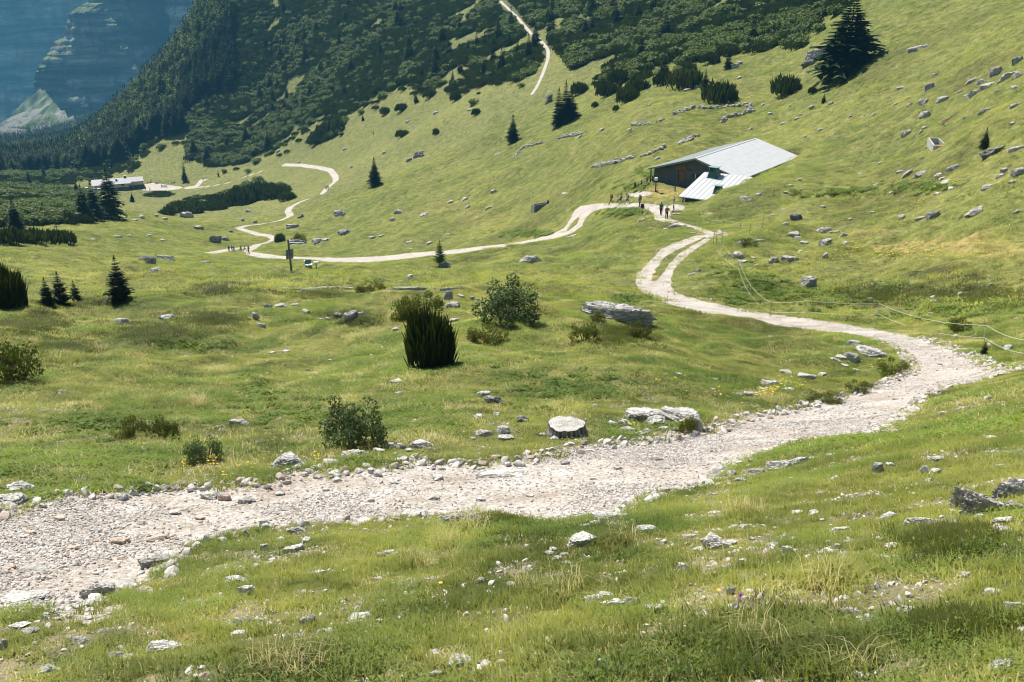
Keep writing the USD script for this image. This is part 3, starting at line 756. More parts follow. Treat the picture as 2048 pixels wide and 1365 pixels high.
S = SPRUCES
for kind, px, top, bot, label in [
    (0, 1117, 182, 253, 'left and lowest of three tall dark spruces standing close together above the pasture'), (0, 1131, 168, 246, 'middle and tallest of three tall dark spruces standing close together above the pasture'),
    (1, 1141, 178, 240, 'right one of three tall dark spruces standing close together above the pasture'), (1, 1026, 234, 285, 'single dark conical spruce downhill of the three-spruce clump'),
    (1, 750, 319, 372, 'solitary dark spruce in the open pasture above the bend of the track'), (1, 536, 266, 299, 'dark spruce at the lower edge of the scrub above the grass spur'),
    (3, 370, 326, 364, 'slim dark spruce on the grass between the hut terrace and the scrub'), (2, 1694, 4, 140, 'biggest broad dark conifer on the mossy knoll above the barn'),
    (0, 1456, 95, 139, 'dark spruce by pale rocks at the scrub edge above the barn roof'), (1, 1410, 142, 176, 'short dark spruce left of the rock streak above the barn roof'),
    (1, 1328, 110, 158, 'dark spruce at the front of the scrub tongue above the barn'), (0, 1281, 68, 120, 'tall dark spruce in the scrub straight above the barn'),
    (0, 1218, 62, 92, 'dark spruce half hidden in scrub right of the upper footpath'), (0, 1102, 10, 68, 'tall dark spruce just right of the top of the upper footpath'),
    (0, 1181, -20, 28, 'dark spruce on the skyline scrub right of the upper footpath'), (1, 1071, 50, 84, 'spruce touching the right side of the upper footpath bend'),
    (1, 1066, 108, 131, 'small dark spruce left of the upper footpath'), (0, 1391, 122, 142, 'small spruce among scrub mounds above the barn'), (0, 1300, 128, 150, 'small pointed spruce beside a bigger one in the scrub tongue'),
    (0, 1505, 30, 92, 'dark tall spruce in the scrub left of the mossy knoll'), (0, 1336, 100, 124, 'thin spruce behind the front of the scrub tongue'), (1, 1232, 20, 52, 'dark spruce high in the scrub near the top edge'),
    (1, 1393, 28, 56, 'dark spruce in deep scrub under the top edge'), (1, 1240, 160, 178, 'tiny spruce at the lower tip of the scrub left of the barn'), (1, 1018, 40, 62, 'spruce touching the left side of the upper footpath'),
    (0, 997, 36, 84, 'tall dark spruce left of the upper footpath'), (0, 1022, 18, 60, 'dark spruce crowding the upper footpath from below'), (0, 920, 30, 62, 'dark spruce in the scrub well left of the upper footpath'),
    (0, 820, 62, 124, 'pale green topped tall spruce in the middle of the scrub slope'), (0, 886, 90, 110, 'small dark spruce in the scrub below the rock band'), (0, 985, 100, 126, 'dark spruce at the scrub edge left of the upper footpath'),
    (0, 904, 104, 122, 'small pointed spruce near the lower scrub edge'), (0, 844, 132, 156, 'dark spruce near the scrub edge above the open pasture'), (0, 788, 150, 176, 'dark spruce on the scrub edge over the pasture'),
    (1, 832, 186, 206, 'small spruce alone just below the scrub edge'), (0, 660, 234, 272, 'dark spruce rising from the scrub tongue in the pasture'), (1, 726, 230, 242, 'tiny dark spruce alone on the pasture below the scrub'),
    (0, 561, 84, 118, 'dark slim spruce alone in low scrub on the slope'), (0, 658, 160, 176, 'small dark spruce on the mid scrub slope'), (0, 395, 138, 200, 'tall dark spruce on the shoulder below the small crag'),
    (0, 327, 140, 208, 'tallest dark spruce on the forest shoulder'), (0, 445, 56, 92, 'dark spruce right of the small crag'), (3, 399, 30, 84, 'dark columnar tree above the small crag'),
    (0, 366, 210, 262, 'dark spruce left of a pair near the grass spur'), (0, 334, 222, 272, 'dark spruce at the grass spur under the forest'), (0, 352, 212, 268, 'dark spruce of the clump just left of the grass spur'),
    (1, 388, 276, 310, 'dark spruce in the scrub patch right of the grass spur'), (1, 415, 290, 328, 'dark spruce beside the lower scrub patch right of the grass spur'), (3, 263, 262, 300, 'dark spruce above the bright grass spur'),
    (1, 1968, 258, 300, 'dark spruce growing behind the dark boulder on the right slope'), (1, 1647, 188, 207, 'tiny dark round spruce on the pasture above the barn'), (1, 1478, 84, 104, 'small dark spruce by the scrub right of the barn spruce'),
    (3, 60, 336, 376, 'dark bushy spruce on the scrub band left of the hut'), (3, 88, 326, 356, 'dark bushy spruce on the meadow behind the scrub band'), (1, 155, 362, 396, 'small spruce in the scrub in front of the hut'),
    (1, 265, 386, 405, 'tiny dark spruce on the grass ramp in front of the hut'), (1, 104, 396, 416, 'round dark spruce in the scrub left of the big spruces')]:
    plant(S[kind], 10, 'spruce_tree', label, 'tree', px, top, bot)
for kind, px, top, bot, label in [
    (0, 224, 340, 437, 'tallest open-branched spruce in front of the hut'), (0, 170, 372, 446, 'left one of two dark spruces left of the tallest spruce'), (0, 190, 368, 442, 'right one of two dark spruces left of the tallest spruce'),
    (0, 34, 402, 470, 'open spruce standing in the scrub at the meadow edge'), (1, 240, 514, 602, 'lone young spruce standing on the brow of the near meadow'), (1, 96, 556, 612, 'left one of three small spruces on the meadow brow'),
    (1, 123, 544, 610, 'middle and tallest of three small spruces on the meadow brow'), (1, 152, 562, 604, 'right one of three small spruces on the meadow brow'), (1, 1967, 684, 712, 'knee-high spruce beside the track by the electric fence')]:
    plant(OPEN_SPRUCES[kind], 10, 'spruce_tree', label, 'tree', px, top, bot)
plant(LARCH, 10, 'larch_tree', 'small bright green larch on the verge behind a boulder', 'tree', 880, 482, 533)

for px, top, bot, w, label in [
    (862, 634, 733, 112, 'thick dark dwarf pine alone in the near meadow'), (20, 545, 615, 60, 'tall bristly dwarf pine at the meadow brow beside three small spruces')]:
    plant(BIG_PINE, 1.95, 'dwarf_pine', label, 'shrub', px, top, bot, wide=(w * (.74 if px > 500 else .95), 2.0))
for i, (px, top, bot, w, label) in enumerate([
    (20, 458, 487, 52, 'left end of the clipped-looking dwarf pine hedge'), (62, 460, 487, 50, 'dwarf pine in the middle of the low pine hedge'), (105, 462, 487, 52, 'dwarf pine in the right half of the low pine hedge'), (132, 464, 487, 34, 'right end of the low dwarf pine hedge on the meadow'),
    (1255, 176, 204, 40, 'dark dwarf pine mound lowest of the scrub above the barn'), (1275, 160, 184, 44, 'dwarf pine mound uphill of the lowest mound'), (1215, 168, 192, 40, 'dwarf pine mound at the left foot of the scrub tongue'), (1160, 166, 188, 30, 'dwarf pine at the scrub corner by the upper pasture'),
    (1238, 142, 166, 40, 'round dwarf pine mound inside the scrub tongue'), (1330, 146, 170, 40, 'dwarf pine at the right foot of the scrub tongue'), (1370, 140, 174, 60, 'broad dwarf pine mound left of the short spruce'), (1438, 168, 202, 60, 'big dwarf pine mound alone right of the scrub tongue'),
    (1420, 108, 126, 34, 'oval dwarf pine mound on the grass under the barn spruce'), (1372, 124, 140, 30, 'oval dwarf pine mound left of another oval mound'), (1571, 156, 188, 50, 'round dark dwarf pine on the pasture above the barn'), (1625, 176, 187, 16, 'small round shrub right of the round dwarf pine'),
    (1455, 90, 110, 40, 'dwarf pine behind the barn spruce'), (1190, 205, 214, 13, 'tiny dark shrub on the pasture under the scrub'), (1232, 212, 222, 12, 'tiny shrub beside the stone wall'),
    (803, 208, 222, 22, 'dwarf pine on the pasture just below the scrub'), (770, 216, 228, 18, 'small dwarf pine left of another on the pasture'), (860, 180, 195, 26, 'dwarf pine mound under the scrub edge'), (912, 185, 201, 20, 'dark dwarf pine alone below the scrub edge'),
    (650, 250, 274, 34, 'dwarf pine tongue round a spruce in the pasture'), (632, 272, 288, 26, 'lowest dwarf pine of the tongue in the pasture'), (676, 238, 266, 24, 'dwarf pine right of the spruce in the tongue'),
    (805, 262, 274, 24, 'low brownish shrub on the open pasture'), (872, 258, 270, 12, 'dark round shrub on the open pasture'), (952, 218, 230, 16, 'dark shrub by stones below the upper footpath'),
    (520, 368, 398, 62, 'biggest dark dwarf pine on the bank below the hut path'), (548, 374, 398, 40, 'dwarf pine at the right end of the bank below the hut path'), (575, 384, 400, 30, 'small dwarf pine in front of the bank'), (480, 380, 410, 56, 'dark dwarf pine left of the biggest on the bank'), (440, 392, 414, 46, 'dwarf pine in the line on the bank'), (372, 404, 426, 60, 'low dwarf pine strip behind the mossy boulder'), (335, 420, 430, 30, 'low dwarf pine left of the mossy boulder'),
    (318, 385, 393, 50, 'low dwarf pine pad on the grass under the hut terrace'), (560, 468, 484, 18, 'dark spiky shrub beside the track bend'), (170, 432, 448, 26, 'spiky dwarf pine at the foot of the two dark spruces'),
    (1930, 0, 46, 0, ''), ]):
    if w:
        plant(PINES[i % 3], 2.3, 'dwarf_pine', label, 'shrub', px, top, bot, wide=(w * 1.1, 4.0))
for proto, bh, px, top, bot, w, bw, name, label in [
    (WILLOW, 1.0, 1010, 568, 640, 104, 1.3, 'leafy_bush', 'big leafy willow bush on the near meadow right of the dwarf pine'), (WILLOW, 1.0, 708, 808, 892, 100, 1.3, 'leafy_bush', 'leafy willow bush beside the near track'),
    (WILLOW, 1.0, 412, 876, 926, 60, 1.3, 'leafy_bush', 'small thin willow bush near yellow flowers'), (GREENBUSH, .95, 845, 590, 632, 70, 1.5, 'leafy_bush', 'dark green bush growing behind the thick dwarf pine'),
    (GREENBUSH, .95, 1920, 636, 664, 36, 1.5, 'leafy_bush', 'round bright green bush beneath the electric fence'), (GREENBUSH, .95, 1786, 722, 750, 56, 1.5, 'leafy_bush', 'green bush on the inner corner of the track bend'), (GREENBUSH, .95, 1722, 766, 786, 46, 1.5, 'leafy_bush', 'dense green bush overhanging the inner track edge'), (GREENBUSH, .95, 1650, 788, 806, 56, 1.5, 'leafy_bush', 'low bush spilling onto the inner track edge'),
    (GREENBUSH, .95, 1168, 648, 682, 46, 1.5, 'leafy_bush', 'bright yellow green bush over the hollow under the flat boulder'), (GREENBUSH, .95, 1198, 622, 642, 26, 1.5, 'leafy_bush', 'small yellow green plant at the foot of the flat boulder'),
    (ROSE, .8, 40, 678, 760, 110, 1.55, 'alpenrose_bush', 'large alpenrose bush at the edge of the near meadow'), (ROSE, .8, 260, 832, 874, 60, 1.55, 'alpenrose_bush', 'left one of two dark alpenrose bushes in the near meadow'), (ROSE, .8, 328, 830, 876, 58, 1.55, 'alpenrose_bush', 'right one of two dark alpenrose bushes with pink blossoms'),
    (ROSE, .8, 742, 560, 584, 50, 1.55, 'alpenrose_bush', 'alpenrose bush in the gap of the long rock ledge'), (ROSE, .8, 806, 594, 640, 56, 1.55, 'alpenrose_bush', 'reddish alpenrose bush left of the dwarf pine top'), (ROSE, .8, 976, 648, 684, 70, 1.55, 'alpenrose_bush', 'low alpenrose bush right of the dwarf pine'),
    (ROSE, .8, 1272, 640, 676, 54, 1.55, 'alpenrose_bush', 'low dark bush on the mound under the flat boulder'), (ROSE, .8, 1378, 826, 868, 36, 1.5, 'alpenrose_bush', 'small leafy plant beside the tipped white block'),
    (GREENBUSH, .95, 1498, 478, 492, 30, 1.5, 'leafy_bush', 'small bush against a dark rock near the fence'), (ROSE, .8, 600, 466, 484, 36, 1.5, 'alpenrose_bush', 'low bush growing on top of the dark boulder')]:
    plant(proto, bh, name, label, 'bush', px, top, bot, wide=(w, bw))

# ---------------------------------------------------------------- scrub and forest masses
def instancer(path, protos, pos, idx_, quat, scl, label=None, cat=None, kind='stuff'):
    pi = UsdGeom.PointInstancer.Define(stage, path)
    rel = pi.CreatePrototypesRel()
    for nm, mesh, m, sm, *nrm in protos:
        if nrm:
            rel.AddTarget(raw_mesh(path + '/' + nm, mesh[0], mesh[1], m, nrm[0]).GetPath())
        else:
            rel.AddTarget(usdkit.mesh(stage, path + '/' + nm, mesh, m, smooth=sm).GetPath())
    pi.CreatePositionsAttr(Vt.Vec3fArray.FromNumpy(np.asarray(pos, np.float32)))
    pi.CreateProtoIndicesAttr(Vt.IntArray.FromNumpy(np.asarray(idx_, np.int32)))
    q = np.asarray(quat, np.float32)                     # (w, x, y, z)
    pi.CreateOrientationsAttr(Vt.QuathArray([Gf.Quath(float(a), float(b), float(c), float(d)) for a, b, c, d in q]))
    pi.CreateScalesAttr(Vt.Vec3fArray.FromNumpy(np.asarray(scl, np.float32)))
    return key(pi.GetPrim(), kind=kind, label=label, category=cat)

def yaw(n, r):
    a = r.random(n) * math.pi
    return np.stack([np.cos(a), 0 * a, 0 * a, np.sin(a)], 1)

r4 = np.random.default_rng(404)
def scatter(n, d0, d1, a0=-0.5, a1=0.5):
    a = a0 + (a1 - a0) * r4.random(n)
    d = np.sqrt(d0 ** 2 + (d1 ** 2 - d0 ** 2) * r4.random(n))
    x, y = d * np.sin(a), d * np.cos(a)
    return np.c_[x, y, height(x, y)]

P = scatter(190000, 180, 760)
pp = pixel(P)
ins = pp[:, 1] < np.interp(pp[:, 0], SCRUB_EDGE[:, 0], SCRUB_EDGE[:, 1]) + 46 * (world_noise(P, 9, 90) - .55) + 30 * (r4.random(len(P)) ** 8)
MORE = [sg.Polygon(q) for q in ([(-60, 384), (60, 374), (140, 382), (190, 398), (205, 432), (150, 447), (60, 452), (-60, 458)], [(372, 286), (420, 288), (500, 300), (505, 322), (440, 334), (372, 318)], [(622, 288), (640, 262), (662, 236), (690, 240), (684, 272), (650, 282)],
                                  [(330, 424), (372, 404), (440, 396), (470, 380), (520, 366), (570, 380), (566, 400), (500, 412), (380, 428)], [(110, 345), (180, 340), (215, 338), (205, 352), (120, 356)])]
for k_, q in enumerate(MORE):
    ins |= shapely.contains_xy(q, pp[:, 0], pp[:, 1]) & (r4.random(len(P)) < (1.0, .8, .8, .30, .6)[k_])
clear = world_noise(P, 26, 92) + .12 * (world_noise(P, 7, 94) - .5)                             # openings of grass among the scrub
open_ = np.interp(pp[:, 0], [0, 500, 900, 1050, 1150, 1500, 1800], [.78, .75, .69, .62, .58, .63, .55])
ok = ins & (clear < open_) & (track_distance(P[:, 0], P[:, 1]) > 2.5) & (pp[:, 1] > -60) & (pp[:, 0] > -80) & (pp[:, 0] < 2100)
P, pp = P[ok], pp[ok]
P, pp = P[:34000], pp[:34000]
is_alder = (world_noise(P, 34, 95) > 0.50) & (r4.random(len(P)) < .6) | (r4.random(len(P)) < .07)
sc = (0.5 + 0.6 * r4.random(len(P))) * (.55 + .95 * world_noise(P, 13, 98))
def shape(name, mesh, m, smooth_=False):
    return name, mesh, m, smooth_
PINE_SHAPES = [shape(f'scrub_pine_{i}', dwarf_pine(4.6, 2.2, 60 + i, 260, .7), M_PINE) for i in range(3)]
ALDER_SHAPES = [shape(f'scrub_alder_{i}', leaf_bush(4.2, 3.2, 70 + i, 330, .36, 6), M_ALDER) for i in range(2)]
ix = np.where(is_alder, 3 + r4.integers(0, 2, len(P)), r4.integers(0, 3, len(P)))
instancer('/World/dwarf_pine_scrub', PINE_SHAPES + ALDER_SHAPES, P - [0, 0, .15], ix, yaw(len(P), r4), np.stack([sc * 1.15, sc * 1.15, sc], 1),
          'dark dwarf pine and alder scrub covering the mountainside', 'scrub')

# spires standing out of the scrub
SP_ = scatter(6000, 250, 700, -.36, .24)
sp_px = pixel(SP_)
sel = (sp_px[:, 1] < np.interp(sp_px[:, 0], SCRUB_EDGE[:, 0], SCRUB_EDGE[:, 1]) - 4) & (sp_px[:, 1] > 4) & (sp_px[:, 0] > 400) & (sp_px[:, 0] < 1560) & (track_distance(SP_[:, 0], SP_[:, 1]) > 4) & (world_noise(SP_, 60, 99) > .42)
for j in np.nonzero(sel)[0][:95]:
    copy_of(SPRUCES[int(r4.integers(0, 2))], 'scrub_spruce', 'small dark spruce spire rising out of the scrub slope', 'tree', SP_[j], r4.random() * 6.28, .55 + .5 * r4.random(), group='spruce spires in the scrub slope')

FOREST_SHAPES = [shape(f'forest_spruce_{i}', spruce_crown(10, R, 80 + i, .03, 13, .3, .05, .8), M_SPRUCE) for i, R in enumerate((2.0, 2.6, 2.3))] + [shape(f'forest_leafy_{i}', leaf_bush(5.5, 8, 86 + i, 420, .5, 7), M_ALDER) for i in range(2)]
P = np.vstack([scatter(9000, 520, 800, -.52, -.24), scatter(20000, 800, 1720, -.56, -.2)])
pp = pixel(P)
lim = np.interp(pp[:, 0], [-200, 0, 60, 110, 180, 240, 262, 300, 340, 420], [352, 352, 348, 344, 340, 330, 312, 284, 262, 190])
far_gap = (world_noise(P, 120, 97) > .60) & (np.hypot(P[:, 0], P[:, 1]) > 900)
ok = (pp[:, 1] < lim) & ~far_gap & (pp[:, 0] > -60) & (pp[:, 0] < 470)
P, pp = P[ok], pp[ok]
dd = np.hypot(P[:, 0], P[:, 1])
sc = (0.8 + 0.8 * r4.random(len(P))) * np.where(dd > 900, 1.15, 1.0)
order = np.argsort(dd)
lead = order[:170]
for j in lead:
    copy_of(SPRUCES[int(r4.integers(0, 4))], 'forest_spruce', 'dark spruce among many alike at the near edge of the valley forest', 'tree', P[j], r4.random() * 6.28, sc[j], group='spruces at the near edge of the valley forest')
rest = order[170:]
instancer('/World/valley_forest', FOREST_SHAPES, P[rest], np.where((world_noise(P[rest], 45, 93) > .54) & (r4.random(len(rest)) < .4), 3 + r4.integers(0, 2, len(rest)), r4.integers(0, 3, len(rest))), yaw(len(rest), r4), np.stack([sc[rest]] * 3, 1), 'hazy blue green spruce forest filling the valley', 'forest')

# ---------------------------------------------------------------- rocks
def rock_mesh(seed, w, d, h, sub=3, rough=0.16, facets=11, slab=0.0, strata=0.0):
    """a broken limestone block: planes cut off a ball, then worn; base sunk in the turf"""
    r = np.random.default_rng(seed)
    m = trimesh.creation.icosphere(subdivisions=sub)
    v = np.array(m.vertices)
    n = r.normal(size=(facets, 3)); n /= np.linalg.norm(n, axis=1, keepdims=True)
    n = np.vstack([n, [0, 0, 1], [0, 0, -1]])
    off = np.r_[0.62 + 0.35 * r.random(facets), 0.55 + 0.25 * r.random(), 0.8]
    dot = np.maximum(v @ n.T, 1e-3)
    rad = np.minimum((off / dot).min(1), 1.25)
    v = v * rad[:, None]
    k = 1.7
    v = v + v * ((meshkit.fbm(v * k + seed * 3.1, 4, seed % 97) - .5) * rough * 2)[:, None]
    fine = meshkit.fbm(v * [5, 5, 9] + seed * 1.7, 4, seed % 83)
    v = v * (1 - .16 * np.maximum(0, .12 - np.abs(fine - .5)) / .12 * (sub > 2))[:, None]
    v[:, 2] += rough * .5 * (meshkit.fbm(v * [3, 3, 5] + seed, 2, seed % 89) - .5)
    if strata:
        z = v[:, 2] * strata
        step = z - np.floor(z)
        v[:, :2] *= (1 + 0.035 * (smooth(step, .3, .9) - .5) * 2 * (0.6 + .8 * meshkit.noise(np.c_[np.floor(z), v[:, 0] * 2, v[:, 1] * 2], 5)))[:, None]
    lo, hi = v.min(0), v.max(0)
    v = (v - (lo + hi) / 2) / (hi - lo) * [w, d, h]
    if slab:
        v[:, 2] += slab * v[:, 0]
    return v, np.array(m.faces)

_rock_n = 0
STREWN = []
ROCK_SPOTS = []                                            # (x, y, radius): grass keeps off them
def rock(px, base, w, h, m, label, group=None, name='rock', sub=None, deep=0.75, tilt=0.0, strata=0.0, rough=0.17, cat='rock', facets=11, rz=None, low=.28):
    global _rock_n
    _rock_n += 1
    p = at(px, base)
    k = .78 if base < 450 and px > 1500 else 1.15 if base > 1025 else 1.0
    W, Hh = size(w * k, p), size(h * k, p)
    dist = np.hypot(p[0], p[1])
    # the line of sight looks down, so part of the height seen is the top's depth
    look = math.atan2(-p[2], dist)
    dep = W * deep
    H3 = max(low * W, (Hh - dep * math.sin(look) * 0.8) / math.cos(look)) if h > 0 else .3 * W
    H3 = min(H3, W * 1.5)
    sub = sub or (5 if w > 70 else 4 if w > 30 else 3 if w > 16 else 2)
    H3 *= .86
    v, f = rock_mesh(1000 + _rock_n * 7, W, dep, H3 * 1.8, sub, rough, facets, 0, strata)
    a = (rng.random() - .5) * .9 if rz is None else rz
    if tilt:
        c, s = math.cos(tilt), math.sin(tilt)
        v = v @ np.array([[c, 0, s], [0, 1, 0], [-s, 0, c]])
    c, s = math.cos(a), math.sin(a)
    v = v @ np.array([[c, s, 0], [-s, c, 0], [0, 0, 1]])
    fwd = np.array([p[0], p[1]]) / dist
    centre = p + [fwd[0] * dep * .42, fwd[1] * dep * .42, 0]
    # follow the slope under the rock
    e = max(W * .3, .05)
    gx = (height(centre[0] + e, centre[1]) - height(centre[0] - e, centre[1])) / (2 * e)
    gy = (height(centre[0], centre[1] + e) - height(centre[0], centre[1] - e)) / (2 * e)
    v[:, 2] += .5 * (np.clip(gx, -.5, .5) * v[:, 0] + np.clip(gy, -.5, .5) * v[:, 1])
    zc = height(centre[0], centre[1]) + H3 * (.0 if dist > 70 else .10 if dist > 18 else .24) - (.30 * H3 if strata else 0)
    ROCK_SPOTS.append((centre[0], centre[1], max(W, dep) * .42))
    if label is None:
        return STREWN.append((v + [centre[0], centre[1], zc], f))
    return solo(name, (v + [centre[0], centre[1], zc], f), m, label, cat, group, smooth_=35)

ORD = 'leftmost,second,third,fourth,fifth,sixth,seventh,eighth,ninth,tenth,eleventh,twelfth,thirteenth,fourteenth'.split(',')
def rock_row(place, adj, txt, m=None, name='rock', **kw):
    """rocks that lie about one place, told apart by their order from left to right"""
    v = np.array(list(map(float, txt.replace(',', ' ').split()))).reshape(-1, 4)
    for px, by, w, h in v[v[:, 2] < 14.5]:                 # too small to pick apart: they join the strewn stones
        rock(px, by, w, h, m or M_ROCK, None, **kw)
    v = v[v[:, 2] >= 14.5]
    v = v[np.argsort(v[:, 0])]
    for i, (px, by, w, h) in enumerate(v):
        if len(v) == 1:
            lab = f'{adj} {name.replace("_", " ")} {place}'
        elif i == len(v) - 1:
            lab = f'rightmost {adj} {name.replace("_", " ")} {place}'
        else:
            lab = (f'{ORD[i]} {adj} {name.replace("_", " ")} {place}' if i == 0 else f'{ORD[i]} {adj} {name.replace("_", " ")} from the left {place}')
        rock(px, by, w, h, m or M_ROCK, lab, group=f'rocks {place}', name=name, **kw)

G, PL, DK = M_ROCK, M_ROCK_PALE, M_ROCK_DARK
# single boulders and outcrops
rock(1236, 643, 156, 46, PL, 'big flat-topped layered boulder on the mound inside the track bend', name='boulder', strata=3.2, sub=5, deep=.5, rough=.2, rz=.05, low=.3)
rock(577, 938, 84, 36, M_ROCK_PALE, 'rounded tan boulder on the far track verge beside yellow flowers', name='boulder', rz=.1)
rock(1360, 845, 86, 46, PL, 'biggest cracked slab of the rock pile on the track verge', name='boulder', strata=2.5, deep=.8)
rock(1282, 842, 66, 26, PL, 'long pale block at the left of the rock pile on the track verge', name='boulder', rz=.2)
rock(1318, 838, 56, 24, PL, 'pale block wedged against the biggest slab of the rock pile', name='boulder')
rock(1395, 864, 34, 36, PL, 'squared white block tipped over at the right end of the rock pile', name='boulder', facets=7, rough=.08)
rock_row('under the rock pile on the verge', 'pale', '1222 852 34 14 1256 866 40 16 1276 874 34 16 1310 852 54 16 1328 864 28 16 1250 850 30 10 1296 868 20 16 1345 868 18 8', PL)
rock(1613, 574, 44, 31, G, 'two-toned split boulder in the meadow right of the fence', name='boulder', facets=8)
rock(1592, 441, 38, 23, DK, 'dark wedge-shaped boulder on the slope right of the annex roof', name='boulder', facets=8, rz=.3)
rock(1864, 439, 36, 24, DK, 'dark upright boulder in the yellowish grass of the right slope', name='boulder', facets=8)
rock(432, 487, 26, 24, DK, 'dark overhanging boulder above the resting hikers', name='boulder')
rock(450, 482, 18, 11, DK, 'low dark boulder joined to the overhanging boulder', name='boulder')
rock(598, 489, 40, 15, DK, 'long dark boulder topped by a bush at the track bend', name='boulder', deep=.5)
rock(642, 485, 40, 9, PL, 'row-like pale low rock right of the dark bush-topped boulder')
rock(374, 436, 28, 17, G, 'mossy squarish boulder under the dwarf pine bank', name='boulder', facets=14)
rock(838, 315, 25, 17, DK, 'dark boulder alone high in the open pasture', name='boulder')
rock(680, 433, 26, 16, G, 'grey block in the pasture right of the track bend', name='boulder')
rock(688, 470, 27, 13, DK, 'dark flat block in the pasture above the straight track', name='boulder')
rock(585, 457, 28, 14, G, 'pale-topped boulder just under the narrow track bend', name='boulder')
rock(602, 436, 17, 11, DK, 'dark grey boulder right of the narrow track bend', name='boulder')
rock(296, 527, 34, 22, G, 'pointed grey boulder in the left meadow', name='boulder')
rock(891, 537, 32, 15, DK, 'grey boulder at the foot of the small larch', name='boulder')
rock(1097, 207, 17, 22, DK, 'tall dark pointed boulder left of the three spruces', name='boulder')
rock(1984, 310, 70, 22, DK, 'largest dark boulder on the right slope under a spruce', name='boulder', deep=.5)
rock(2030, 304, 44, 16, G, 'grey boulder at the right of the spruce boulder', name='boulder')
rock(1858, 180, 24, 22, DK, 'dark standing boulder high on the right slope', name='boulder')
rock(1990, 151, 34, 23, G, 'round pale-topped boulder near the upper right corner', name='boulder')
rock(2032, 130, 26, 24, DK, 'dark upright boulder above the round boulder at the upper right', name='boulder')
rock(1640, 118, 80, 36, G, 'mossy rock knoll face left of the biggest conifer', name='boulder', deep=.5, sub=4)
rock(1625, 130, 60, 14, DK, 'dark broken rocks under the mossy knoll', name='boulder', deep=.5)
rock(1893, 246, 32, 13, plain('rusty_rock', (0.22, 0.14, 0.085), .9, scale=5, bump=.02), 'rust coloured earthy rock on the right slope')
rock(1060, 527, 54, 14, PL, 'long pale rock lying alone right of the larch', deep=.5)
rock(820, 558, 16, 11, G, 'small grey boulder in the grass above the long ledge')
rock(247, 648, 40, 15, PL, 'left one of two smooth white rocks in the brow heather', rough=.09)
rock(334, 641, 38, 15, PL, 'right one of two smooth white rocks in the brow heather', rough=.12)
rock(480, 851, 46, 20, G, 'flat grey rock alone in the lower left meadow', deep=.6)
rock(964, 795, 34, 22, PL, 'white rock touching a dark rock in the hollow', rough=.12)
rock(988, 808, 42, 26, DK, 'dark cracked rock right of a white rock in the hollow')
rock(1045, 845, 30, 20, DK, 'dark pitted rock left of the tree stump')
rock(675, 640, 20, 20, DK, 'dark stone behind the pale block in the brow heather')
rock(701, 646, 34, 26, G, 'pale block in front of a dark stone in the brow heather')
rock(722, 634, 20, 14, G, 'grey stone at the right of the pale block in the brow heather')
for px, w, lab in ((590, 60, 'left end of the long low limestone ledge'), (640, 70, 'long flat part of the limestone ledge under the sign pole'), (695, 60, 'ledge piece just left of the alpenrose gap'), (810, 80, 'ledge piece just right of the alpenrose gap'), (862, 50, 'low ledge piece near the right end'), (903, 44, 'right end of the long low limestone ledge')):
    rock(px, 580, w * 1.15, 9, PL, lab, name='rock_ledge', deep=.16, sub=4, rz=0.0, strata=2.0, low=.09)
# slanting outcrops on the near right
rock(1945, 1012, 128, 54, PL, 'long slanting slab outcrop at the right of the near slope', name='rock_outcrop', tilt=-.42, strata=2.6, sub=5, deep=.5, rz=.1)
rock(1976, 1026, 112, 38, G, 'dark undercut slab under the long slanting outcrop', name='rock_outcrop', tilt=-.42, strata=2.6, sub=4, deep=.4, rz=.1)
rock(2034, 994, 100, 62, PL, 'upper slanting outcrop cut off by the right edge', name='rock_outcrop', tilt=-.42, strata=2.6, sub=5, deep=.5, rz=.15)
rock(2030, 1020, 60, 20, G, 'low grey slab under the upper slanting outcrop', name='rock_outcrop', tilt=-.3, strata=2.0, deep=.5)
rock(36, 988, 84, 26, PL, 'upper layered pale outcrop on the verge at the left edge', name='rock_outcrop', strata=2.6, sub=4)
rock(18, 1012, 80, 24, PL, 'lower layered pale outcrop on the verge at the left edge', name='rock_outcrop', strata=2.6, sub=4)
rock(201, 1196, 66, 36, PL, 'long white rock on the near track verge at the left', sub=4, tilt=-.25, deep=.5)
rock(40, 1208, 100, 20, PL, 'white bedrock hump in the track at the left edge', sub=4, deep=.8, low=.1)
rock(1000, 958, 110, 20, PL, 'broad pale bedrock slab in the middle of the track', sub=4, deep=.6, low=.08)
rock(73, 1147, 60, 20, G, 'flat grey rock bedded in the track at the left', sub=4, low=.12)
rock(312, 1132, 64, 22, G, 'smooth grey slab along the near edge of the track', tilt=-.2, deep=.4, low=.12)
rock(450, 1003, 30, 20, plain('red_rock', (0.34, 0.25, 0.20), .9, scale=8, bump=.02), 'reddish broken rock at the far track edge')
rock(494, 1008, 38, 20, PL, 'pale angular rock right of the reddish rock'); rock(420, 1000, 42, 14, PL, 'pale flat rock left of the reddish rock')
rock(244, 1002, 30, 20, PL, 'pale cube-like rock in the stony bank of the track')
rock(1311, 922, 32, 13, G, 'flat grey rock in the track below the rock pile'); rock(872, 962, 28, 16, PL, 'whitish rock in the track near its far edge')
rock(1232, 1220, 60, 38, PL, 'largest white rock of the cluster on the near slope', sub=4)
rock(1262, 1212, 34, 26, PL, 'white rock at the right of the near slope cluster'); rock(1192, 1210, 46, 14, PL, 'flat white rock at the left of the near slope cluster', rough=.1); rock(1214, 1196, 30, 16, PL, 'white rock on top of the near slope cluster')
rock(919, 1340, 54, 36, PL, 'white angular rock at the bottom edge of the grass', sub=4, facets=8, rough=.08); rock(872, 1356, 22, 16, PL, 'small white rock left of the white angular rock')
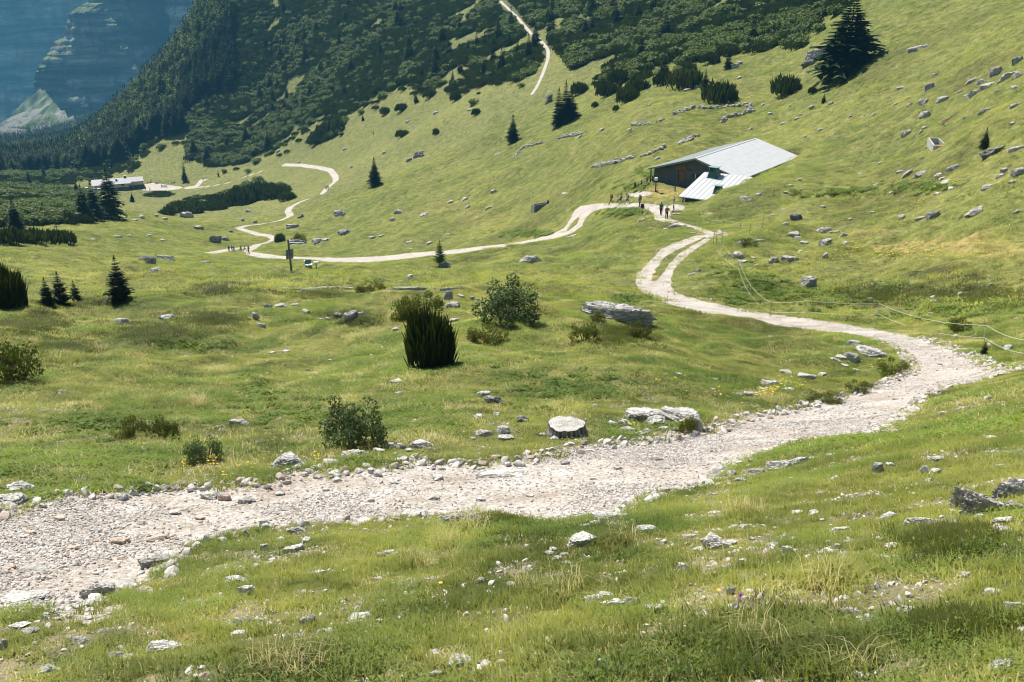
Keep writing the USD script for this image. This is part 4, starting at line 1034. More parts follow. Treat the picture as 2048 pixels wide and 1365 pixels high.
rock(908, 1050, 62, 30, G, 'grey cracked outcrop at the near edge of the track', sub=4, name='rock_outcrop'); rock(946, 1052, 40, 30, G, 'right half of the cracked outcrop at the near track edge', sub=4, name='rock_outcrop')
rock(1164, 1093, 62, 22, PL, 'flat pale slab in the grass below the track', sub=4, deep=.8); rock(1436, 1100, 68, 20, PL, 'slanting pale slab in a bare patch below the track', tilt=-.3, deep=.5)
rock(1840, 1054, 56, 24, PL, 'long white bar-shaped rock on the right near slope', facets=8, deep=.5, rough=.1)

rock_row('on the inner verge before the track bend', 'pale', '1706 692 32 17 1702 724 34 22 1739 714 58 15 1755 712 30 14 1672 726 30 10 1690 736 24 9 1712 744 18 10 1680 720 26 10 1765 716 24 16', PL, tilt=-.15)
rock_row('on the verge between pile and bend', 'white', '1572 749 27 15 1608 758 44 18 1645 752 20 10 1540 774 42 17 1576 783 26 12 1502 793 36 11 1478 791 16 8 1525 782 20 8', PL)
rock_row('in the grass just left of the stump', 'pale', '1006 868 30 22 968 873 35 18 1012 881 32 14 945 880 18 8 1112 880 24 12 1085 872 16 6', PL)
rock_row('on the far verge right of the tan boulder', 'pale', '802 899 24 18 842 896 54 22 784 896 20 16 662 933 38 20 705 916 52 9 758 905 24 8 820 904 20 8', PL)
rock_row('in the middle of the near meadow', 'pale', '793 767 27 12 797 791 20 12 958 838 26 14 992 833 18 14 830 845 18 7 1358 753 18 11 1428 762 14 8 1426 781 14 7 1190 815 14 9', PL)
rock_row('in the heather left of the thick dwarf pine', 'grey', '537 618 18 15 564 617 30 14 590 613 20 6 611 627 22 11 512 641 16 20 521 655 22 12 642 642 12 8 656 644 14 12 790 662 18 8 570 706 22 9 545 708 14 7', G)
rock_row('beside the leafy bush behind the dwarf pine', 'grey', '908 644 22 8 897 601 22 22 905 616 30 14 882 611 14 11 922 595 16 6 945 601 10 10 1075 596 16 7', G)
rock_row('scattered in the left meadow', 'small', '332 520 40 8 310 543 26 6 410 528 26 7 236 477 19 9 260 475 11 7 299 473 11 6 326 483 15 6 186 481 12 6 397 459 23 11 461 465 12 8 285 438 16 11 329 440 17 9', G)
rock_row('near the foot of the big spruces', 'small', '269 442 15 6 312 434 10 7 111 456 7 7 250 436 10 5 188 443 9 5 62 462 10 4', G)
rock_row('in the pasture between the two track bends', 'small', '497 425 12 8 510 447 11 9 485 443 9 8 797 428 21 11 786 443 11 9 744 478 14 7 762 474 10 5 900 407 14 7 848 432 20 8', G)
rock_row('in the pasture below the water trough', 'small', '929 401 14 8 936 417 11 9 977 419 14 8 987 387 13 9 818 487 16 4 895 470 14 5 860 488 14 4 822 500 9 4 1140 478 18 5', G)
rock_row('on the high pasture under the scrub', 'small', '818 323 13 9 768 308 8 6 690 300 10 5 1203 263 11 8 1159 277 10 8 1259 262 10 6 816 245 12 5 872 228 14 6 940 222 12 5 705 335 9 5 598 326 9 5 556 306 9 8', DK)
rock_row('on the slope just above the barn roof', 'grey', '1315 320 13 7 1470 136 16 10 1478 130 14 8 1374 183 16 6 1395 176 14 7 1300 212 10 5 1480 158 12 6 1505 194 8 5 1525 212 10 6 1540 230 14 8 1500 260 10 5', G)
rock_row('in the stony field above the long roof', 'pale', '1592 241 15 9 1623 218 21 11 1661 210 13 9 1600 232 12 6 1565 250 14 6 1580 214 10 6 1640 262 14 6 1668 270 10 6 1610 275 10 5 1700 235 10 6 1727 233 9 6', G)
rock_row('in the upper rock strip of the right slope', 'grey', '1821 213 23 12 1847 209 25 17 1884 204 32 12 1747 233 11 9 1790 212 12 8 1795 208 10 6 1940 168 25 14 1830 104 42 12 1852 95 16 8 1800 180 20 8 1870 152 14 8', G)
rock_row('in the boulder streak at the far right', 'grey', '2012 160 44 22 1976 176 42 14 1950 190 34 16 1935 196 22 10 1962 168 26 12 2036 156 30 18 1990 186 18 10 2030 178 24 9 1920 186 14 8', G, sub=3)
rock_row('around the rusty rock on the right slope', 'grey', '1848 236 26 20 1811 273 28 18 1841 267 13 10 1850 258 16 8 1968 226 32 12 1930 238 14 8 1905 232 10 6 2030 215 26 14 2025 250 16 7 1890 252 10 5', G)
rock_row('below the concrete tank', 'grey', '1909 340 36 16 1818 350 40 12 1842 352 40 14 1800 346 24 9 2000 356 24 14 2036 352 40 24 2010 344 24 12 1976 378 36 13 2026 367 24 11 1751 373 16 7 1721 350 16 7 1760 328 12 6', G)
rock_row('of the pale paved-looking patch', 'flat', '1876 354 24 10 1892 368 28 11 1902 380 20 7 1876 390 22 7 1884 360 18 8 1870 376 16 6', PL, deep=.9, name='stone')
rock_row('by the annex roof on the mound', 'grey', '1492 404 28 15 1517 393 17 9 1598 362 15 8 1581 374 15 8 1601 382 12 8 1571 388 15 7 1646 416 15 8 1567 420 12 5 1352 431 15 6 1545 432 10 4', G)
rock_row('around the dark wedge-shaped boulder', 'grey', '1571 452 13 10 1742 428 23 9 1804 438 25 9 1838 441 32 12 2036 427 26 10 1782 387 12 5 1950 432 50 7 1700 440 10 5', G)
rock_row('in the rocky ring above the fence', 'grey', '1646 467 38 17 1688 474 17 13 1668 468 26 8 1586 474 24 11 1607 489 20 9 1650 492 28 18 1691 488 18 6 1546 527 19 15 1578 524 38 15 1650 516 13 11 1602 505 14 7 1598 480 22 10', G)
rock_row('around the lower fence corner', 'grey', '1482 491 20 13 1520 484 20 7 1476 518 28 16 1483 527 22 6 1500 541 22 10 1508 518 12 6 1396 545 10 10 1383 552 18 7 1512 533 12 7 1436 470 14 6 1346 456 16 10 1291 431 12 8', G)
rock_row('along the short path below the barn yard', 'small', '1283 444 13 9 1301 459 8 5 1350 446 14 6 1370 452 12 5 1385 468 12 5 1330 460 10 5 1145 476 20 5', G)
rock_row('in the grassy hollow right of the track', 'small', '1980 575 10 10 1864 598 14 7 1910 604 12 6 1866 605 14 7 1920 590 13 6 2030 640 12 6 2014 700 24 12 1862 630 12 6 1740 600 14 6', PL)
rock_row('on the bank right above the near grass', 'white', '1853 911 22 15 1870 924 36 13 1753 946 28 24 1782 935 24 15 1846 949 19 21 1870 949 30 17 1855 964 17 10 1668 960 20 11 1692 909 11 11 1663 915 28 9 1888 829 18 10', PL)
rock_row('at the right end of the bank', 'pale', '1976 801 15 13 2009 813 20 8 1935 868 16 12 1980 880 26 12 1960 930 16 8 1948 978 20 10 2000 935 24 8', PL)
rock_row('along the turf edge of the track on the right', 'pale', '1560 940 60 14 1594 930 50 14 1620 922 30 10 1510 950 40 10 1580 964 16 12 1480 965 30 8 1640 990 20 9', PL, deep=.5)
rock_row('strewn round the bar-shaped rock', 'white', '1908 1051 27 13 1958 1037 15 11 2006 1049 40 11 2000 1067 38 13 1953 1067 27 11 1680 1065 33 14 1660 1057 10 10 1773 1039 34 20 1628 1031 26 10 1594 1029 22 9', PL)
rock_row('strewn in the turf below the bar-shaped rock', 'pale', '1546 1093 22 13 1576 1107 26 20 1642 1109 17 9 1672 1099 13 13 1786 1101 34 15 1926 1156 28 13 1986 1191 32 17 2030 1223 42 27 1770 1118 20 8', PL)
rock_row('in the lowest turf on the right', 'white', '1812 1231 38 23 1860 1229 25 15 1838 1231 17 11 1706 1233 34 21 1732 1251 50 21 1639 1233 13 17 1595 1223 11 13 1944 1263 17 9 2003 1336 46 23 2042 1271 26 21 1716 1363 42 15', PL)
rock_row('in the middle turf below the track', 'pale', '1296 1069 44 17 1268 1071 17 13 1256 1081 22 13 1216 1079 21 9 1241 1063 13 7 1365 1141 26 19 1400 1105 25 11 1460 1091 25 15 1487 1059 17 13 1376 1077 21 9 1406 1051 15 8', PL)
rock_row('at the near edge of the track', 'grey', '1210 1044 52 20 1190 1050 24 12 1468 1057 20 9 1446 1035 17 9 1240 1038 30 10 1170 1056 20 8', PL)
rock_row('round the orchid in the lower turf', 'pale', '1460 1191 18 20 1492 1199 22 9 1472 1228 22 23 1310 1225 42 19 1203 1339 22 24 1239 1151 17 11 1115 1164 20 19 1330 1360 20 10', PL)
rock_row('in the stony patch left of the flat pale slab', 'pale', '1098 1111 22 11 1115 1121 26 13 1135 1131 25 11 1106 1102 18 9 1150 1138 20 8 1128 1112 16 8', PL)
rock_row('in the lower left turf', 'pale', '617 1253 34 29 719 1247 52 19 650 1269 34 17 637 1151 30 15 782 1111 26 15 762 1115 17 13 514 1141 15 15 963 1167 27 16 719 1269 13 10 597 1287 25 12 690 1252 18 10', PL)
rock_row('on the turf rise just under the left track', 'grey', '586 1105 42 21 616 1087 27 17 592 1067 36 15 530 1101 17 15 472 1171 48 21 496 1191 30 25 560 1082 20 8 545 1122 16 8', PL)
rock_row('in the bottom left corner turf', 'pale', '325 1306 68 24 262 1317 25 11 230 1319 38 17 482 1275 36 15 490 1251 48 14 98 1347 38 17 160 1287 32 11 70 1291 15 9 5 1301 22 25 60 1267 32 9 40 1262 44 18', PL)
rock_row('at the left end of the near track verge', 'pale', '155 1207 22 14 165 1218 32 14 94 1237 16 14 115 1241 17 9 176 1240 20 10 190 1250 24 10 148 1228 16 8', PL)
rock_row('loose in the near track', 'grey', '675 965 21 13 652 983 15 9 867 1001 28 12 742 1005 15 11 788 969 23 11 1060 995 18 9 1186 960 16 8 960 1004 22 9 560 992 22 12 350 1030 24 12 285 1050 20 12 190 1066 22 12', PL)
rock_row('in the left half of the near track', 'tan', '120 1042 22 12 60 1070 20 10 240 1090 36 10 310 1084 30 10 330 1078 18 12 400 1040 24 10 150 1100 24 12 20 1140 26 12 245 1120 20 9 190 1150 14 8', plain('tan_rock', (0.42, 0.33, 0.25), .9, scale=9, bump=.02))
rock_row('in the right half of the near track', 'pale', '1130 930 22 10 1420 905 16 9 1500 880 14 8 1640 850 14 7 1235 940 20 9 1350 900 14 7 1560 852 12 6 1700 815 12 6 1790 800 12 6 1880 730 10 5', G)

solo('small_rocks', joined(STREWN), M_ROCK, 'small grey rocks strewn over meadow and pasture', 'rocks', smooth_=35, kind='stuff')
# small loose stones: uncounted litter on the tracks and verges
r5 = np.random.default_rng(505)
def pebble(name, ramp):
    return mat(name, {'o': ('object_info', {}), 'g': ('geometry', {}), 'w': ('white_noise_texture', {'dimensions': '3D'}), 's': ('vector_math', {'math_type': 'snap', 'vector2': (.09, .09, .09)}), 'n': ('noise_texture', {'scale': 30.0, 'detail': 3.0}),
        'a': ('math', {'math_type': 'multiply_add', 'value2': .7}), 'b': ('math', {'math_type': 'multiply_add', 'value2': .5, 'value3': -.15}), 'r': ('rgb_ramp', {'ramp': ramp}), 'p': ('principled_bsdf', {'roughness': .9, 'specular_ior_level': .2})},
        [('g.position', 's.vector1'), ('s.vector', 'w.vector'), ('g.position', 'n.vector'), ('n.fac', 'b.value1'), ('w.value', 'a.value1'), ('b.value', 'a.value3'), ('a.value', 'r.fac'), ('r.color', 'p.base_color')])
M_PEBBLE = pebble('pale_pebbles', [(.05, (.27, .23, .19)), (.4, (.44, .40, .355)), (.95, (.60, .57, .53))])
M_PEBBLE2 = pebble('tan_pebbles', [(.05, (.22, .16, .115)), (.4, (.35, .29, .235)), (.95, (.48, .43, .37))])
STONES = [(f'loose_stone_{i}', rock_mesh(300 + i, 1, .8, .62, 1, .12, 8), m, 30) for i, m in enumerate([M_PEBBLE, M_PEBBLE, M_PEBBLE2, M_PEBBLE, PL])]
def stones_on(n, d0, d1, keep, s0, s1, power=2.2):
    P = scatter_r(n, d0, d1, r5)
    sd = track_distance(P[:, 0], P[:, 1])
    P = P[keep(P, sd)]
    s = s0 + (s1 - s0) * r5.random(len(P)) ** power
    return P, s
def scatter_r(n, d0, d1, r, a0=-0.58, a1=0.58):
    a = a0 + (a1 - a0) * r.random(n)
    d = np.sqrt(d0 ** 2 + (d1 ** 2 - d0 ** 2) * r.random(n))
    x, y = d * np.sin(a), d * np.cos(a)
    return np.c_[x, y, height(x, y)]
sets = [stones_on(520000, 7, 24, lambda P, s: (s < .15) & (r5.random(len(P)) < .12 + 1.5 * smooth(world_noise(P, 1.5, 7), .40, .62)), .009, .06, 5.0),
        stones_on(260000, 20, 60, lambda P, s: (s < .15) & (r5.random(len(P)) < .1 + 1.4 * smooth(world_noise(P, 1.8, 7), .38, .62)), .016, .075, 4.5),
        stones_on(60000, 8, 50, lambda P, s: (np.abs(s) < .30) , .05, .22, 2.6),
        stones_on(26000, 4, 30, lambda P, s: (s > .0) & (world_noise(P, 1.1, 9) > .64), .015, .08, 3.0),
        stones_on(90000, 3.5, 26, lambda P, s: (s > .0) & (world_noise(P, .42, 61) < .41), .01, .06, 3.5),
        stones_on(12000, 30, 140, lambda P, s: (s > .0) & (world_noise(P, 6, 19) > .61), .05, .22, 3.0)]
P = np.vstack([a for a, b in sets]); sc = np.concatenate([b for a, b in sets])
q = r5.normal(size=(len(P), 4)) * [1, .25, .25, 1]; q /= np.linalg.norm(q, axis=1, keepdims=True)
instancer('/World/loose_stones', STONES, P + np.c_[0 * sc, 0 * sc, .10 * sc], r5.integers(0, 5, len(P)), q, np.stack([sc * (.8 + .5 * r5.random(len(P))), sc, sc * (.6 + .5 * r5.random(len(P)))], 1),
          'loose pale gravel and stones strewn over the track and verges', 'gravel')

# old dry stone walls on the pasture
def stone_wall(txt, label, hgt=.8, gap=0.12):
    v = np.array(list(map(float, txt.split()))).reshape(-1, 2)
    P = at_many(v[:, 0], v[:, 1])
    line = sg.LineString(P[:, :2])
    ms, r = [], np.random.default_rng(int(v[0, 0]))
    n = int(line.length / .55)
    for k in range(n):
        c = line.interpolate((k + r.random() * .6) * .55).coords[0]
        if meshkit.noise(np.array([c[0] / 5, c[1] / 5, 0]), 3) < gap * 2.2:
            continue
        for lev in range(2):
            w = .45 + .5 * r.random()
            a, f = rock_mesh(int(r.integers(1, 9000)), w, w * .8, w * .65, 1, .12, 8)
            x, y = c[0] + r.normal() * .22, c[1] + r.normal() * .22
            ms.append((a + [x, y, height(x, y) + .12 + lev * hgt * .42 * r.random()], f))
    return solo('dry_stone_wall', joined(ms), M_ROCK, label, 'stone wall', 'old dry stone walls on the pasture', smooth_=False)
stone_wall('1028 318 1040 302 1050 295 1080 288 1115 280 1140 272 1163 270', 'collapsed dry stone wall left of the barn on the open pasture')
stone_wall('1185 335 1210 330 1240 324 1268 317', 'low dry stone wall piece nearest the left barn eave', .7)
stone_wall('1285 314 1305 306 1320 300 1333 294', 'short thick dry stone wall above the left barn eave', .9)
stone_wall('1358 290 1380 280 1400 268 1416 257', 'thin line of wall stones running up from the barn roof', .4, .3)
stone_wall('1262 252 1285 250 1310 246 1328 240', 'straight dry stone wall above the middle of the pasture', .7)
stone_wall('1344 232 1362 226 1380 220 1410 217 1440 217 1465 214 1490 211 1502 219 1504 224 1490 228 1465 233 1450 236', 'hooked dry stone wall turning back on itself above the barn', .9)
stone_wall('1445 244 1448 240 1462 241', 'short stub of wall stones inside the hooked wall', .9)

# ---------------------------------------------------------------- buildings and furniture
def box(x0, x1, y0, y1, z0, z1):
    return trimesh.creation.box(bounds=[(x0, y0, z0), (x1, y1, z1)])
def mesh_of(*ms):
    return trimesh.util.concatenate([m if isinstance(m, trimesh.Trimesh) else trimesh.Trimesh(m[0], m[1], process=False) for m in ms])
def slab4(a, b, c, d, t):
    """a sheet through four corners, thickness t downwards"""
    q = np.array([a, b, c, d], float)
    lo = q - [0, 0, t]
    v = np.vstack([q, lo])
    f = [(0, 1, 2), (0, 2, 3), (4, 6, 5), (4, 7, 6)]
    for i in range(4):
        j = (i + 1) % 4
        f += [(i, 4 + i, 4 + j), (i, 4 + j, j)]
    m = trimesh.Trimesh(v, np.array(f), process=False)
    m.fix_normals()
    return m

M_ROOF_PALE = plain('pale_roof_sheet', (0.45, 0.452, 0.442), .55, vary=.09, scale=.9, spec=.25)
M_ROOF_OLD = plain('old_grey_roof_sheet', (0.19, 0.21, 0.205), .6, vary=.12, scale=.8, spec=.3)
M_SEAM = plain('roof_seam', (0.40, 0.415, 0.42), .5, vary=.05)
M_TRIM = plain('green_grey_trim', (0.16, 0.21, 0.18), .6, vary=.1)
M_WALL = plain('barn_plaster', (0.085, 0.088, 0.075), .9, vary=.22, scale=1.4, bump=.02)
M_STONEWALL = plain('barn_stone_base', (0.09, 0.085, 0.075), .9, vary=.5, scale=3.0, bump=.05)
M_WOOD = plain('weathered_wood', (0.16, 0.12, 0.085), .85, vary=.3, scale=6, bump=.01)
M_WOOD_DARK = plain('dark_wood', (0.060, 0.045, 0.034), .85, vary=.3, scale=6)
M_DOOR = plain('orange_brown_door', (0.15, 0.065, 0.03), .6, vary=.2, scale=4)
M_GREEN = plain('dark_green_paint', (0.022, 0.075, 0.060), .45, vary=.15, scale=2)
M_GREENLID = plain('pale_green_lid', (0.20, 0.30, 0.26), .5, vary=.1)
M_BLACK = plain('black_opening', (0.012, 0.012, 0.013), .4, vary=.1)
M_WHITE = plain('white_paint', (0.72, 0.72, 0.70), .5, vary=.06)
M_STEEL = plain('galvanised_steel', (0.42, 0.43, 0.44), .45, metallic=.4, vary=.1)
M_STEEL_DARK = plain('dark_steel_pole', (0.085, 0.095, 0.085), .5, vary=.1)
M_CONCRETE = plain('pale_concrete', (0.48, 0.46, 0.42), .9, vary=.15, scale=3, bump=.01)
M_RED = plain('red_paint', (0.42, 0.06, 0.04), .5, vary=.1)
M_GLASS = mat('window_glass', {'t': ('transparent_bsdf', {'color': (0.55, 0.6, 0.6)}), 'g': ('glossy_bsdf', {'roughness': 0.05, 'color': (0.9, 0.95, 1)}), 'f': ('fresnel', {'IOR': 1.6}), 'x': ('mix_closure', {})},
              [('f.fac', 'x.fac'), ('t.BSDF', 'x.closure1'), ('g.BSDF', 'x.closure2')], surface='x.closure')

# --- the barn. Local axes: x across the gable, y along the ridge, z up; origin under the near end of the ridge on the yard
Z0 = -30.85
barn = thing('barn', 'long low barn with white metal roof, grey gable wall and orange brown door', 'barn', (B_P[0], B_P[1], Z0), -B_TH)
RZ, EZ, HW, LEN = 30.85 - 26.19, 30.85 - 28.51, 7.73, 23.8
NST = 11
for k in range(NST):
    a, b = k / NST, (k + 1) / NST - .0008
    zt = lambda t: RZ - (RZ - EZ) * t
    part(barn, 'roof_panel', slab4((HW * a, 0, zt(a) + .004 * (k % 2)), (HW * b, 0, zt(b) + .004 * (k % 2)), (HW * b, LEN, zt(b) + .004 * (k % 2)), (HW * a, LEN, zt(a) + .004 * (k % 2)), .05), M_ROOF_PALE)
for k in range(8):
    a, b = k / 8, (k + 1) / 8 - .0008
    part(barn, 'roof_panel', slab4((-HW * a, 0, zt(a) + .004 * (k % 2)), (-HW * b, 0, zt(b) + .004 * (k % 2)), (-HW * b, LEN, zt(b) + .004 * (k % 2)), (-HW * a, LEN, zt(a) + .004 * (k % 2)), .05), M_ROOF_OLD, label='old darker grey roof sheet' if k == 0 else None)
part(barn, 'ridge_cap', slab4((-.16, -.03, RZ + .02), (.16, -.03, RZ + .02), (.16, LEN + .03, RZ + .02), (-.16, LEN + .03, RZ + .02), .03), M_ROOF_PALE)
for sgn in (-1, 1):
    part(barn, 'barge_board', slab4((0, -.06, RZ - .02), (sgn * HW, -.06, EZ - .02), (sgn * HW, -.003, EZ - .02), (0, -.003, RZ - .02), .24), M_TRIM)
    part(barn, 'eave_board', box(sgn * HW - .04, sgn * HW + .04, 0, LEN, EZ - .24, EZ - .06), M_TRIM)
Wx = 7.25
gable = trimesh.creation.extrude_polygon(sg.Polygon([(-Wx, -.6), (Wx, -.6), (Wx, EZ - .06), (0, RZ - .14), (-Wx, EZ - .06)]).difference(shapely.union_all([sg.box(-3.1, .1, -1.8, 2.35), sg.box(-.8, 1.45, -.2, 2.1), sg.box(-.1, 1.45, .48, 2.1)])), .35)
def upright(m, y):
    """an outline drawn in x, z turned to stand at depth y"""
    v = np.array(m.vertices)
    return trimesh.Trimesh(np.c_[v[:, 0], y + .35 - v[:, 2], v[:, 1]], m.faces[:, ::-1], process=False)
part(barn, 'gable_wall', upright(gable, 1.0), M_WALL)
part(barn, 'stone_base', box(-Wx - .04, Wx + .04, .93, .998, -.6, .55), M_STONEWALL)
part(barn, 'side_wall', box(-Wx, -Wx + .35, 1.36, LEN - 1, -.6, EZ), M_WALL); part(barn, 'side_wall', box(Wx - .35, Wx, 1.36, LEN - 1, -.6, EZ), M_WALL)
part(barn, 'back_wall', upright(trimesh.creation.extrude_polygon(sg.Polygon([(-Wx, -.6), (Wx, -.6), (Wx, EZ - .06), (0, RZ - .14), (-Wx, EZ - .06)]), .3), LEN - 1), M_WALL)
d = part(barn, 'door', box(-3.04, -1.86, 1.10, 1.16, .1, 2.3), M_DOOR)
for k in range(6):
    part(d, 'plank', box(-3.03 + k * .195, -3.03 + k * .195 + .18, 1.07, 1.098, .12, 2.28), M_DOOR)
part(d, 'handle', box(-1.98, -1.94, 1.02, 1.068, 1.1, 1.25), M_BLACK)
part(barn, 'hayloft_shutter', box(-3.5, -1.75, .93, .997, 2.42, 3.05), M_DOOR)
for x0, x1 in ((-.8, -.2), (-.1, .48)):
    w = part(barn, 'window', mesh_of(box(x0, x0 + .06, 1.05, 1.12, 1.45, 2.1), box(x1 - .06, x1, 1.05, 1.12, 1.45, 2.1), box(x0 + .06, x1 - .06, 1.05, 1.12, 2.04, 2.1), box(x0 + .06, x1 - .06, 1.05, 1.12, 1.45, 1.51)), M_WOOD_DARK)
    part(w, 'pane', box(x0 + .06, x1 - .06, 1.08, 1.09, 1.51, 2.04), M_GLASS)
part(barn, 'window_post', box(-.195, -.105, .96, 1.02, 1.4, 2.12), M_WHITE)
for x in (-5.0, -1.2, 1.6):
    part(barn, 'wall_lamp', mesh_of(box(x - .35, x + .35, .86, .998, 2.55, 2.68), box(x - .22, x + .2, .8, .859, 2.62, 2.72)), M_WOOD_DARK)
for x in (-6.2, -3.6, -1.2, 1.2, 3.6, 6.2):
    zr = RZ - (RZ - EZ) * abs(x) / HW - .34
    part(barn, 'purlin', box(x - .09, x + .09, .02, .998, zr, zr + .2), M_WOOD)
part(barn, 'eave_post', box(-HW + .16, -HW + .30, .35, .49, -.4, EZ - .2), M_WOOD_DARK)

# --- the lean-to in front of it
annex = thing('annex', 'lower lean-to shed with seamed white metal roof half buried by the grass mound', 'shed', (B_P[0], B_P[1], Z0), -B_TH)
AU, AV0, AV1, AZ0, AZ1 = -8.62, 1.86, 9.4, 30.85 - 27.98, 30.85 - 30.27
NP = 10
for k in range(NP):
    x0, x1 = AV0 + (AV1 - AV0) * k / NP, AV0 + (AV1 - AV0) * (k + 1) / NP - .01
    part(annex, 'roof_panel', slab4((x0, AU, AZ1), (x1, AU, AZ1), (x1, -.1, AZ0), (x0, -.1, AZ0), .05), M_ROOF_PALE)
    if k:
        part(annex, 'roof_seam', slab4((x0 - .05, AU + .01, AZ1 + .055), (x0 + .03, AU + .01, AZ1 + .055), (x0 + .03, -.12, AZ0 + .055), (x0 - .05, -.12, AZ0 + .055), .05), M_SEAM)
part(annex, 'barge_board', slab4((AV0 - .07, AU, AZ1 - .01), (AV0 - .005, AU, AZ1 - .01), (AV0 - .005, -.1, AZ0 - .01), (AV0 - .07, -.1, AZ0 - .01), .2), M_SEAM)
part(annex, 'gutter', mesh_of(cone((AV0, AU - .06, AZ1 - .08), (AV1, AU - .06, AZ1 - .08), .07, .07, 8)), M_STEEL_DARK)
part(annex, 'drain_pipe', cone((AV0 + .7, AU + .1, -.9), (AV0 + .7, AU + .1, AZ1 - .1), .05, .05, 8), M_STEEL_DARK)
part(annex, 'wall', mesh_of(slab4((AV0 + .5, AU + .9, AZ1 + .1), (AV0 + .85, AU + .9, AZ1 + .1), (AV0 + .85, .9, AZ0 - .2), (AV0 + .5, .9, AZ0 - .2), 3.2)), M_WALL)
part(annex, 'wall', box(AV0 + .86, AV1 - .4, AU + .9, AU + 1.2, -1.1, AZ1 + .1), M_STONEWALL)
for x in (AV0 + .55, AV0 + 1.4):
    part(annex, 'post', box(x - .08, x + .08, AU + .2, AU + .36, -1.0, AZ1 - .06), M_WOOD_DARK)
part(annex, 'brace', slab4((AV0 + 1.45, AU + .24, -.55), (AV0 + 1.45, AU + .36, -.55), (AV0 + 2.6, AU + .36, -.05), (AV0 + 2.6, AU + .24, -.05), .12), M_WOOD)
def cowl(x, y, z, w, h, label):
    """a flared ventilation housing: sloping sides, dark mouth, flat lid with corner pins"""
    p = np.array([x, y, z])
    v = np.array([(-1, -1, 0), (1, -1, 0), (1, 1, 0), (-1, 1, 0), (-.62, -.62, 1), (.62, -.62, 1), (.62, .62, 1), (-.62, .62, 1)], float) * [w / 2, w / 2, h] + p
    f = [(0, 1, 5), (0, 5, 4), (1, 2, 6), (1, 6, 5), (2, 3, 7), (2, 7, 6), (3, 0, 4), (3, 4, 7), (4, 5, 6), (4, 6, 7)]
    c = part(annex, 'ventilation_cowl', trimesh.Trimesh(v, np.array(f), process=False), M_GREEN, label=label)
    part(c, 'mouth', slab4(p + [-.34 * w, -.41 * w, h * .62], p + [.05 * w, -.41 * w, h * .62], p + [.02 * w, -.335 * w, h * .95], p + [-.30 * w, -.335 * w, h * .95], .02), M_BLACK)
    part(c, 'collar', box(x - w * .56, x + w * .56, y - w * .56, y + w * .56, z - .25, z + .02), M_GREEN)
    part(c, 'lid', box(x - w * .48, x + w * .48, y - w * .48, y + w * .48, z + h + .06, z + h + .12), M_GREENLID)
    part(c, 'pin', mesh_of(*[box(x + a * w * .28 - .03, x + a * w * .28 + .03, y + b * w * .28 - .03, y + b * w * .28 + .03, z + h, z + h + .06) for a in (-1, 1) for b in (-1, 1)]), M_GREEN)
cowl(3.85, -1.25, AZ0 - .45, 1.55, 1.45, 'large green roof cowl by the barn gable')
cowl(6.75, -6.0, AZ1 + .55, 1.25, 1.1, 'smaller green roof cowl near the mound')
part(annex, 'red_box', box(2.5, 3.0, -.32, -.02, AZ0 + .02, AZ0 + .5), M_RED)

# --- the mountain hut
hp = at(240, 381)
HUT_A = math.radians(24)
hut = thing('mountain_hut', 'cream walled mountain hut with grey roof and dark timber base behind a tall spruce', 'house', hp, HUT_A)
hs = size(1, hp)                                           # metres per photograph pixel there
HL, HRt = -49 * hs, 47 * hs
def hz_(r0, r1):
    return (r1 - r0) * hs * 1.02
HEV = hz_(367, 381)
for k in range(8):
    a, b = k / 8, (k + 1) / 8
    xl = HL - .4
    part(hut, 'roof_panel', slab4((xl + (HRt - xl) * a, -1.0 if a < .7 else .6, HEV - (.25 if a < .7 else -.12)), (xl + (HRt - xl) * b - .02, -1.0 if a < .7 else .6, HEV - (.25 if a < .7 else -.12)), (xl + (HRt - xl) * b - .02, 5.5, HEV + 1.7), (xl + (HRt - xl) * a, 5.5, HEV + 1.7), .2), plain('hut_roof', (0.19, 0.19, 0.195), .6, vary=.08, scale=1.5) if k == 0 and '/World/Looks/hut_roof' else UsdShade.Material.Get(stage, '/World/Looks/hut_roof'))
    part(hut, 'roof_panel', slab4((xl + (HRt - xl) * a, 5.5, HEV + 1.7), (xl + (HRt - xl) * b - .02, 5.5, HEV + 1.7), (xl + (HRt - xl) * b - .02, 11.6, HEV - .1), (xl + (HRt - xl) * a, 11.6, HEV - .1), .2), UsdShade.Material.Get(stage, '/World/Looks/hut_roof'))
M_CREAM = plain('cream_plaster', (0.60, 0.50, 0.31), .85, vary=.07)
M_HUTBASE = plain('grey_timber_base', (0.125, 0.115, 0.105), .85, vary=.2)
XS = HL + (HRt - HL) * .69
part(hut, 'wall', box(HL + .6, XS, 0, 11, -2, HEV - .05), M_CREAM)
part(hut, 'wall', box(XS + .01, HRt - .7, 1.6, 11, HEV * .48, HEV + .35), M_CREAM, label='recessed cream upper wall')
part(hut, 'porch_wall', box(XS + .01, HRt - .5, .8, 10.9, -2, HEV * .47), M_WOOD_DARK, label='dark timber ground floor')
part(hut, 'base_wall', box(HL + .55, XS - .02, -.12, -.005, -2, HEV * .42), M_HUTBASE)
for x0, w in ((.02, 1.9), (.30, 1.5), (.56, 1.2), (.62, 2.6)):
    xx = HL + 1.2 + (XS - HL) * x0
    wd = part(hut, 'window', mesh_of(box(xx - .08, xx, -.2, -.125, HEV * .16, HEV * .36), box(xx + w, xx + w + .08, -.2, -.125, HEV * .16, HEV * .36), box(xx, xx + w, -.2, -.125, HEV * .34, HEV * .36), box(xx, xx + w, -.2, -.125, HEV * .16, HEV * .18)), M_WOOD_DARK)
    part(wd, 'pane', box(xx, xx + w, -.16, -.14, HEV * .18, HEV * .34), M_BLACK)
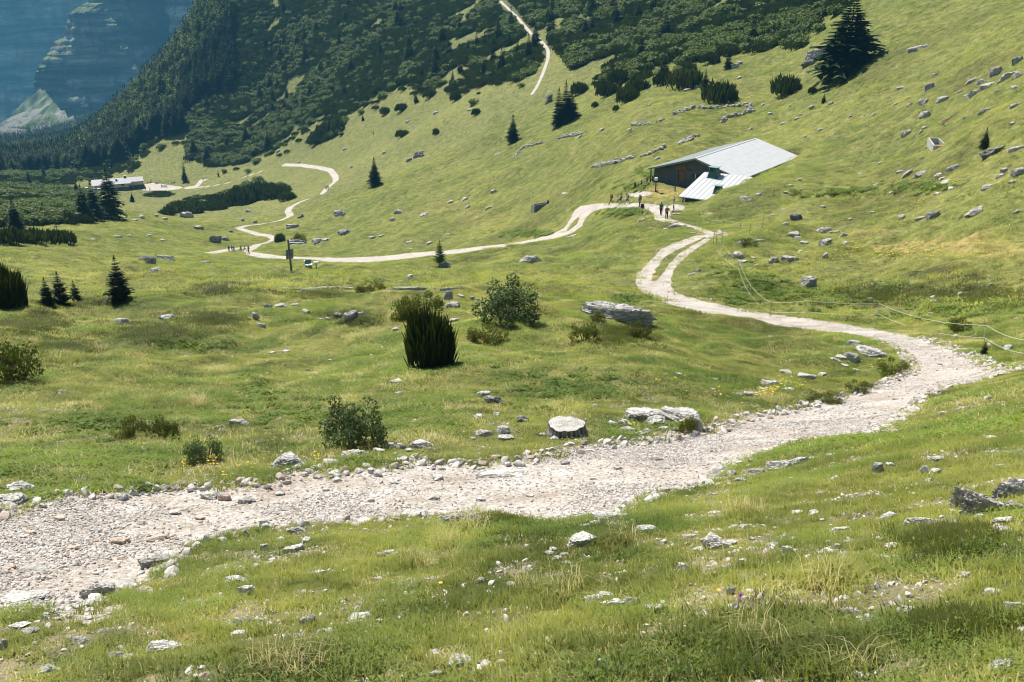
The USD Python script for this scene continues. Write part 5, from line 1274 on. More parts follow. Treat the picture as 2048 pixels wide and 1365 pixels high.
for x0 in (.15, .45, .75):
    xx = HL + 1.0 + (XS - HL) * x0
    wd = part(hut, 'window', box(xx - .06, xx + 1.16, -.05, -.004, HEV * .58, HEV * .84), M_WOOD_DARK)
    part(wd, 'pane', box(xx, xx + 1.1, -.07, -.052, HEV * .6, HEV * .82), M_BLACK)
part(hut, 'door', box(HRt - 6.0, HRt - 5.0, .72, .795, -.2, 1.9), M_DOOR)
for x in (XS + .3, XS + 3.4, HRt - .9):
    part(hut, 'porch_post', box(x, x + .2, .62, .79, -.4, HEV * .47), M_WOOD_DARK)
for x0, y, s in ((.45, 2.6, 1.0), (.63, 5.3, 1.1)):
    xx = HL + (HRt - HL) * x0
    zz = HEV + (.65 if y < 5 else 1.5)
    c = part(hut, 'chimney', box(xx, xx + .9 * s, y, y + .9 * s, zz - .6, zz + 1.0), M_WOOD_DARK)
    part(c, 'cap', box(xx - .12, xx + 1.02 * s, y - .12, y + 1.02 * s, zz + 1.0, zz + 1.14), M_STEEL)

def car(px, base, heading, paint, label):
    p = at(px, base)
    t = thing('parked_car', label, 'car', p, heading, 'cars parked beside the hut')
    body = trimesh.convex.convex_hull(np.array([(x, y, z) for x, z, yy in ((-2.05, .35, .8), (2.05, .35, .8), (2.1, .75, .82), (1.9, .95, .78), (-2.1, .8, .82), (-2.0, 1.0, .78)) for y in (-yy, yy)]))
    part(t, 'body', body, paint)
    part(t, 'cabin', trimesh.convex.convex_hull(np.array([(x, y, z) for x, z, yy in ((-1.95, 1.0, .74), (.95, .96, .74), (.35, 1.48, .6), (-1.5, 1.5, .6)) for y in (-yy, yy)])), M_BLACK)
    part(t, 'roof', box(-1.48, .33, -.6, .6, 1.49, 1.53), paint)
    for x in (-1.3, 1.3):
        for y in (-.8, .8):
            w = trimesh.creation.cylinder(.33, .2, sections=14); w.apply_transform(trimesh.transformations.rotation_matrix(math.pi / 2, [1, 0, 0])); w.apply_translation([x, y, .33])
            wp = part(t, 'wheel', w, M_BLACK)
            h = trimesh.creation.cylinder(.18, .21, sections=10); h.apply_transform(trimesh.transformations.rotation_matrix(math.pi / 2, [1, 0, 0])); h.apply_translation([x, y * 1.01, .33])
            part(wp, 'rim', h, M_STEEL)
    for y in (-.55, .55):
        part(t, 'headlight', box(2.03, 2.12, y - .16, y + .16, .6, .74), M_WHITE)
car(175, 381, .5, M_WHITE, 'white parked car at the left end of the hut'); car(188, 383, 2.4, plain('blue_paint', (0.08, 0.16, 0.25), .3, vary=.05, spec=.6), 'blue parked car beside the hut wall'); car(201, 383, .4, M_WHITE, 'white parked car partly hidden by the tallest spruce')

def table(px, base, rz, label):
    t = thing('picnic_table', label, 'table', at(px, base), rz, 'tables on the hut terrace')
    part(t, 'table_top', box(-1.1, 1.1, -.4, .4, .70, .76), M_WOOD)
    for y in (-.75, .75):
        part(t, 'bench', box(-1.1, 1.1, y - .14, y + .14, .42, .47), M_WOOD)
    for x in (-.8, .8):
        part(t, 'leg', mesh_of(box(x - .05, x + .05, -.7, .7, .36, .42), box(x - .05, x + .05, -.35, -.27, 0, .70), box(x - .05, x + .05, .27, .35, 0, .70)), M_WOOD)
table(298, 366, .2, 'picnic table close to the hut corner'); table(314, 367, .4, 'picnic table in the middle of the terrace'); table(346, 366, .1, 'picnic table at the outer end of the terrace'); table(327, 374, .3, 'picnic table at the front of the terrace')

# --- water trough
p = at(1086, 413)
tl = size(47, p) / 2
tr = thing('water_trough', 'long grey water trough with a dark spout post on the pasture', 'trough', p, .62)
tl = tl / math.cos(.35)
for nm, b in (('side_board', (-tl, tl, -.55, -.43)), ('side_board', (-tl, tl, .43, .55)), ('end_board', (-tl, -tl + .12, -.428, .428)), ('end_board', (tl - .12, tl, -.428, .428))):
    part(tr, nm, box(*b, -1.2, .62), M_CONCRETE if nm == 'end_board' else plain('trough_wood', (0.17, 0.165, 0.15), .85, vary=.2) if not stage.GetPrimAtPath('/World/Looks/trough_wood') else UsdShade.Material.Get(stage, '/World/Looks/trough_wood'))
part(tr, 'floor', box(-tl + .12, tl - .12, -.43, .43, -.3, .1), M_CONCRETE)
part(tr, 'water', box(-tl + .121, tl - .121, -.429, .429, .45, .50), mat('trough_water', {'p': ('principled_bsdf', {'base_color': (0.04, 0.06, 0.06), 'roughness': 0.04, 'specular_ior_level': .6})}))
part(tr, 'spout_post', box(tl * .22, tl * .22 + .28, -.9, -.6, -.3, 1.25), M_WOOD_DARK)
part(tr, 'spout', cone((tl * .22 + .14, -.75, .95), (tl * .22 + .14, -.2, .9), .05, .05, 8), M_STEEL)

# --- pale concrete tank on the right slope
p = at(1880, 294); k = size(1, p)
ct = thing('concrete_tank', 'open pale concrete tank half sunk in the right slope', 'tank', p, .15)
w, hh, dd = 26 * k, 14 * k, 1.5
part(ct, 'front_wall', slab4((-w * .42, -.15, hh * .2), (w * .5, -.15, hh * .1), (w * .5, .05, hh * .1), (-w * .42, .05, hh * .2), hh * .8), M_CONCRETE)
part(ct, 'side_wall', slab4((-w * .55, 0, hh * .22), (-w * .42, 0, hh * .22), (-w * .40, dd, hh), (-w * .53, dd, hh), hh * 1.2), M_CONCRETE)
part(ct, 'side_wall', slab4((w * .5, 0, hh * .12), (w * .6, 0, hh * .12), (w * .38, dd, hh * .95), (w * .28, dd, hh * .95), hh * 1.2), M_CONCRETE)
part(ct, 'back_wall', slab4((-w * .53, dd, hh), (w * .38, dd, hh * .95), (w * .38, dd + .15, hh * .95), (-w * .53, dd + .15, hh), hh * 1.3), M_CONCRETE)
part(ct, 'rusty_floor', box(-w * .42, w * .42, .05, dd, -.3, .12), M_DOOR)

# --- weather station
p = at(583, 544); k = size(1, p)
ws = thing('weather_station', 'tall leaning pole with a solar panel and a sensor arm beside the track', 'weather station', p)
H = 66 * k; lean = np.array([-5.0 * k * .35, 0, 0])
pole = lambda z: np.array([lean[0] * z / H, 0, z])
part(ws, 'pole', cone(pole(-.3), pole(H), .13, .11, 10), M_STEEL_DARK)
zc = H * .58; c = pole(zc)
pan = part(ws, 'solar_panel', slab4(c + [-11 * k * .55, -.12, 7 * k], c + [7.5 * k, .25, 9.0 * k], c + [7.0 * k, .0, -9 * k], c + [-11.5 * k * .55, -.35, -10 * k], .06), plain('panel_back', (0.25, 0.275, 0.21), .5, vary=.08))
for q in (-.5, .05, .55):
    part(pan, 'rail', slab4(c + [q * 9 * k, -.22, 8 * k], c + [q * 9 * k + .09, -.22, 8 * k], c + [q * 9 * k + .09, -.42, -9 * k], c + [q * 9 * k, -.42, -9 * k], .05), M_STEEL_DARK)
part(pan, 'cross_rail', slab4(c + [-6 * k, -.40, -2 * k], c + [7 * k, -.18, -1 * k], c + [7 * k, -.14, -1 * k], c + [-6 * k, -.36, -2 * k], .08), M_STEEL_DARK)
arm = part(ws, 'sensor_arm', mesh_of(cone(pole(H - 6 * k), pole(H - 6 * k) + [31 * k, 0, .0], .05, .04, 8), cone(pole(H - 12 * k), pole(H - 6 * k) + [29 * k, 0, 0], .03, .03, 6)), M_WHITE)
e = pole(H - 6 * k) + [30.5 * k, 0, 0]
part(arm, 'anemometer', mesh_of(cone(e, e - [0, 0, 4 * k], .05, .05, 8), cone(e - [0, 0, 4 * k], e - [0, 0, 6.2 * k], .14, .2, 8)), M_WHITE)
part(ws, 'sensor_head', mesh_of(cone(pole(H - 1.5 * k) + [0, 0, 0], pole(H - 1.5 * k) + [4 * k, 0, 0], .06, .06, 6), cone(pole(H - 10 * k), pole(H - 10 * k) + [3 * k, 0, -.1], .07, .07, 6)), M_STEEL)

p = at(618, 539); k = size(1, p)
cb = thing('instrument_cabinet', 'small green instrument cabinet with a second solar panel above it', 'cabinet', p)
part(cb, 'cabinet_body', box(-6 * k, 6 * k, -.3, .3, 0, 8 * k), plain('grey_green_metal', (0.14, 0.17, 0.145), .5, vary=.1))
part(cb, 'lid', mesh_of(box(-6.6 * k, -1 * k, -.38, .38, 8 * k, 8 * k + .12), box(1.2 * k, 7 * k, -.38, .38, 8.6 * k, 8.6 * k + .12)), M_WHITE)
part(cb, 'gap', box(1.2 * k, 3.0 * k, -.33, -.301, .2, 8 * k - .1), M_BLACK)
part(cb, 'post', cone((.8 * k, .1, 8 * k), (.8 * k, .1, 20 * k), .06, .06, 8), M_STEEL_DARK)
part(cb, 'solar_panel', slab4((-6 * k, -.15, 19.5 * k), (6 * k, -.05, 20 * k), (5.8 * k, -.25, 13.5 * k), (-6 * k, -.4, 13 * k), .07), plain('panel_back_blue', (0.15, 0.18, 0.175), .5, vary=.08))
part(cb, 'panel_frame', box(-9 * k, -6.1 * k, -.3, .1, 14 * k, 18 * k), M_WHITE)
p = at(633, 539); k = size(1, p)
rg = thing('rain_gauge', 'thin post with a white rain gauge beside the instrument cabinet', 'rain gauge', p)
part(rg, 'post', cone((0, 0, -.2), (0, 0, 7 * k), .07, .07, 8), M_STEEL_DARK); part(rg, 'gauge', cone((0, 0, 7 * k), (0, 0, 15 * k), .16, .2, 10), plain('gauge_grey', (0.55, 0.55, 0.5), .5)); part(rg, 'funnel', cone((0, 0, 15 * k), (0, 0, 15.8 * k), .22, .34, 12), M_WHITE)

# --- signs and posts in the yard
p = at(1284, 429); k = size(1, p)
sb = thing('sign_board', 'small black sign board on a thin post seen from behind in front of a hiker', 'sign', p)
part(sb, 'post', cone((0, 0, -.2), (0, 0, 13 * k), .04, .035, 8), M_WOOD_DARK); part(sb, 'board', box(-3.0 * k, 3.2 * k, -.03, .03, 12 * k, 20.5 * k), M_BLACK); part(sb, 'frame', box(-3.3 * k, 3.5 * k, .031, .05, 11.8 * k, 20.9 * k), M_WOOD_DARK)
def post_thing(name, label, cat, px, top, base, r, m, extra=None):
    p = at(px, base); k = size(1, p)
    t = thing(name, label, cat, p)
    part(t, 'post', cone((0, 0, -.25), (0, 0, (base - top) * k), r, r * .9, 8), m)
    if extra:
        extra(t, k)
    return t
post_thing('marker_post', 'short dark marker post by the path fork', 'post', 1296, 415, 422, .05, M_WOOD_DARK)
post_thing('yard_post', 'bare dark post standing in front of the barn wall', 'post', 1350, 370, 383, .09, M_WOOD_DARK)
post_thing('box_post', 'dark post with a white box on top by the barn corner', 'post', 1311, 357, 384, .10, M_WOOD_DARK, lambda t, k: (part(t, 'box', box(-2.6 * k, 2.8 * k, -.2, .2, 23 * k, 29 * k), M_WHITE), part(t, 'foot', cone((.0, 0, -.2), (.35, 0, .3), .12, .05, 6), M_WOOD_DARK)))
def crossx(t, k):
    part(t, 'arm', box(-3 * k, 2.6 * k, -.06, .06, 20 * k, 21.6 * k), M_WOOD)
    part(t, 'figure', mesh_of(cone((0, -.1, 15.5 * k), (0, -.1, 21 * k), .06, .09, 8), cone((-2 * k, -.1, 21 * k), (2 * k, -.1, 21 * k), .04, .04, 6)), M_WOOD)
    part(t, 'pedestal', trimesh.convex.convex_hull(np.array([(-1.6 * k, -.2, -.2), (1.6 * k, -.2, -.2), (1.3 * k, .25, -.2), (-1.3 * k, .25, -.2), (-1.0 * k, -.12, 9 * k), (1.0 * k, -.12, 9 * k), (.8 * k, .12, 9.3 * k), (-.8 * k, .12, 9.3 * k)])), M_WOOD_DARK)
    part(t, 'plaque', box(-1.9 * k, -.9 * k, -.3, -.201, .4 * k, 4 * k), M_WHITE)
post_thing('wayside_cross', 'thin wayside cross on a dark wooden stump pedestal in the yard', 'cross', 1347, 392, 420, .05, M_WOOD, crossx)
p = at(1352, 424); k = size(1, p)
bn = thing('log_bench', 'pale log bench at the foot of the mound by the wayside cross', 'bench', p, .05)
part(bn, 'seat', box(-8 * k, 11 * k, -.18, .18, 1.6 * k, 2.6 * k), M_WOOD)
for x in (-6.5, 9):
    part(bn, 'leg', box(x * k - .1, x * k + .1, -.15, .15, -.3, 1.6 * k), M_WOOD_DARK)
p = at(1362, 413)
def timber_fence(pts, label, hgt=13):
    P = at_many([a for a, b in pts], [b for a, b in pts])
    t = thing('wooden_fence', label, 'fence', P[0])
    k = size(1, P[0]); H = hgt * k
    for q in P:
        part(t, 'post', cone(q - P[0] - [0, 0, .2], q - P[0] + [0, 0, H], .10, .09, 7), M_WOOD_DARK)
    for a, b in zip(P[:-1], P[1:]):
        for z in (H * .45, H * .88):
            part(t, 'rail', cone(a - P[0] + [0, .12, z], b - P[0] + [0, .12, z], .055, .05, 6), M_WOOD)
timber_fence([(1271, 377), (1283, 371), (1294, 366), (1305, 362)], 'short dark wooden rail fence at the left barn corner', 10)
post_thing('leaning_post', 'pair of weathered leaning fence posts at the end of the rail fence', 'post', 1269, 364, 378, .12, M_WOOD)

# --- electric fence along the track
M_TAPE = plain('white_fence_tape', (0.70, 0.71, 0.55), .6, vary=.05)
M_POSTP = plain('pale_plastic_post', (0.40, 0.44, 0.34), .6, vary=.1)
def electric(rows, label, close=True, m=M_POSTP):
    """rows: (px, foot row, tip row)"""
    P = at_many([r[0] for r in rows], [r[1] for r in rows])
    t = thing('electric_fence', label, 'fence', P[0], group='electric fences')
    tips = []
    for (px, f0, t0), q in zip(rows, P):
        H = (f0 - t0) * size(1, q) / math.cos(PITCH * .9)
        part(t, 'post', cone(q - P[0] - [0, 0, .15], q - P[0] + [0, 0, H], .022, .018, 6), m)
        tips.append((q - P[0], H))
    for (a, ha), (b, hb) in zip(tips[:-1], tips[1:]):
        for z in (.95, .34):
            c = [a + (b - a) * s + [0, 0, z * (ha + (hb - ha) * s) - .16 * np.linalg.norm(b - a) * .12 * 4 * s * (1 - s)] for s in np.linspace(0, 1, 7)]
            part(t, 'tape', joined([cone(c[i], c[i + 1], .006, .006, 4) for i in range(6)]), M_TAPE)
electric([(2108, 724, 680), (1967, 690, 649), (1755, 640, 606), (1611, 637, 600), (1540, 634, 604)], 'pale electric fence with two white tapes along the outer track bend')
electric([(1540, 634, 604), (1499, 598, 570), (1476, 545, 520), (1435, 514, 478)], 'slack electric fence running up from the track towards the rocks')
electric([(1443, 492, 462), (1499, 470, 448), (1525, 457, 435)], 'electric fence crossing the reddish grass below the wedge-shaped boulder', m=M_WOOD_DARK)
electric([(1427, 487, 463), (1432, 492, 468), (1443, 492, 462)], 'electric fence gate posts at the end of the short path', m=M_WOOD_DARK)
electric([(1398, 437, 424), (1420, 450, 440), (1447, 453, 440), (1480, 458, 446)], 'faint electric fence on the slope above the short path', m=M_WOOD_DARK)

# --- tree stump
p = at(1133, 876)
R = size(37, p)
st = thing('tree_stump', 'big sawn tree stump with pale top at the far track verge', 'tree stump', p + [0, R * .6, .02])
an = np.linspace(0, 2 * math.pi, 49)[:-1]
rr = R * (1 + .06 * np.sin(3 * an + 1) + .03 * np.sin(11 * an) - .10 * np.exp(-((an - 4.6) / .12) ** 2))
hs_ = R * .52
ringf = lambda k, z: np.c_[np.cos(an) * rr * k, np.sin(an) * rr * k, np.full(48, z) + .02 * R * np.sin(7 * an)]
zl = [-.3, .0, hs_ * .3, hs_ * .7, hs_ * .97]
v = np.vstack([ringf(k, z) * ([1, 1, 1]) for k, z in zip((1.25, 1.1, 1.02, .99, 1.0), zl)])
f = []
for L in range(4):
    for i in range(48):
        j = (i + 1) % 48
        f += [(L * 48 + i, L * 48 + j, L * 48 + 48 + j), (L * 48 + i, L * 48 + 48 + j, L * 48 + 48 + i)]
v[:, :2] *= (1 + .05 * (meshkit.noise(np.c_[v[:, 0] * 30, v[:, 1] * 30, v[:, 2] * 2], 3) - .5))[:, None]
part(st, 'bark', trimesh.Trimesh(v, np.array(f), process=False), mat('stump_bark', {'g': ('geometry', {}), 'mp': ('mapping', {'scale': (14, 14, 1.2)}), 'n': ('noise_texture', {'scale': 1.0, 'detail': 6.0, 'roughness': .7}),
    'r': ('rgb_ramp', {'ramp': [(.35, (.03, .027, .024)), (.5, (.12, .11, .095)), (.65, (.34, .32, .28))]}), 'b': ('bump', {'strength': 1.0, 'distance': .03}), 'p': ('principled_bsdf', {'roughness': .9})},
    [('g.position', 'mp.vector'), ('mp.vector', 'n.vector'), ('n.fac', 'r.fac'), ('r.color', 'p.base_color'), ('n.fac', 'b.height'), ('b.normal', 'p.normal')]))
tv, tf = [[0, 0, hs_ * 1.02]], []
for k_, q in enumerate((.35, .7, .985)):
    tv += ringf(q, hs_ * (1.01 if q < .9 else .985)).tolist()
tv = np.array(tv)
for i in range(48):
    j = (i + 1) % 48
    tf.append((0, 1 + i, 1 + j))
    for L in (0, 1):
        a = 1 + 48 * L
        tf += [(a + i, a + 48 + i, a + 48 + j), (a + i, a + 48 + j, a + j)]
part(st, 'cut_face', trimesh.Trimesh(tv, np.array(tf), process=False), mat('sun_bleached_wood', {'t': ('texture_coordinate', {}), 'w': ('wave_texture', {'wave_type': 'rings', 'rings_direction': 'z', 'scale': 9.0, 'distortion': 3.0, 'detail': 3.0}), 'n': ('noise_texture', {'scale': 6.0, 'detail': 6.0, 'roughness': .7}),
    'r': ('rgb_ramp', {'ramp': [(.1, (.30, .28, .24)), (.5, (.47, .44, .40)), (.9, (.55, .52, .48))]}), 'r2': ('rgb_ramp', {'ramp': [(.36, (.6, .58, .55)), (.55, (1, 1, 1))]}), 'm': ('mix', {'mix_type': 'multiply', 'fac': .9}), 'b': ('bump', {'strength': .6, 'distance': .01}), 'p': ('principled_bsdf', {'roughness': .9, 'specular_ior_level': .15})},
    [('t.object', 'w.vector'), ('t.object', 'n.vector'), ('w.fac', 'r.fac'), ('n.fac', 'r2.fac'), ('r.color', 'm.color1'), ('r2.color', 'm.color2'), ('m.color', 'p.base_color'), ('w.fac', 'b.height'), ('b.normal', 'p.normal')]))

# ---------------------------------------------------------------- people
import manifold3d as m3d
_ball = {}
def ball(c, r, seg=10):
    return m3d.Manifold.sphere(float(r), seg).translate([float(x) for x in c])
def bone(a, ra, b, rb):
    return m3d.Manifold.batch_hull([ball(a, ra), ball(b, rb)])
def fused(ms, smooth_it=3, refine=.05):
    m = m3d.Manifold.batch_boolean(ms, m3d.OpType.Add).refine_to_length(refine).to_mesh()
    t = trimesh.Trimesh(m.vert_properties[:, :3], m.tri_verts, process=True)
    if smooth_it:
        trimesh.smoothing.filter_taubin(t, iterations=smooth_it)
    return t
def turn(v, ax, ang):
    c, s = math.cos(ang), math.sin(ang)
    x, y, z = v
    if ax == 'x':
        return np.array([x, y * c - z * s, y * s + z * c])
    if ax == 'z':
        return np.array([x * c - y * s, x * s + y * c, z])
    return np.array([x * c + z * s, y, -x * s + z * c])

M_SKIN = plain('skin', (0.46, 0.29, 0.21), .6, vary=.05)
M_HAIR = plain('dark_hair', (0.035, 0.025, 0.018), .7, vary=.2)
_cloth = {}
def cloth(c):
    if c not in _cloth:
        _cloth[c] = plain(f'cloth_{len(_cloth)}', c, .85, vary=.12, scale=9)
    return _cloth[c]

def person(label, loc, rz, h=1.72, legs=((.35, .1), (-.3, .35)), arms=((-.3, .4), (.3, .4)), lean=.05, seated=False, shirt=(.1, .1, .1), trousers=(.03, .03, .035), shorts=False, sleeves=True,
           hat=None, hair=True, pack=None, pack_label=None, group=None, seat_h=.0):
    """legs: (thigh forward swing, knee bend) left and right; arms: (swing, elbow bend). Local +y is where the person faces"""
    k = h / 1.75
    hipz = .92 if not seated else .16
    def leg(side, th, kn):
        hip = np.array([side * .095, 0, hipz])
        knee = hip + turn([0, 0, -.45], 'x', th)
        ank = knee + turn([0, 0, -.41], 'x', th - kn)
        toe = ank + turn([0, .17, -.035], 'x', min(0, (th - kn)) * .5)
        heel = ank + turn([0, -.05, -.045], 'x', min(0, th - kn) * .5)
        return hip, knee, ank, toe, heel
    L = [leg(s, *a) for s, a in zip((-1, 1), legs)]
    low = min(min(l[3][2], l[4][2]) for l in L) - .035
    up = lambda v: turn(v, 'x', -lean)
    pel = np.array([0, 0, hipz + .03])
    chest = pel + up([0, .0, .34]); neck = pel + up([0, -.01, .52]); head = neck + up([0, .035, .165])
    sh = [pel + up([s * .185, -.01, .46]) for s in (-1, 1)]
    A = []
    for s, shd, (sw, el) in zip((-1, 1), sh, arms):
        e = shd + turn(turn([s * .05, 0, -.29], 'x', sw), 'z', 0)
        w = e + turn([s * .0, 0, -.25], 'x', sw + el)
        A.append((shd, e, w, sw + el))
    body = [bone(pel + [-.07, 0, 0], .115, pel + [.07, 0, 0], .115), bone(pel + [-.05, 0, .03], .11, chest + [-.08, 0, 0], .115), bone(pel + [.05, 0, .03], .11, chest + [.08, 0, 0], .115), bone(chest + [-.08, 0, 0], .115, chest + [.08, 0, 0], .115),
            bone(chest, .1, sh[0], .07), bone(chest, .1, sh[1], .07), bone(sh[0], .065, sh[1], .065), bone(neck - up([0, 0, .05]), .06, head - up([0, .01, .06]), .055),
            bone(head + up([0, -.015, .03]), .095, head + up([0, .015, -.055]), .07), bone(head + up([0, .085, .0]), .016, head + up([0, .098, -.025]), .019)]
    for s in (-1, 1):
        body.append(bone(head + up([s * .09, -.01, .01]), .018, head + up([s * .09, -.01, -.03]), .014))
    for hip, knee, ank, toe, heel in L:
        body += [bone(hip, .095, knee, .062), bone(knee, .06, ank, .042), bone(heel, .04, toe, .034), bone(ank, .042, heel, .04)]
    for shd, e, w, ang in A:
        body += [bone(shd, .058, e, .044), bone(e, .043, w, .03)]
        palm = w + turn([0, .0, -.085], 'x', ang)
        body.append(bone(w, .028, palm, .034))
        sgn = 1 if w[0] > 0 else -1
        for i, (off, ln) in enumerate(((-.027, .075), (-.009, .085), (.009, .08), (.027, .062))):
            r0 = palm + turn([0, off, -.02], 'x', ang); r1 = r0 + turn([-sgn * .012, off * .2, -ln * .55], 'x', ang); r2 = r1 + turn([-sgn * .026, 0, -ln * .4], 'x', ang)
            body += [bone(r0, .010, r1, .009), bone(r1, .009, r2, .008)]
        t0 = w + turn([0, .03, -.03], 'x', ang); t1 = t0 + turn([-sgn * .012, .035, -.045], 'x', ang)
        body.append(bone(t0, .012, t1, .009))
    lift = -low if not seated else 0.0
    def fin(ms, it=3, ref=.06):
        t = fused(ms, it, ref); t.apply_translation([0, 0, lift]); t.apply_scale(k); return t
    o = thing('person', label, 'person', loc, rz, group)
    part(o, 'body', fin(body, 2), M_SKIN, True)
    tr = [bone(pel + [-.07, 0, -.02], .128, pel + [.07, 0, -.02], .128)]
    for hip, knee, ank, toe, heel in L:
        tr.append(bone(hip, .108, knee if not shorts else knee + (hip - knee) * .12, .078))
        if not shorts:
            tr.append(bone(knee, .076, ank + (knee - ank) * .12, .062))
    part(o, 'trousers' if not shorts else 'shorts', fin(tr), cloth(trousers), True)
    st_ = [bone(pel + [-.06, 0, .06], .124, chest + [-.085, 0, 0], .128), bone(pel + [.06, 0, .06], .124, chest + [.085, 0, 0], .128), bone(chest + [-.085, 0, 0], .128, chest + [.085, 0, 0], .128), bone(sh[0], .082, sh[1], .082), bone(chest, .12, neck - up([0, 0, .09]), .075)]
    for shd, e, w, ang in A:
        st_.append(bone(shd, .076, e if sleeves else shd + (e - shd) * .6, .060))
    part(o, 'shirt', fin(st_), cloth(shirt), True)
    part(o, 'shoes', mesh_of(*[fin([bone(heel, .052, toe, .045), bone(ank, .05, heel, .05)], 1) for hip, knee, ank, toe, heel in L]), cloth((.05, .045, .04)), True)
    if hair:
        part(o, 'hair', fin([bone(head + up([0, -.03, .05]), .098, head + up([0, -.045, -.01]), .088)], 1, .04), M_HAIR, True)
    if hat:
        part(o, 'hat', fin([bone(head + up([0, -.01, .075]), .1, head + up([0, -.02, .05]), .108), bone(head + up([0, .09, .05]), .03, head + up([0, .15, .045]), .035)], 1, .04), cloth(hat), True)
    eye = [ball(head + up([s * .034, .083, .012]), .011, 8) for s in (-1, 1)]
    part(o, 'eyes', fin(eye, 0, .03), M_BLACK, True)
    part(o, 'mouth', fin([bone(head + up([-.02, .079, -.055]), .007, head + up([.02, .079, -.055]), .007)], 0, .03), cloth((.25, .08, .07)), True)
    if pack:
        b = thing('backpack', pack_label, 'backpack', loc, rz)
        c = chest + up([0, -.21, -.02])
        part(b, 'pack_body', fin([bone(c + up([-.07, 0, -.18]), .105, c + up([.07, 0, -.18]), .105), bone(c + up([-.07, 0, .2]), .085, c + up([.07, 0, .2]), .085), bone(c + up([0, 0, -.18]), .105, c + up([0, 0, .2]), .085)]), cloth(pack), True)
        part(b, 'lid', fin([bone(c + up([-.07, .0, .27]), .07, c + up([.07, 0, .27]), .07)]), cloth(tuple(x * .6 for x in pack)), True)
        for s in (-1, 1):
            part(b, 'strap', fin([bone(sh[0 if s < 0 else 1] + up([-s * .06, -.09, .05]), .018, sh[0 if s < 0 else 1] + up([-s * .06, .10, .03]), .018), bone(sh[0 if s < 0 else 1] + up([-s * .06, .10, .03]), .018, chest + up([s * .12, .12, -.15]), .018)], 1), M_BLACK, True)
    return o

LEFT = math.pi / 2
person('hiker striding left along the yard track wearing a red backpack', at(1222, 409), LEFT, 1.74, ((.42, .08), (-.38, .25)), ((-.35, .5), (.4, .5)), .08, shirt=(.28, .10, .07), pack=(.30, .045, .03), pack_label='red backpack on the leading hiker in the yard')
pc = at(1240, 408.5)
person('person with a cap sitting in an all-terrain wheelchair', pc + [0.05, 0, .62], LEFT, 1.65, ((1.25, .7), (1.2, .75)), ((.5, .6), (.5, .6)), -.25, seated=True, shirt=(.03, .03, .035), hat=(.03, .03, .03))
person('shirtless-armed hiker in shorts pushing the wheelchair with a grey backpack', at(1254, 409), LEFT, 1.74, ((.45, .1), (-.55, .35)), ((.75, .35), (.75, .35)), .22, shirt=(.58, .55, .5), trousers=(.16, .05, .04), shorts=True, sleeves=False, pack=(.10, .10, .11), pack_label='grey backpack on the hiker pushing the wheelchair')
person('hiker standing half hidden behind the black sign board', at(1279, 414), LEFT * 1.3, 1.8, ((.06, .02), (-.06, .04)), ((.1, .3), (-.05, .2)), .02, shirt=(.10, .10, .065), trousers=(.075, .07, .055), pack=(.06, .055, .04), pack_label='dark backpack on the hiker by the sign board')
person('walker in a green shirt and black trousers going up to the barn', at(1322, 431), -.25, 1.74, ((.2, .1), (-.2, .2)), ((-.2, .2), (.25, .2)), .05, shirt=(.02, .12, .085), trousers=(.012, .012, .016), sleeves=False)
person('walker in an orange jacket and white cap behind the green-shirted walker', at(1333, 438), .15, 1.66, ((.15, .08), (-.15, .15)), ((-.15, .6), (.2, .4)), .06, shirt=(.36, .14, .09), trousers=(.014, .014, .02), hat=(.75, .73, .7), hair=False)

wc = thing('all_terrain_wheelchair', 'three-handled mountain wheelchair with one big wheel pushed along the yard', 'wheelchair', pc, LEFT)
def tube_(a, b, r=.018):
    return cone(a, b, r, r, 8)
tor = trimesh.creation.torus(.30, .03, major_sections=28, minor_sections=8); tor.apply_transform(trimesh.transformations.rotation_matrix(math.pi / 2, [0, 1, 0])); tor.apply_translation([0, 0, .33])
wh = part(wc, 'wheel', tor, M_BLACK)
part(wh, 'spokes', mesh_of(*[tube_((0, 0, .33), (0, .29 * math.cos(a), .33 + .29 * math.sin(a)), .006) for a in np.arange(14) * 2 * math.pi / 14]), M_STEEL, kind='stuff')
part(wh, 'hub', tube_((-.07, 0, .33), (.07, 0, .33), .035), M_STEEL)
part(wc, 'frame', mesh_of(*[tube_((s * .1, 0, .33), (s * .2, -.1, .62)) for s in (-1, 1)], *[tube_((s * .2, -.15, .62), (s * .2, .45, .60)) for s in (-1, 1)], *[tube_((s * .2, .45, .60), (s * .18, .75, .22)) for s in (-1, 1)]), M_STEEL)
part(wc, 'seat', box(-.2, .2, -.15, .35, .62, .67), M_BLACK); part(wc, 'seat_back', slab4((-.2, -.16, .66), (.2, -.16, .66), (.2, -.36, 1.2), (-.2, -.36, 1.2), .03), M_BLACK)
part(wc, 'foot_rest', box(-.18, .18, .62, .88, .20, .23), M_STEEL)
for s in (-1, 1):
    hd = part(wc, 'handle', mesh_of(tube_((s * .22, -.1, .66), (s * .22, -.95, 1.0))), M_STEEL)
    part(hd, 'grip', tube_((s * .22, -.95, 1.0), (s * .22, -1.07, 1.05), .026), M_BLACK)

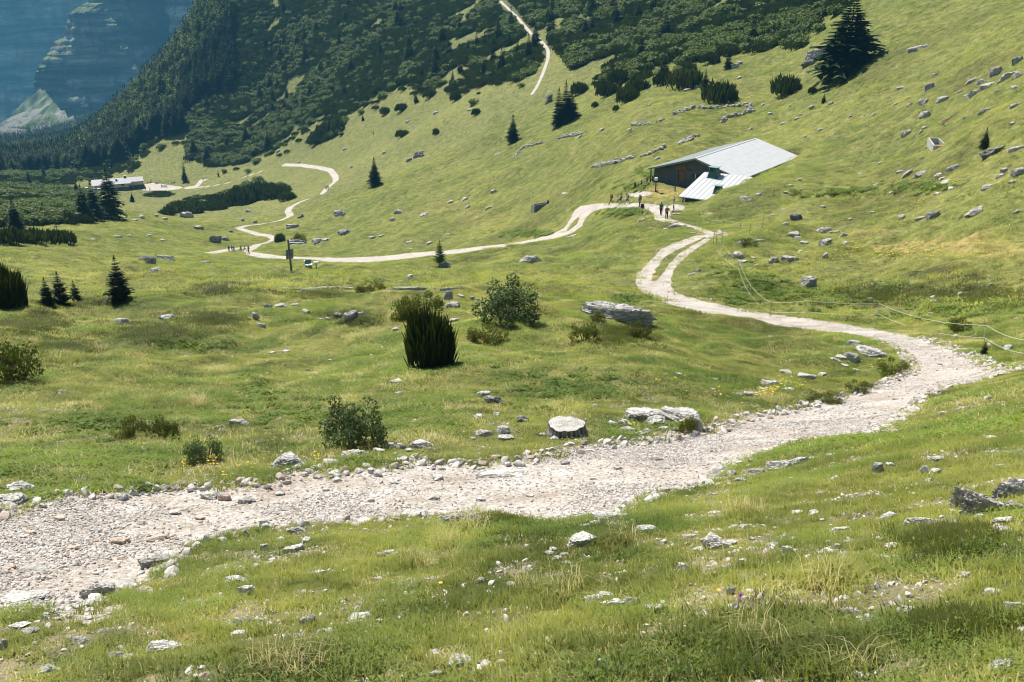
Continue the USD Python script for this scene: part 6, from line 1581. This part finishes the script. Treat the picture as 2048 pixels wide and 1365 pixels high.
for px, b, t, rz, kw in [
    (458.5, 504, 494, .4, dict(label='leftmost hiker pausing at the end of the lower track', shirt=(.05, .03, .03), pack=(.04, .035, .03), pack_label='dark backpack on the leftmost pausing hiker')),
    (464.5, 504, 492, -.6, dict(label='hiker in dark clothes left of the middle of the resting group', shirt=(.03, .03, .04))), (468.5, 504, 493, .8, dict(label='hiker with light sleeves close beside a dark-clothed hiker', shirt=(.22, .2, .19))),
    (482, 503, 490, -2.4, dict(label='hiker in a yellowish top in the resting group', shirt=(.26, .24, .08))), (497.5, 508, 489, LEFT, dict(label='tallest hiker in an orange vest with a dark pack walking left', shirt=(.55, .14, .06), pack=(.03, .03, .035), pack_label='dark backpack on the orange-vested hiker', legs=((.15, .05), (-.15, .2)), lean=.1)),
    (490, 503, 491, LEFT, dict(label='hiker in a white top behind the orange-vested hiker', shirt=(.5, .5, .5), legs=((.5, .1), (-.5, .3)))),
    (652.5, 381, 372, .2, dict(label='left walker of a pair at the upper track bend', shirt=(.06, .04, .04))), (656.5, 380, 371, .3, dict(label='right walker of a pair at the upper track bend', shirt=(.04, .05, .09))),
    (285.5, 368, 362.5, .1, dict(label='person by the hut corner near the wall', shirt=(.25, .06, .05))), (287.5, 373, 366.5, 2.0, dict(label='person in dark clothes under the hut eave', shirt=(.04, .04, .05))), (291, 381, 375.5, -1, dict(label='person in a yellow top below the hut corner', shirt=(.4, .33, .1))), (300, 381, 376, 1, dict(label='person at the lower edge of the terrace', shirt=(.35, .28, .1))),
    (302.5, 365, 360.5, 1.2, dict(label='person in black beside the first picnic table', shirt=(.03, .03, .03))), (323.5, 375, 369.5, .5, dict(label='person in dark clothes walking over the terrace', shirt=(.05, .04, .05))), (334, 376, 370.5, -.5, dict(label='person by the front terrace table', shirt=(.25, .14, .06))), (312, 365, 361, 2.2, dict(label='person standing behind the middle picnic table', shirt=(.12, .08, .05))),
    (406.5, 361, 356, .8, dict(label='walker above the path fork beyond the terrace', shirt=(.04, .035, .03))), (367, 367, 363, 1.5, dict(label='person in an orange top on the path by the dark spruce', shirt=(.5, .2, .08))), (747.5, 271, 265.5, 0.6, dict(label='lone walker high on the open pasture', shirt=(.05, .03, .03)))]:
    p = at(px, b)
    person(loc=p, rz=rz, h=float(np.clip((b - t) * size(1, p) / math.cos(PITCH), 1.5, 1.9)), **kw)

# --- a slim dark wayside pillar on the hut path
p = at(437, 353); k = size(1, p)
pl_ = thing('wayside_shrine', 'small dark wooden wayside shrine on the slope above the hut path', 'shrine', p)
part(pl_, 'post', box(-.35, .35, -.3, .3, -.3, 6 * k), M_WOOD_DARK); part(pl_, 'cross', mesh_of(box(-.06, .06, -.06, .06, 6 * k, 14 * k), box(-.45, .45, -.05, .05, 11 * k, 11.5 * k)), M_WOOD_DARK)
part(pl_, 'roof', trimesh.convex.convex_hull(np.array([(-.7, -.6, 5.6 * k), (.7, -.6, 5.6 * k), (.7, .6, 5.6 * k), (-.7, .6, 5.6 * k), (0, -.6, 7.2 * k), (0, .6, 7.2 * k)])), M_WOOD)

# ---------------------------------------------------------------- grass and flowers
def grass_material(name, stops, trans=.5, tint=(1.0, 1.0, .6), rough=.6, spec=.08):
    return mat(name, {
        'o': ('object_info', {}), 'g': ('geometry', {}),
        'n': ('noise_texture', {'scale': .5, 'detail': 5.0, 'roughness': .6}), 'n1': ('noise_texture', {'scale': .05, 'detail': 4.0}),
        'ma': ('math', {'math_type': 'multiply_add', 'value2': .55}), 'mb': ('math', {'math_type': 'multiply_add', 'value2': .75, 'value3': -.32}), 'mc': ('math', {'math_type': 'multiply_add', 'value2': .45}),
        'r': ('rgb_ramp', {'ramp': stops}), 't': ('mix', {'mix_type': 'multiply', 'fac': 1.0, 'color2': tint}),
        'p': ('principled_bsdf', {'roughness': rough, 'specular_ior_level': spec}), 'tr': ('translucent_bsdf', {}), 'x': ('add_closure', {})},
        [('g.position', 'n.vector'), ('g.position', 'n1.vector'), ('n.fac', 'mb.value1'), ('g.random_per_island', 'ma.value1'), ('mb.value', 'ma.value3'), ('n1.fac', 'mc.value1'), ('ma.value', 'mc.value3'), ('mc.value', 'r.fac'),
         ('r.color', 'p.base_color'), ('r.color', 't.color1'), ('t.color', 'tr.color'), ('p.BSDF', 'x.closure1'), ('tr.BSDF', 'x.closure2')], surface='x.closure')
M_GRASS = grass_material('grass_blades', [(.12, (.034, .048, .009)), (.32, (.156, .164, .040)), (.55, (.275, .262, .080)), (.76, (.38, .35, .145)), (.95, (.48, .42, .26))])
M_STRAW = grass_material('dry_grass_blades', [(.1, (.18, .16, .065)), (.5, (.36, .31, .165)), (.9, (.54, .465, .30))])
M_HERB = grass_material('herb_leaves', [(.1, (.055, .084, .018)), (.5, (.150, .182, .042)), (.9, (.26, .275, .082))], .35, (.9, 1.0, .45))
M_HEATH = grass_material('heather_twigs', [(.1, (.022, .030, .005)), (.5, (.062, .067, .012)), (.9, (.13, .115, .026))], .25)

def blades(n, rad, len0, len1, w, seed, lean=.5, curl=.5, segs=2, clump=0):
    r = np.random.default_rng(seed)
    v, f = [], []
    cl = r.normal(size=(max(clump, 1), 2)) * rad * .5
    for i in range(n):
        if clump:
            c = cl[i % clump] + r.normal(size=2) * rad * .13
        else:
            c = np.sqrt(r.random()) * rad * np.array([math.cos(q := r.random() * 6.283), math.sin(q)])
        a = r.random() * 6.283
        L = len0 + (len1 - len0) * r.random() ** 1.5
        d = np.array([math.cos(a), math.sin(a)])
        ln = lean * (.3 + r.random())
        side = np.array([-d[1], d[0], 0]) * w * (.6 + .8 * r.random()) * .5
        p = np.array([c[0], c[1], -.02])
        up_ = np.array([d[0] * ln, d[1] * ln, 1.0]); up_ /= np.linalg.norm(up_)
        p1 = p + up_ * L * .55
        up2 = up_ + np.array([d[0], d[1], -.8]) * curl * (.4 + r.random()); up2 /= np.linalg.norm(up2)
        p2 = p1 + up2 * L * .5
        k = len(v)
        if segs == 2:
            v += [p - side, p + side, p1 - side * .8, p1 + side * .8, p2]
            f += [(k, k + 1, k + 3), (k, k + 3, k + 2), (k + 2, k + 3, k + 4)]
        else:
            v += [p - side, p + side, p1 * .4 + p2 * .6]
            f += [(k, k + 1, k + 2)]
    return facing_up(np.array(v), np.array(f))

def facing_up(v, f):
    n = np.cross(v[f[:, 1]] - v[f[:, 0]], v[f[:, 2]] - v[f[:, 0]])
    f = np.where((n[:, 2] < 0)[:, None], f[:, ::-1], f)
    return v, f
def soft(m, up_=1.3):
    """normals between a leaf's own and straight up: a sward lit as one surface"""
    v, f = m
    n = vertex_normals(v, f) * .6 + [0, 0, up_]
    return n / np.linalg.norm(n, axis=1, keepdims=True)

def rosette(n, rad, size_, seed):
    r = np.random.default_rng(seed)
    v, f = [], []
    for i in range(n):
        c = np.sqrt(r.random()) * rad * np.array([math.cos(q := r.random() * 6.283), math.sin(q)])
        a = r.random() * 6.283
        d = np.array([math.cos(a), math.sin(a), .25 + .7 * r.random()]); d /= np.linalg.norm(d)
        s = np.array([-d[1], d[0], 0]); L = size_ * (.6 + .8 * r.random())
        p = np.array([c[0], c[1], .01 + .05 * r.random()])
        k = len(v)
        v += [p, p + d * L * .5 + s * L * .28, p + d * L - [0, 0, .15 * L], p + d * L * .5 - s * L * .28]
        f += [(k, k + 1, k + 2), (k, k + 2, k + 3)]
    return facing_up(np.array(v), np.array(f))

r8 = np.random.default_rng(808)
_rs = np.array(ROCK_SPOTS)
_rock_tree = cKDTree(_rs[:, :2])
def off_rocks(P, margin):
    d, i = _rock_tree.query(P[:, :2], k=3, workers=-1)
    return (d > _rs[i, 2] * margin).all(1)
def up_quats(P, r, tilt=.85):
    e = .12 + .004 * np.hypot(P[:, 0], P[:, 1])
    gx = (height(P[:, 0] + e, P[:, 1]) - height(P[:, 0] - e, P[:, 1])) / (2 * e)
    gy = (height(P[:, 0], P[:, 1] + e) - height(P[:, 0], P[:, 1] - e)) / (2 * e)
    n = np.stack([-gx * tilt, -gy * tilt, np.ones(len(P))], 1); n /= np.linalg.norm(n, axis=1, keepdims=True)
    q1 = np.stack([1 + n[:, 2], -n[:, 1], n[:, 0], 0 * gx], 1); q1 /= np.linalg.norm(q1, axis=1, keepdims=True)
    a = r.random(len(P)) * math.pi
    w, x, y, z = q1.T
    c, s = np.cos(a), np.sin(a)
    return np.stack([w * c - z * s, x * c + y * s, y * c - x * s, z * c + w * s], 1)

def in_frame(P, m=40):
    q = pixel(P)
    return (q[:, 0] > -m) & (q[:, 0] < 2048 + m) & (q[:, 1] < 1365 + 2 * m)
def grass_zone(path, label, protos, n, d0, d1, margin, s0, s1, pick, thin=None, sd_min=.03):
    P = scatter_r(n, d0, d1, r8)
    P = P[in_frame(P)]
    sd = track_distance(P[:, 0], P[:, 1])
    rag = world_noise(P, .5, 31) - .5
    keep = (sd + rag * .5 > sd_min) & off_rocks(P, margin)
    if thin is not None:
        keep &= r8.random(len(P)) < thin(P, sd)
    P = P[keep]
    protos = [(*q, soft(q[1])) for q in protos]
    s = s0 + (s1 - s0) * r8.random(len(P))
    s *= (.75 + .6 * world_noise(P, 2.6, 53))
    instancer(path, protos, P, pick(P), up_quats(P, r8), np.stack([s, s, s * (.8 + .5 * r8.random(len(P)))], 1), label, 'grass')
    return len(P)
def by_noise(weights, l, seed):
    """which kind grows where: patchy, by noise"""
    cw = np.cumsum(weights) / np.sum(weights)
    def f(P):
        u = np.clip((world_noise(P, l, seed) - .5) * 1.5 + .5, 0, 1) * .55 + .45 * r8.random(len(P))
        u = np.argsort(np.argsort(u)) / max(len(u), 1)
        return np.minimum(np.searchsorted(cw, u), len(weights) - 1)
    return f
bare = lambda P, sd: np.clip(.22 + 1.5 * smooth(world_noise(P, .42, 61), .36, .54), 0, 1) * np.clip(1 - .8 * blobs(P, DRY), .1, 1)
NEAR = [('short_tuft', blades(40, .17, .025, .06, .0065, 1, .8, .7), M_GRASS, False), ('fine_tuft', blades(42, .17, .03, .08, .0055, 2, .65, .7), M_GRASS, False), ('clumped_tuft', blades(60, .16, .04, .13, .006, 3, .55, .6, 2, 3), M_GRASS, False),
        ('straw_tuft', blades(32, .17, .03, .09, .005, 4, 1.0, 1.0), M_STRAW, False), ('leaf_rosette', rosette(26, .15, .026, 5), M_HERB, False), ('clover_mat', rosette(54, .15, .015, 6), M_HERB, False)]
n1 = grass_zone('/World/near_turf', 'short mixed turf of grass, straw and herbs on the near slope', NEAR, 62000, 3.2, 17, 1.15, .75, 1.2, by_noise([.28, .25, .14, .18, .06, .09], .9, 65), bare)
MID = [('meadow_tuft', blades(66, .34, .035, .09, .011, 11, .7, .7), M_GRASS, False), ('meadow_clump', blades(64, .32, .04, .13, .010, 12, .6, .6, 2, 5), M_GRASS, False), ('meadow_straw', blades(60, .33, .07, .18, .009, 13, .9, 1.0), M_STRAW, False), ('meadow_herbs', rosette(80, .32, .06, 14), M_HERB, False)]
n2 = grass_zone('/World/meadow_grass', 'long summer grass and herbs of the meadow', MID, 46000, 15, 62, 1.05, .8, 1.3, by_noise([.46, .25, .12, .17], 2.6, 67), lambda P, sd: np.clip(1 - .6 * blobs(P, DRY), .2, 1))
FAR = [('pasture_tuft', blades(120, 1.3, .08, .24, .045, 21, .7, .7, 1), M_GRASS, False), ('pasture_clump', blades(120, 1.2, .12, .34, .045, 22, .5, .5, 1, 9), M_GRASS, False), ('pasture_herbs', rosette(90, 1.2, .15, 24), M_HERB, False)]
n3 = grass_zone('/World/pasture_grass', 'grazed grass of the wide pasture', FAR, 46000, 58, 330, .5, .8, 1.3, by_noise([.5, .27, .23], 9.0, 69), lambda P, sd: 1.0 * ((pixel(P)[:, 1] > np.interp(pixel(P)[:, 0], SCRUB_EDGE[:, 0], SCRUB_EDGE[:, 1])) & (((P[:, :2] - B_P) @ B_U < -9) | ((P[:, :2] - B_P) @ B_U > 24.5) | (np.abs((P[:, :2] - B_P) @ B_V) > 8.6))), .4)

# heather and tall tussocks where the photograph shows them
def patch_points(rows, per, seed):
    r = np.random.default_rng(seed)
    out = []
    for px, py, rx, ry, k in rows:
        n = int(per * k)
        a, q = r.random(n) * 6.283, np.abs(r.normal(size=n)) * .62
        out.append(at_many(px + rx * q * np.cos(a) * 1.05, py + ry * q * np.sin(a) * 1.05))
    return np.vstack(out)
HP = patch_points([h for h in HEATH if h[1] > 560], 1300, 5)
HP = HP[(track_distance(HP[:, 0], HP[:, 1]) > .1) & off_rocks(HP, .9)]
hd_ = np.hypot(HP[:, 0], HP[:, 1])
s = (.7 + .6 * r8.random(len(HP))) * np.clip(.7 + hd_ / 38, .8, 2.6)
instancer('/World/heather', [('heather_tuft', _h1 := blades(70, .16, .04, .12, .010, 31, .45, .3), M_HEATH, False, soft(_h1)), ('heather_low', _h2 := blades(70, .18, .03, .08, .012, 32, .6, .3), M_HEATH, False, soft(_h2))], HP, r8.integers(0, 2, len(HP)), up_quats(HP, r8), np.stack([s] * 3, 1), 'dark olive heather and bilberry cushions on the meadow', 'heather')
TUSS = [(640, 1030, 34, 16, .35), (890, 1090, 40, 30, .5), (940, 1062, 30, 20, .2), (1238, 1092, 26, 18, .5), (1486, 1032, 24, 12, .3), (1660, 1170, 60, 30, .35), (150, 722, 50, 14, .5), (390, 806, 34, 12, .4), (310, 806, 24, 12, .25), (1100, 1180, 60, 40, .3), (1660, 1310, 110, 50, .6), (1500, 1290, 80, 40, .4), (820, 1130, 30, 14, .2), (60, 690, 30, 10, .2), (1840, 572, 20, 8, .2), (600, 1330, 60, 24, .3), (1730, 590, 12, 8, .2)]
TP = patch_points(TUSS, 50, 9)
TP = TP[(track_distance(TP[:, 0], TP[:, 1]) > -.2)]
td = np.hypot(TP[:, 0], TP[:, 1]); s = (.7 + .6 * r8.random(len(TP))) * np.clip(.75 + td / 40, .8, 2.0)
instancer('/World/grass_tussocks', [('green_tussock', _t1 := blades(80, .12, .10, .26, .007, 41, .55, .9), M_GRASS, False, soft(_t1)), ('straw_tussock', _t2 := blades(50, .13, .14, .36, .005, 42, .8, 1.4), M_STRAW, False, soft(_t2))], TP, (r8.random(len(TP)) < .25).astype(int), up_quats(TP, r8, .5), np.stack([s] * 3, 1), 'taller arching tussocks of grass standing out of the turf', 'grass')
# lush dock leaves by the yard and the far verge herbs
LUSH = [(1060, 468, 60, 8, .8), (1090, 470, 30, 6, .6), (1250, 425, 70, 10, .6), (1300, 350, 30, 12, .5), (1260, 375, 50, 10, .4), (1700, 385, 110, 14, .6), (1850, 375, 60, 10, .5), (1500, 560, 70, 26, 1.0), (1560, 590, 90, 20, 1.0), (1650, 590, 110, 26, 1.0), (1460, 590, 40, 14, .5), (1900, 620, 120, 26, 1.0), (1250, 600, 40, 10, .3), (380, 690, 60, 10, .4), (520, 780, 40, 30, .5), (1120, 780, 120, 40, .7), (600, 830, 90, 30, .5), (200, 850, 120, 30, .5)]
LP = patch_points(LUSH, 190, 15)
LP = LP[(track_distance(LP[:, 0], LP[:, 1]) > .15) & off_rocks(LP, 1.0)]
ld = np.hypot(LP[:, 0], LP[:, 1]); s = (.6 + .7 * r8.random(len(LP))) * np.clip(.4 + ld / 80, .5, 2.0)
instancer('/World/broad_leaf_herbs', [('dock_leaves', rosette(46, .26, .17, 51), M_HERB, False), ('nettle_leaves', _l2 := leaf_bush(.45, .16, 52, 70, .032, 4), M_HERB, False, soft(_l2))], LP, r8.integers(0, 2, len(LP)), up_quats(LP, r8, .6), np.stack([s] * 3, 1), 'lush broad leaved herbs in the damp hollows', 'herbs')
# flowers too many to count
FL = [(300, 950, 40, 8, .1), (365, 938, 30, 8, .25), (430, 938, 26, 12, .6), (410, 928, 40, 8, .5), (450, 960, 20, 8, .4), (500, 940, 30, 8, .3), (630, 925, 26, 14, .5), (700, 920, 40, 10, .4), (1372, 848, 16, 10, .5), (1545, 790, 30, 14, 1.3), (1520, 800, 24, 12, .8), (1580, 772, 40, 16, .6), (1740, 740, 40, 14, .5), (1260, 862, 30, 8, .3), (1440, 800, 60, 14, .5), (1350, 765, 60, 14, .3), (750, 890, 30, 8, .2), (1770, 520, 240, 26, 2.4), (880, 1195, 10, 6, .05), (1660, 1112, 12, 6, .03), (1700, 505, 60, 16, 1.0), (1440, 1212, 14, 6, .05)]
FP = patch_points(FL, 28, 25)
FP = FP[off_rocks(FP, .8)]
fd = np.hypot(FP[:, 0], FP[:, 1]); s = (.7 + .5 * r8.random(len(FP))) * np.clip(fd / 22, .7, 3.0)
fl_v, fl_f = [], []
for k_ in range(8):
    a = k_ * math.pi / 4
    b = len(fl_v)
    fl_v += [np.array([0, 0, .16]), np.array([.022 * math.cos(a - .3), .022 * math.sin(a - .3), .168]), np.array([.030 * math.cos(a), .030 * math.sin(a), .165]), np.array([.022 * math.cos(a + .3), .022 * math.sin(a + .3), .168])]
    fl_f += [(b, b + 1, b + 2), (b, b + 2, b + 3)]
instancer('/World/yellow_flowers', [('flower_head', (np.array(fl_v), np.array(fl_f)), M_BLOOM_YELLOW, False), ('flower_head_small', (np.array(fl_v) * [.7, .7, .8], np.array(fl_f)), M_BLOOM_YELLOW, False)], FP, r8.integers(0, 2, len(FP)), up_quats(FP, r8, .3), np.stack([s] * 3, 1), 'yellow meadow flowers along the verges', 'flowers')
# one orchid
p = at(1474, 1232)
oc = thing('orchid', 'single purple orchid spike in front of a pale rock in the lower turf', 'flower', p, .3)
part(oc, 'stem', cone((0, 0, -.01), (.004, 0, .13), .003, .002, 5), M_HERB)
part(oc, 'blossoms', leaf_bush(.034, .075, 9, 60, .008, 3), plain('purple_blossom', (0.30, 0.05, 0.30), .6), kind='stuff')
x_ = stage.GetPrimAtPath(str(oc.GetPath()) + '/blossoms'); UsdGeom.Xformable(x_).AddTranslateOp().Set((.003, 0, .10))
part(oc, 'leaf', (np.array([(0, 0, 0), (.02, .01, .03), (.06, .01, .05), (.02, -.01, .03)]), np.array([(0, 1, 2), (0, 2, 3)])), M_HERB); part(oc, 'leaf', (np.array([(0, 0, 0), (-.02, .01, .03), (-.055, -.01, .055), (-.02, -.01, .03)]), np.array([(0, 1, 2), (0, 2, 3)])), M_HERB)
print('grass', n1, n2, n3, len(HP), len(TP), len(LP), len(FP))
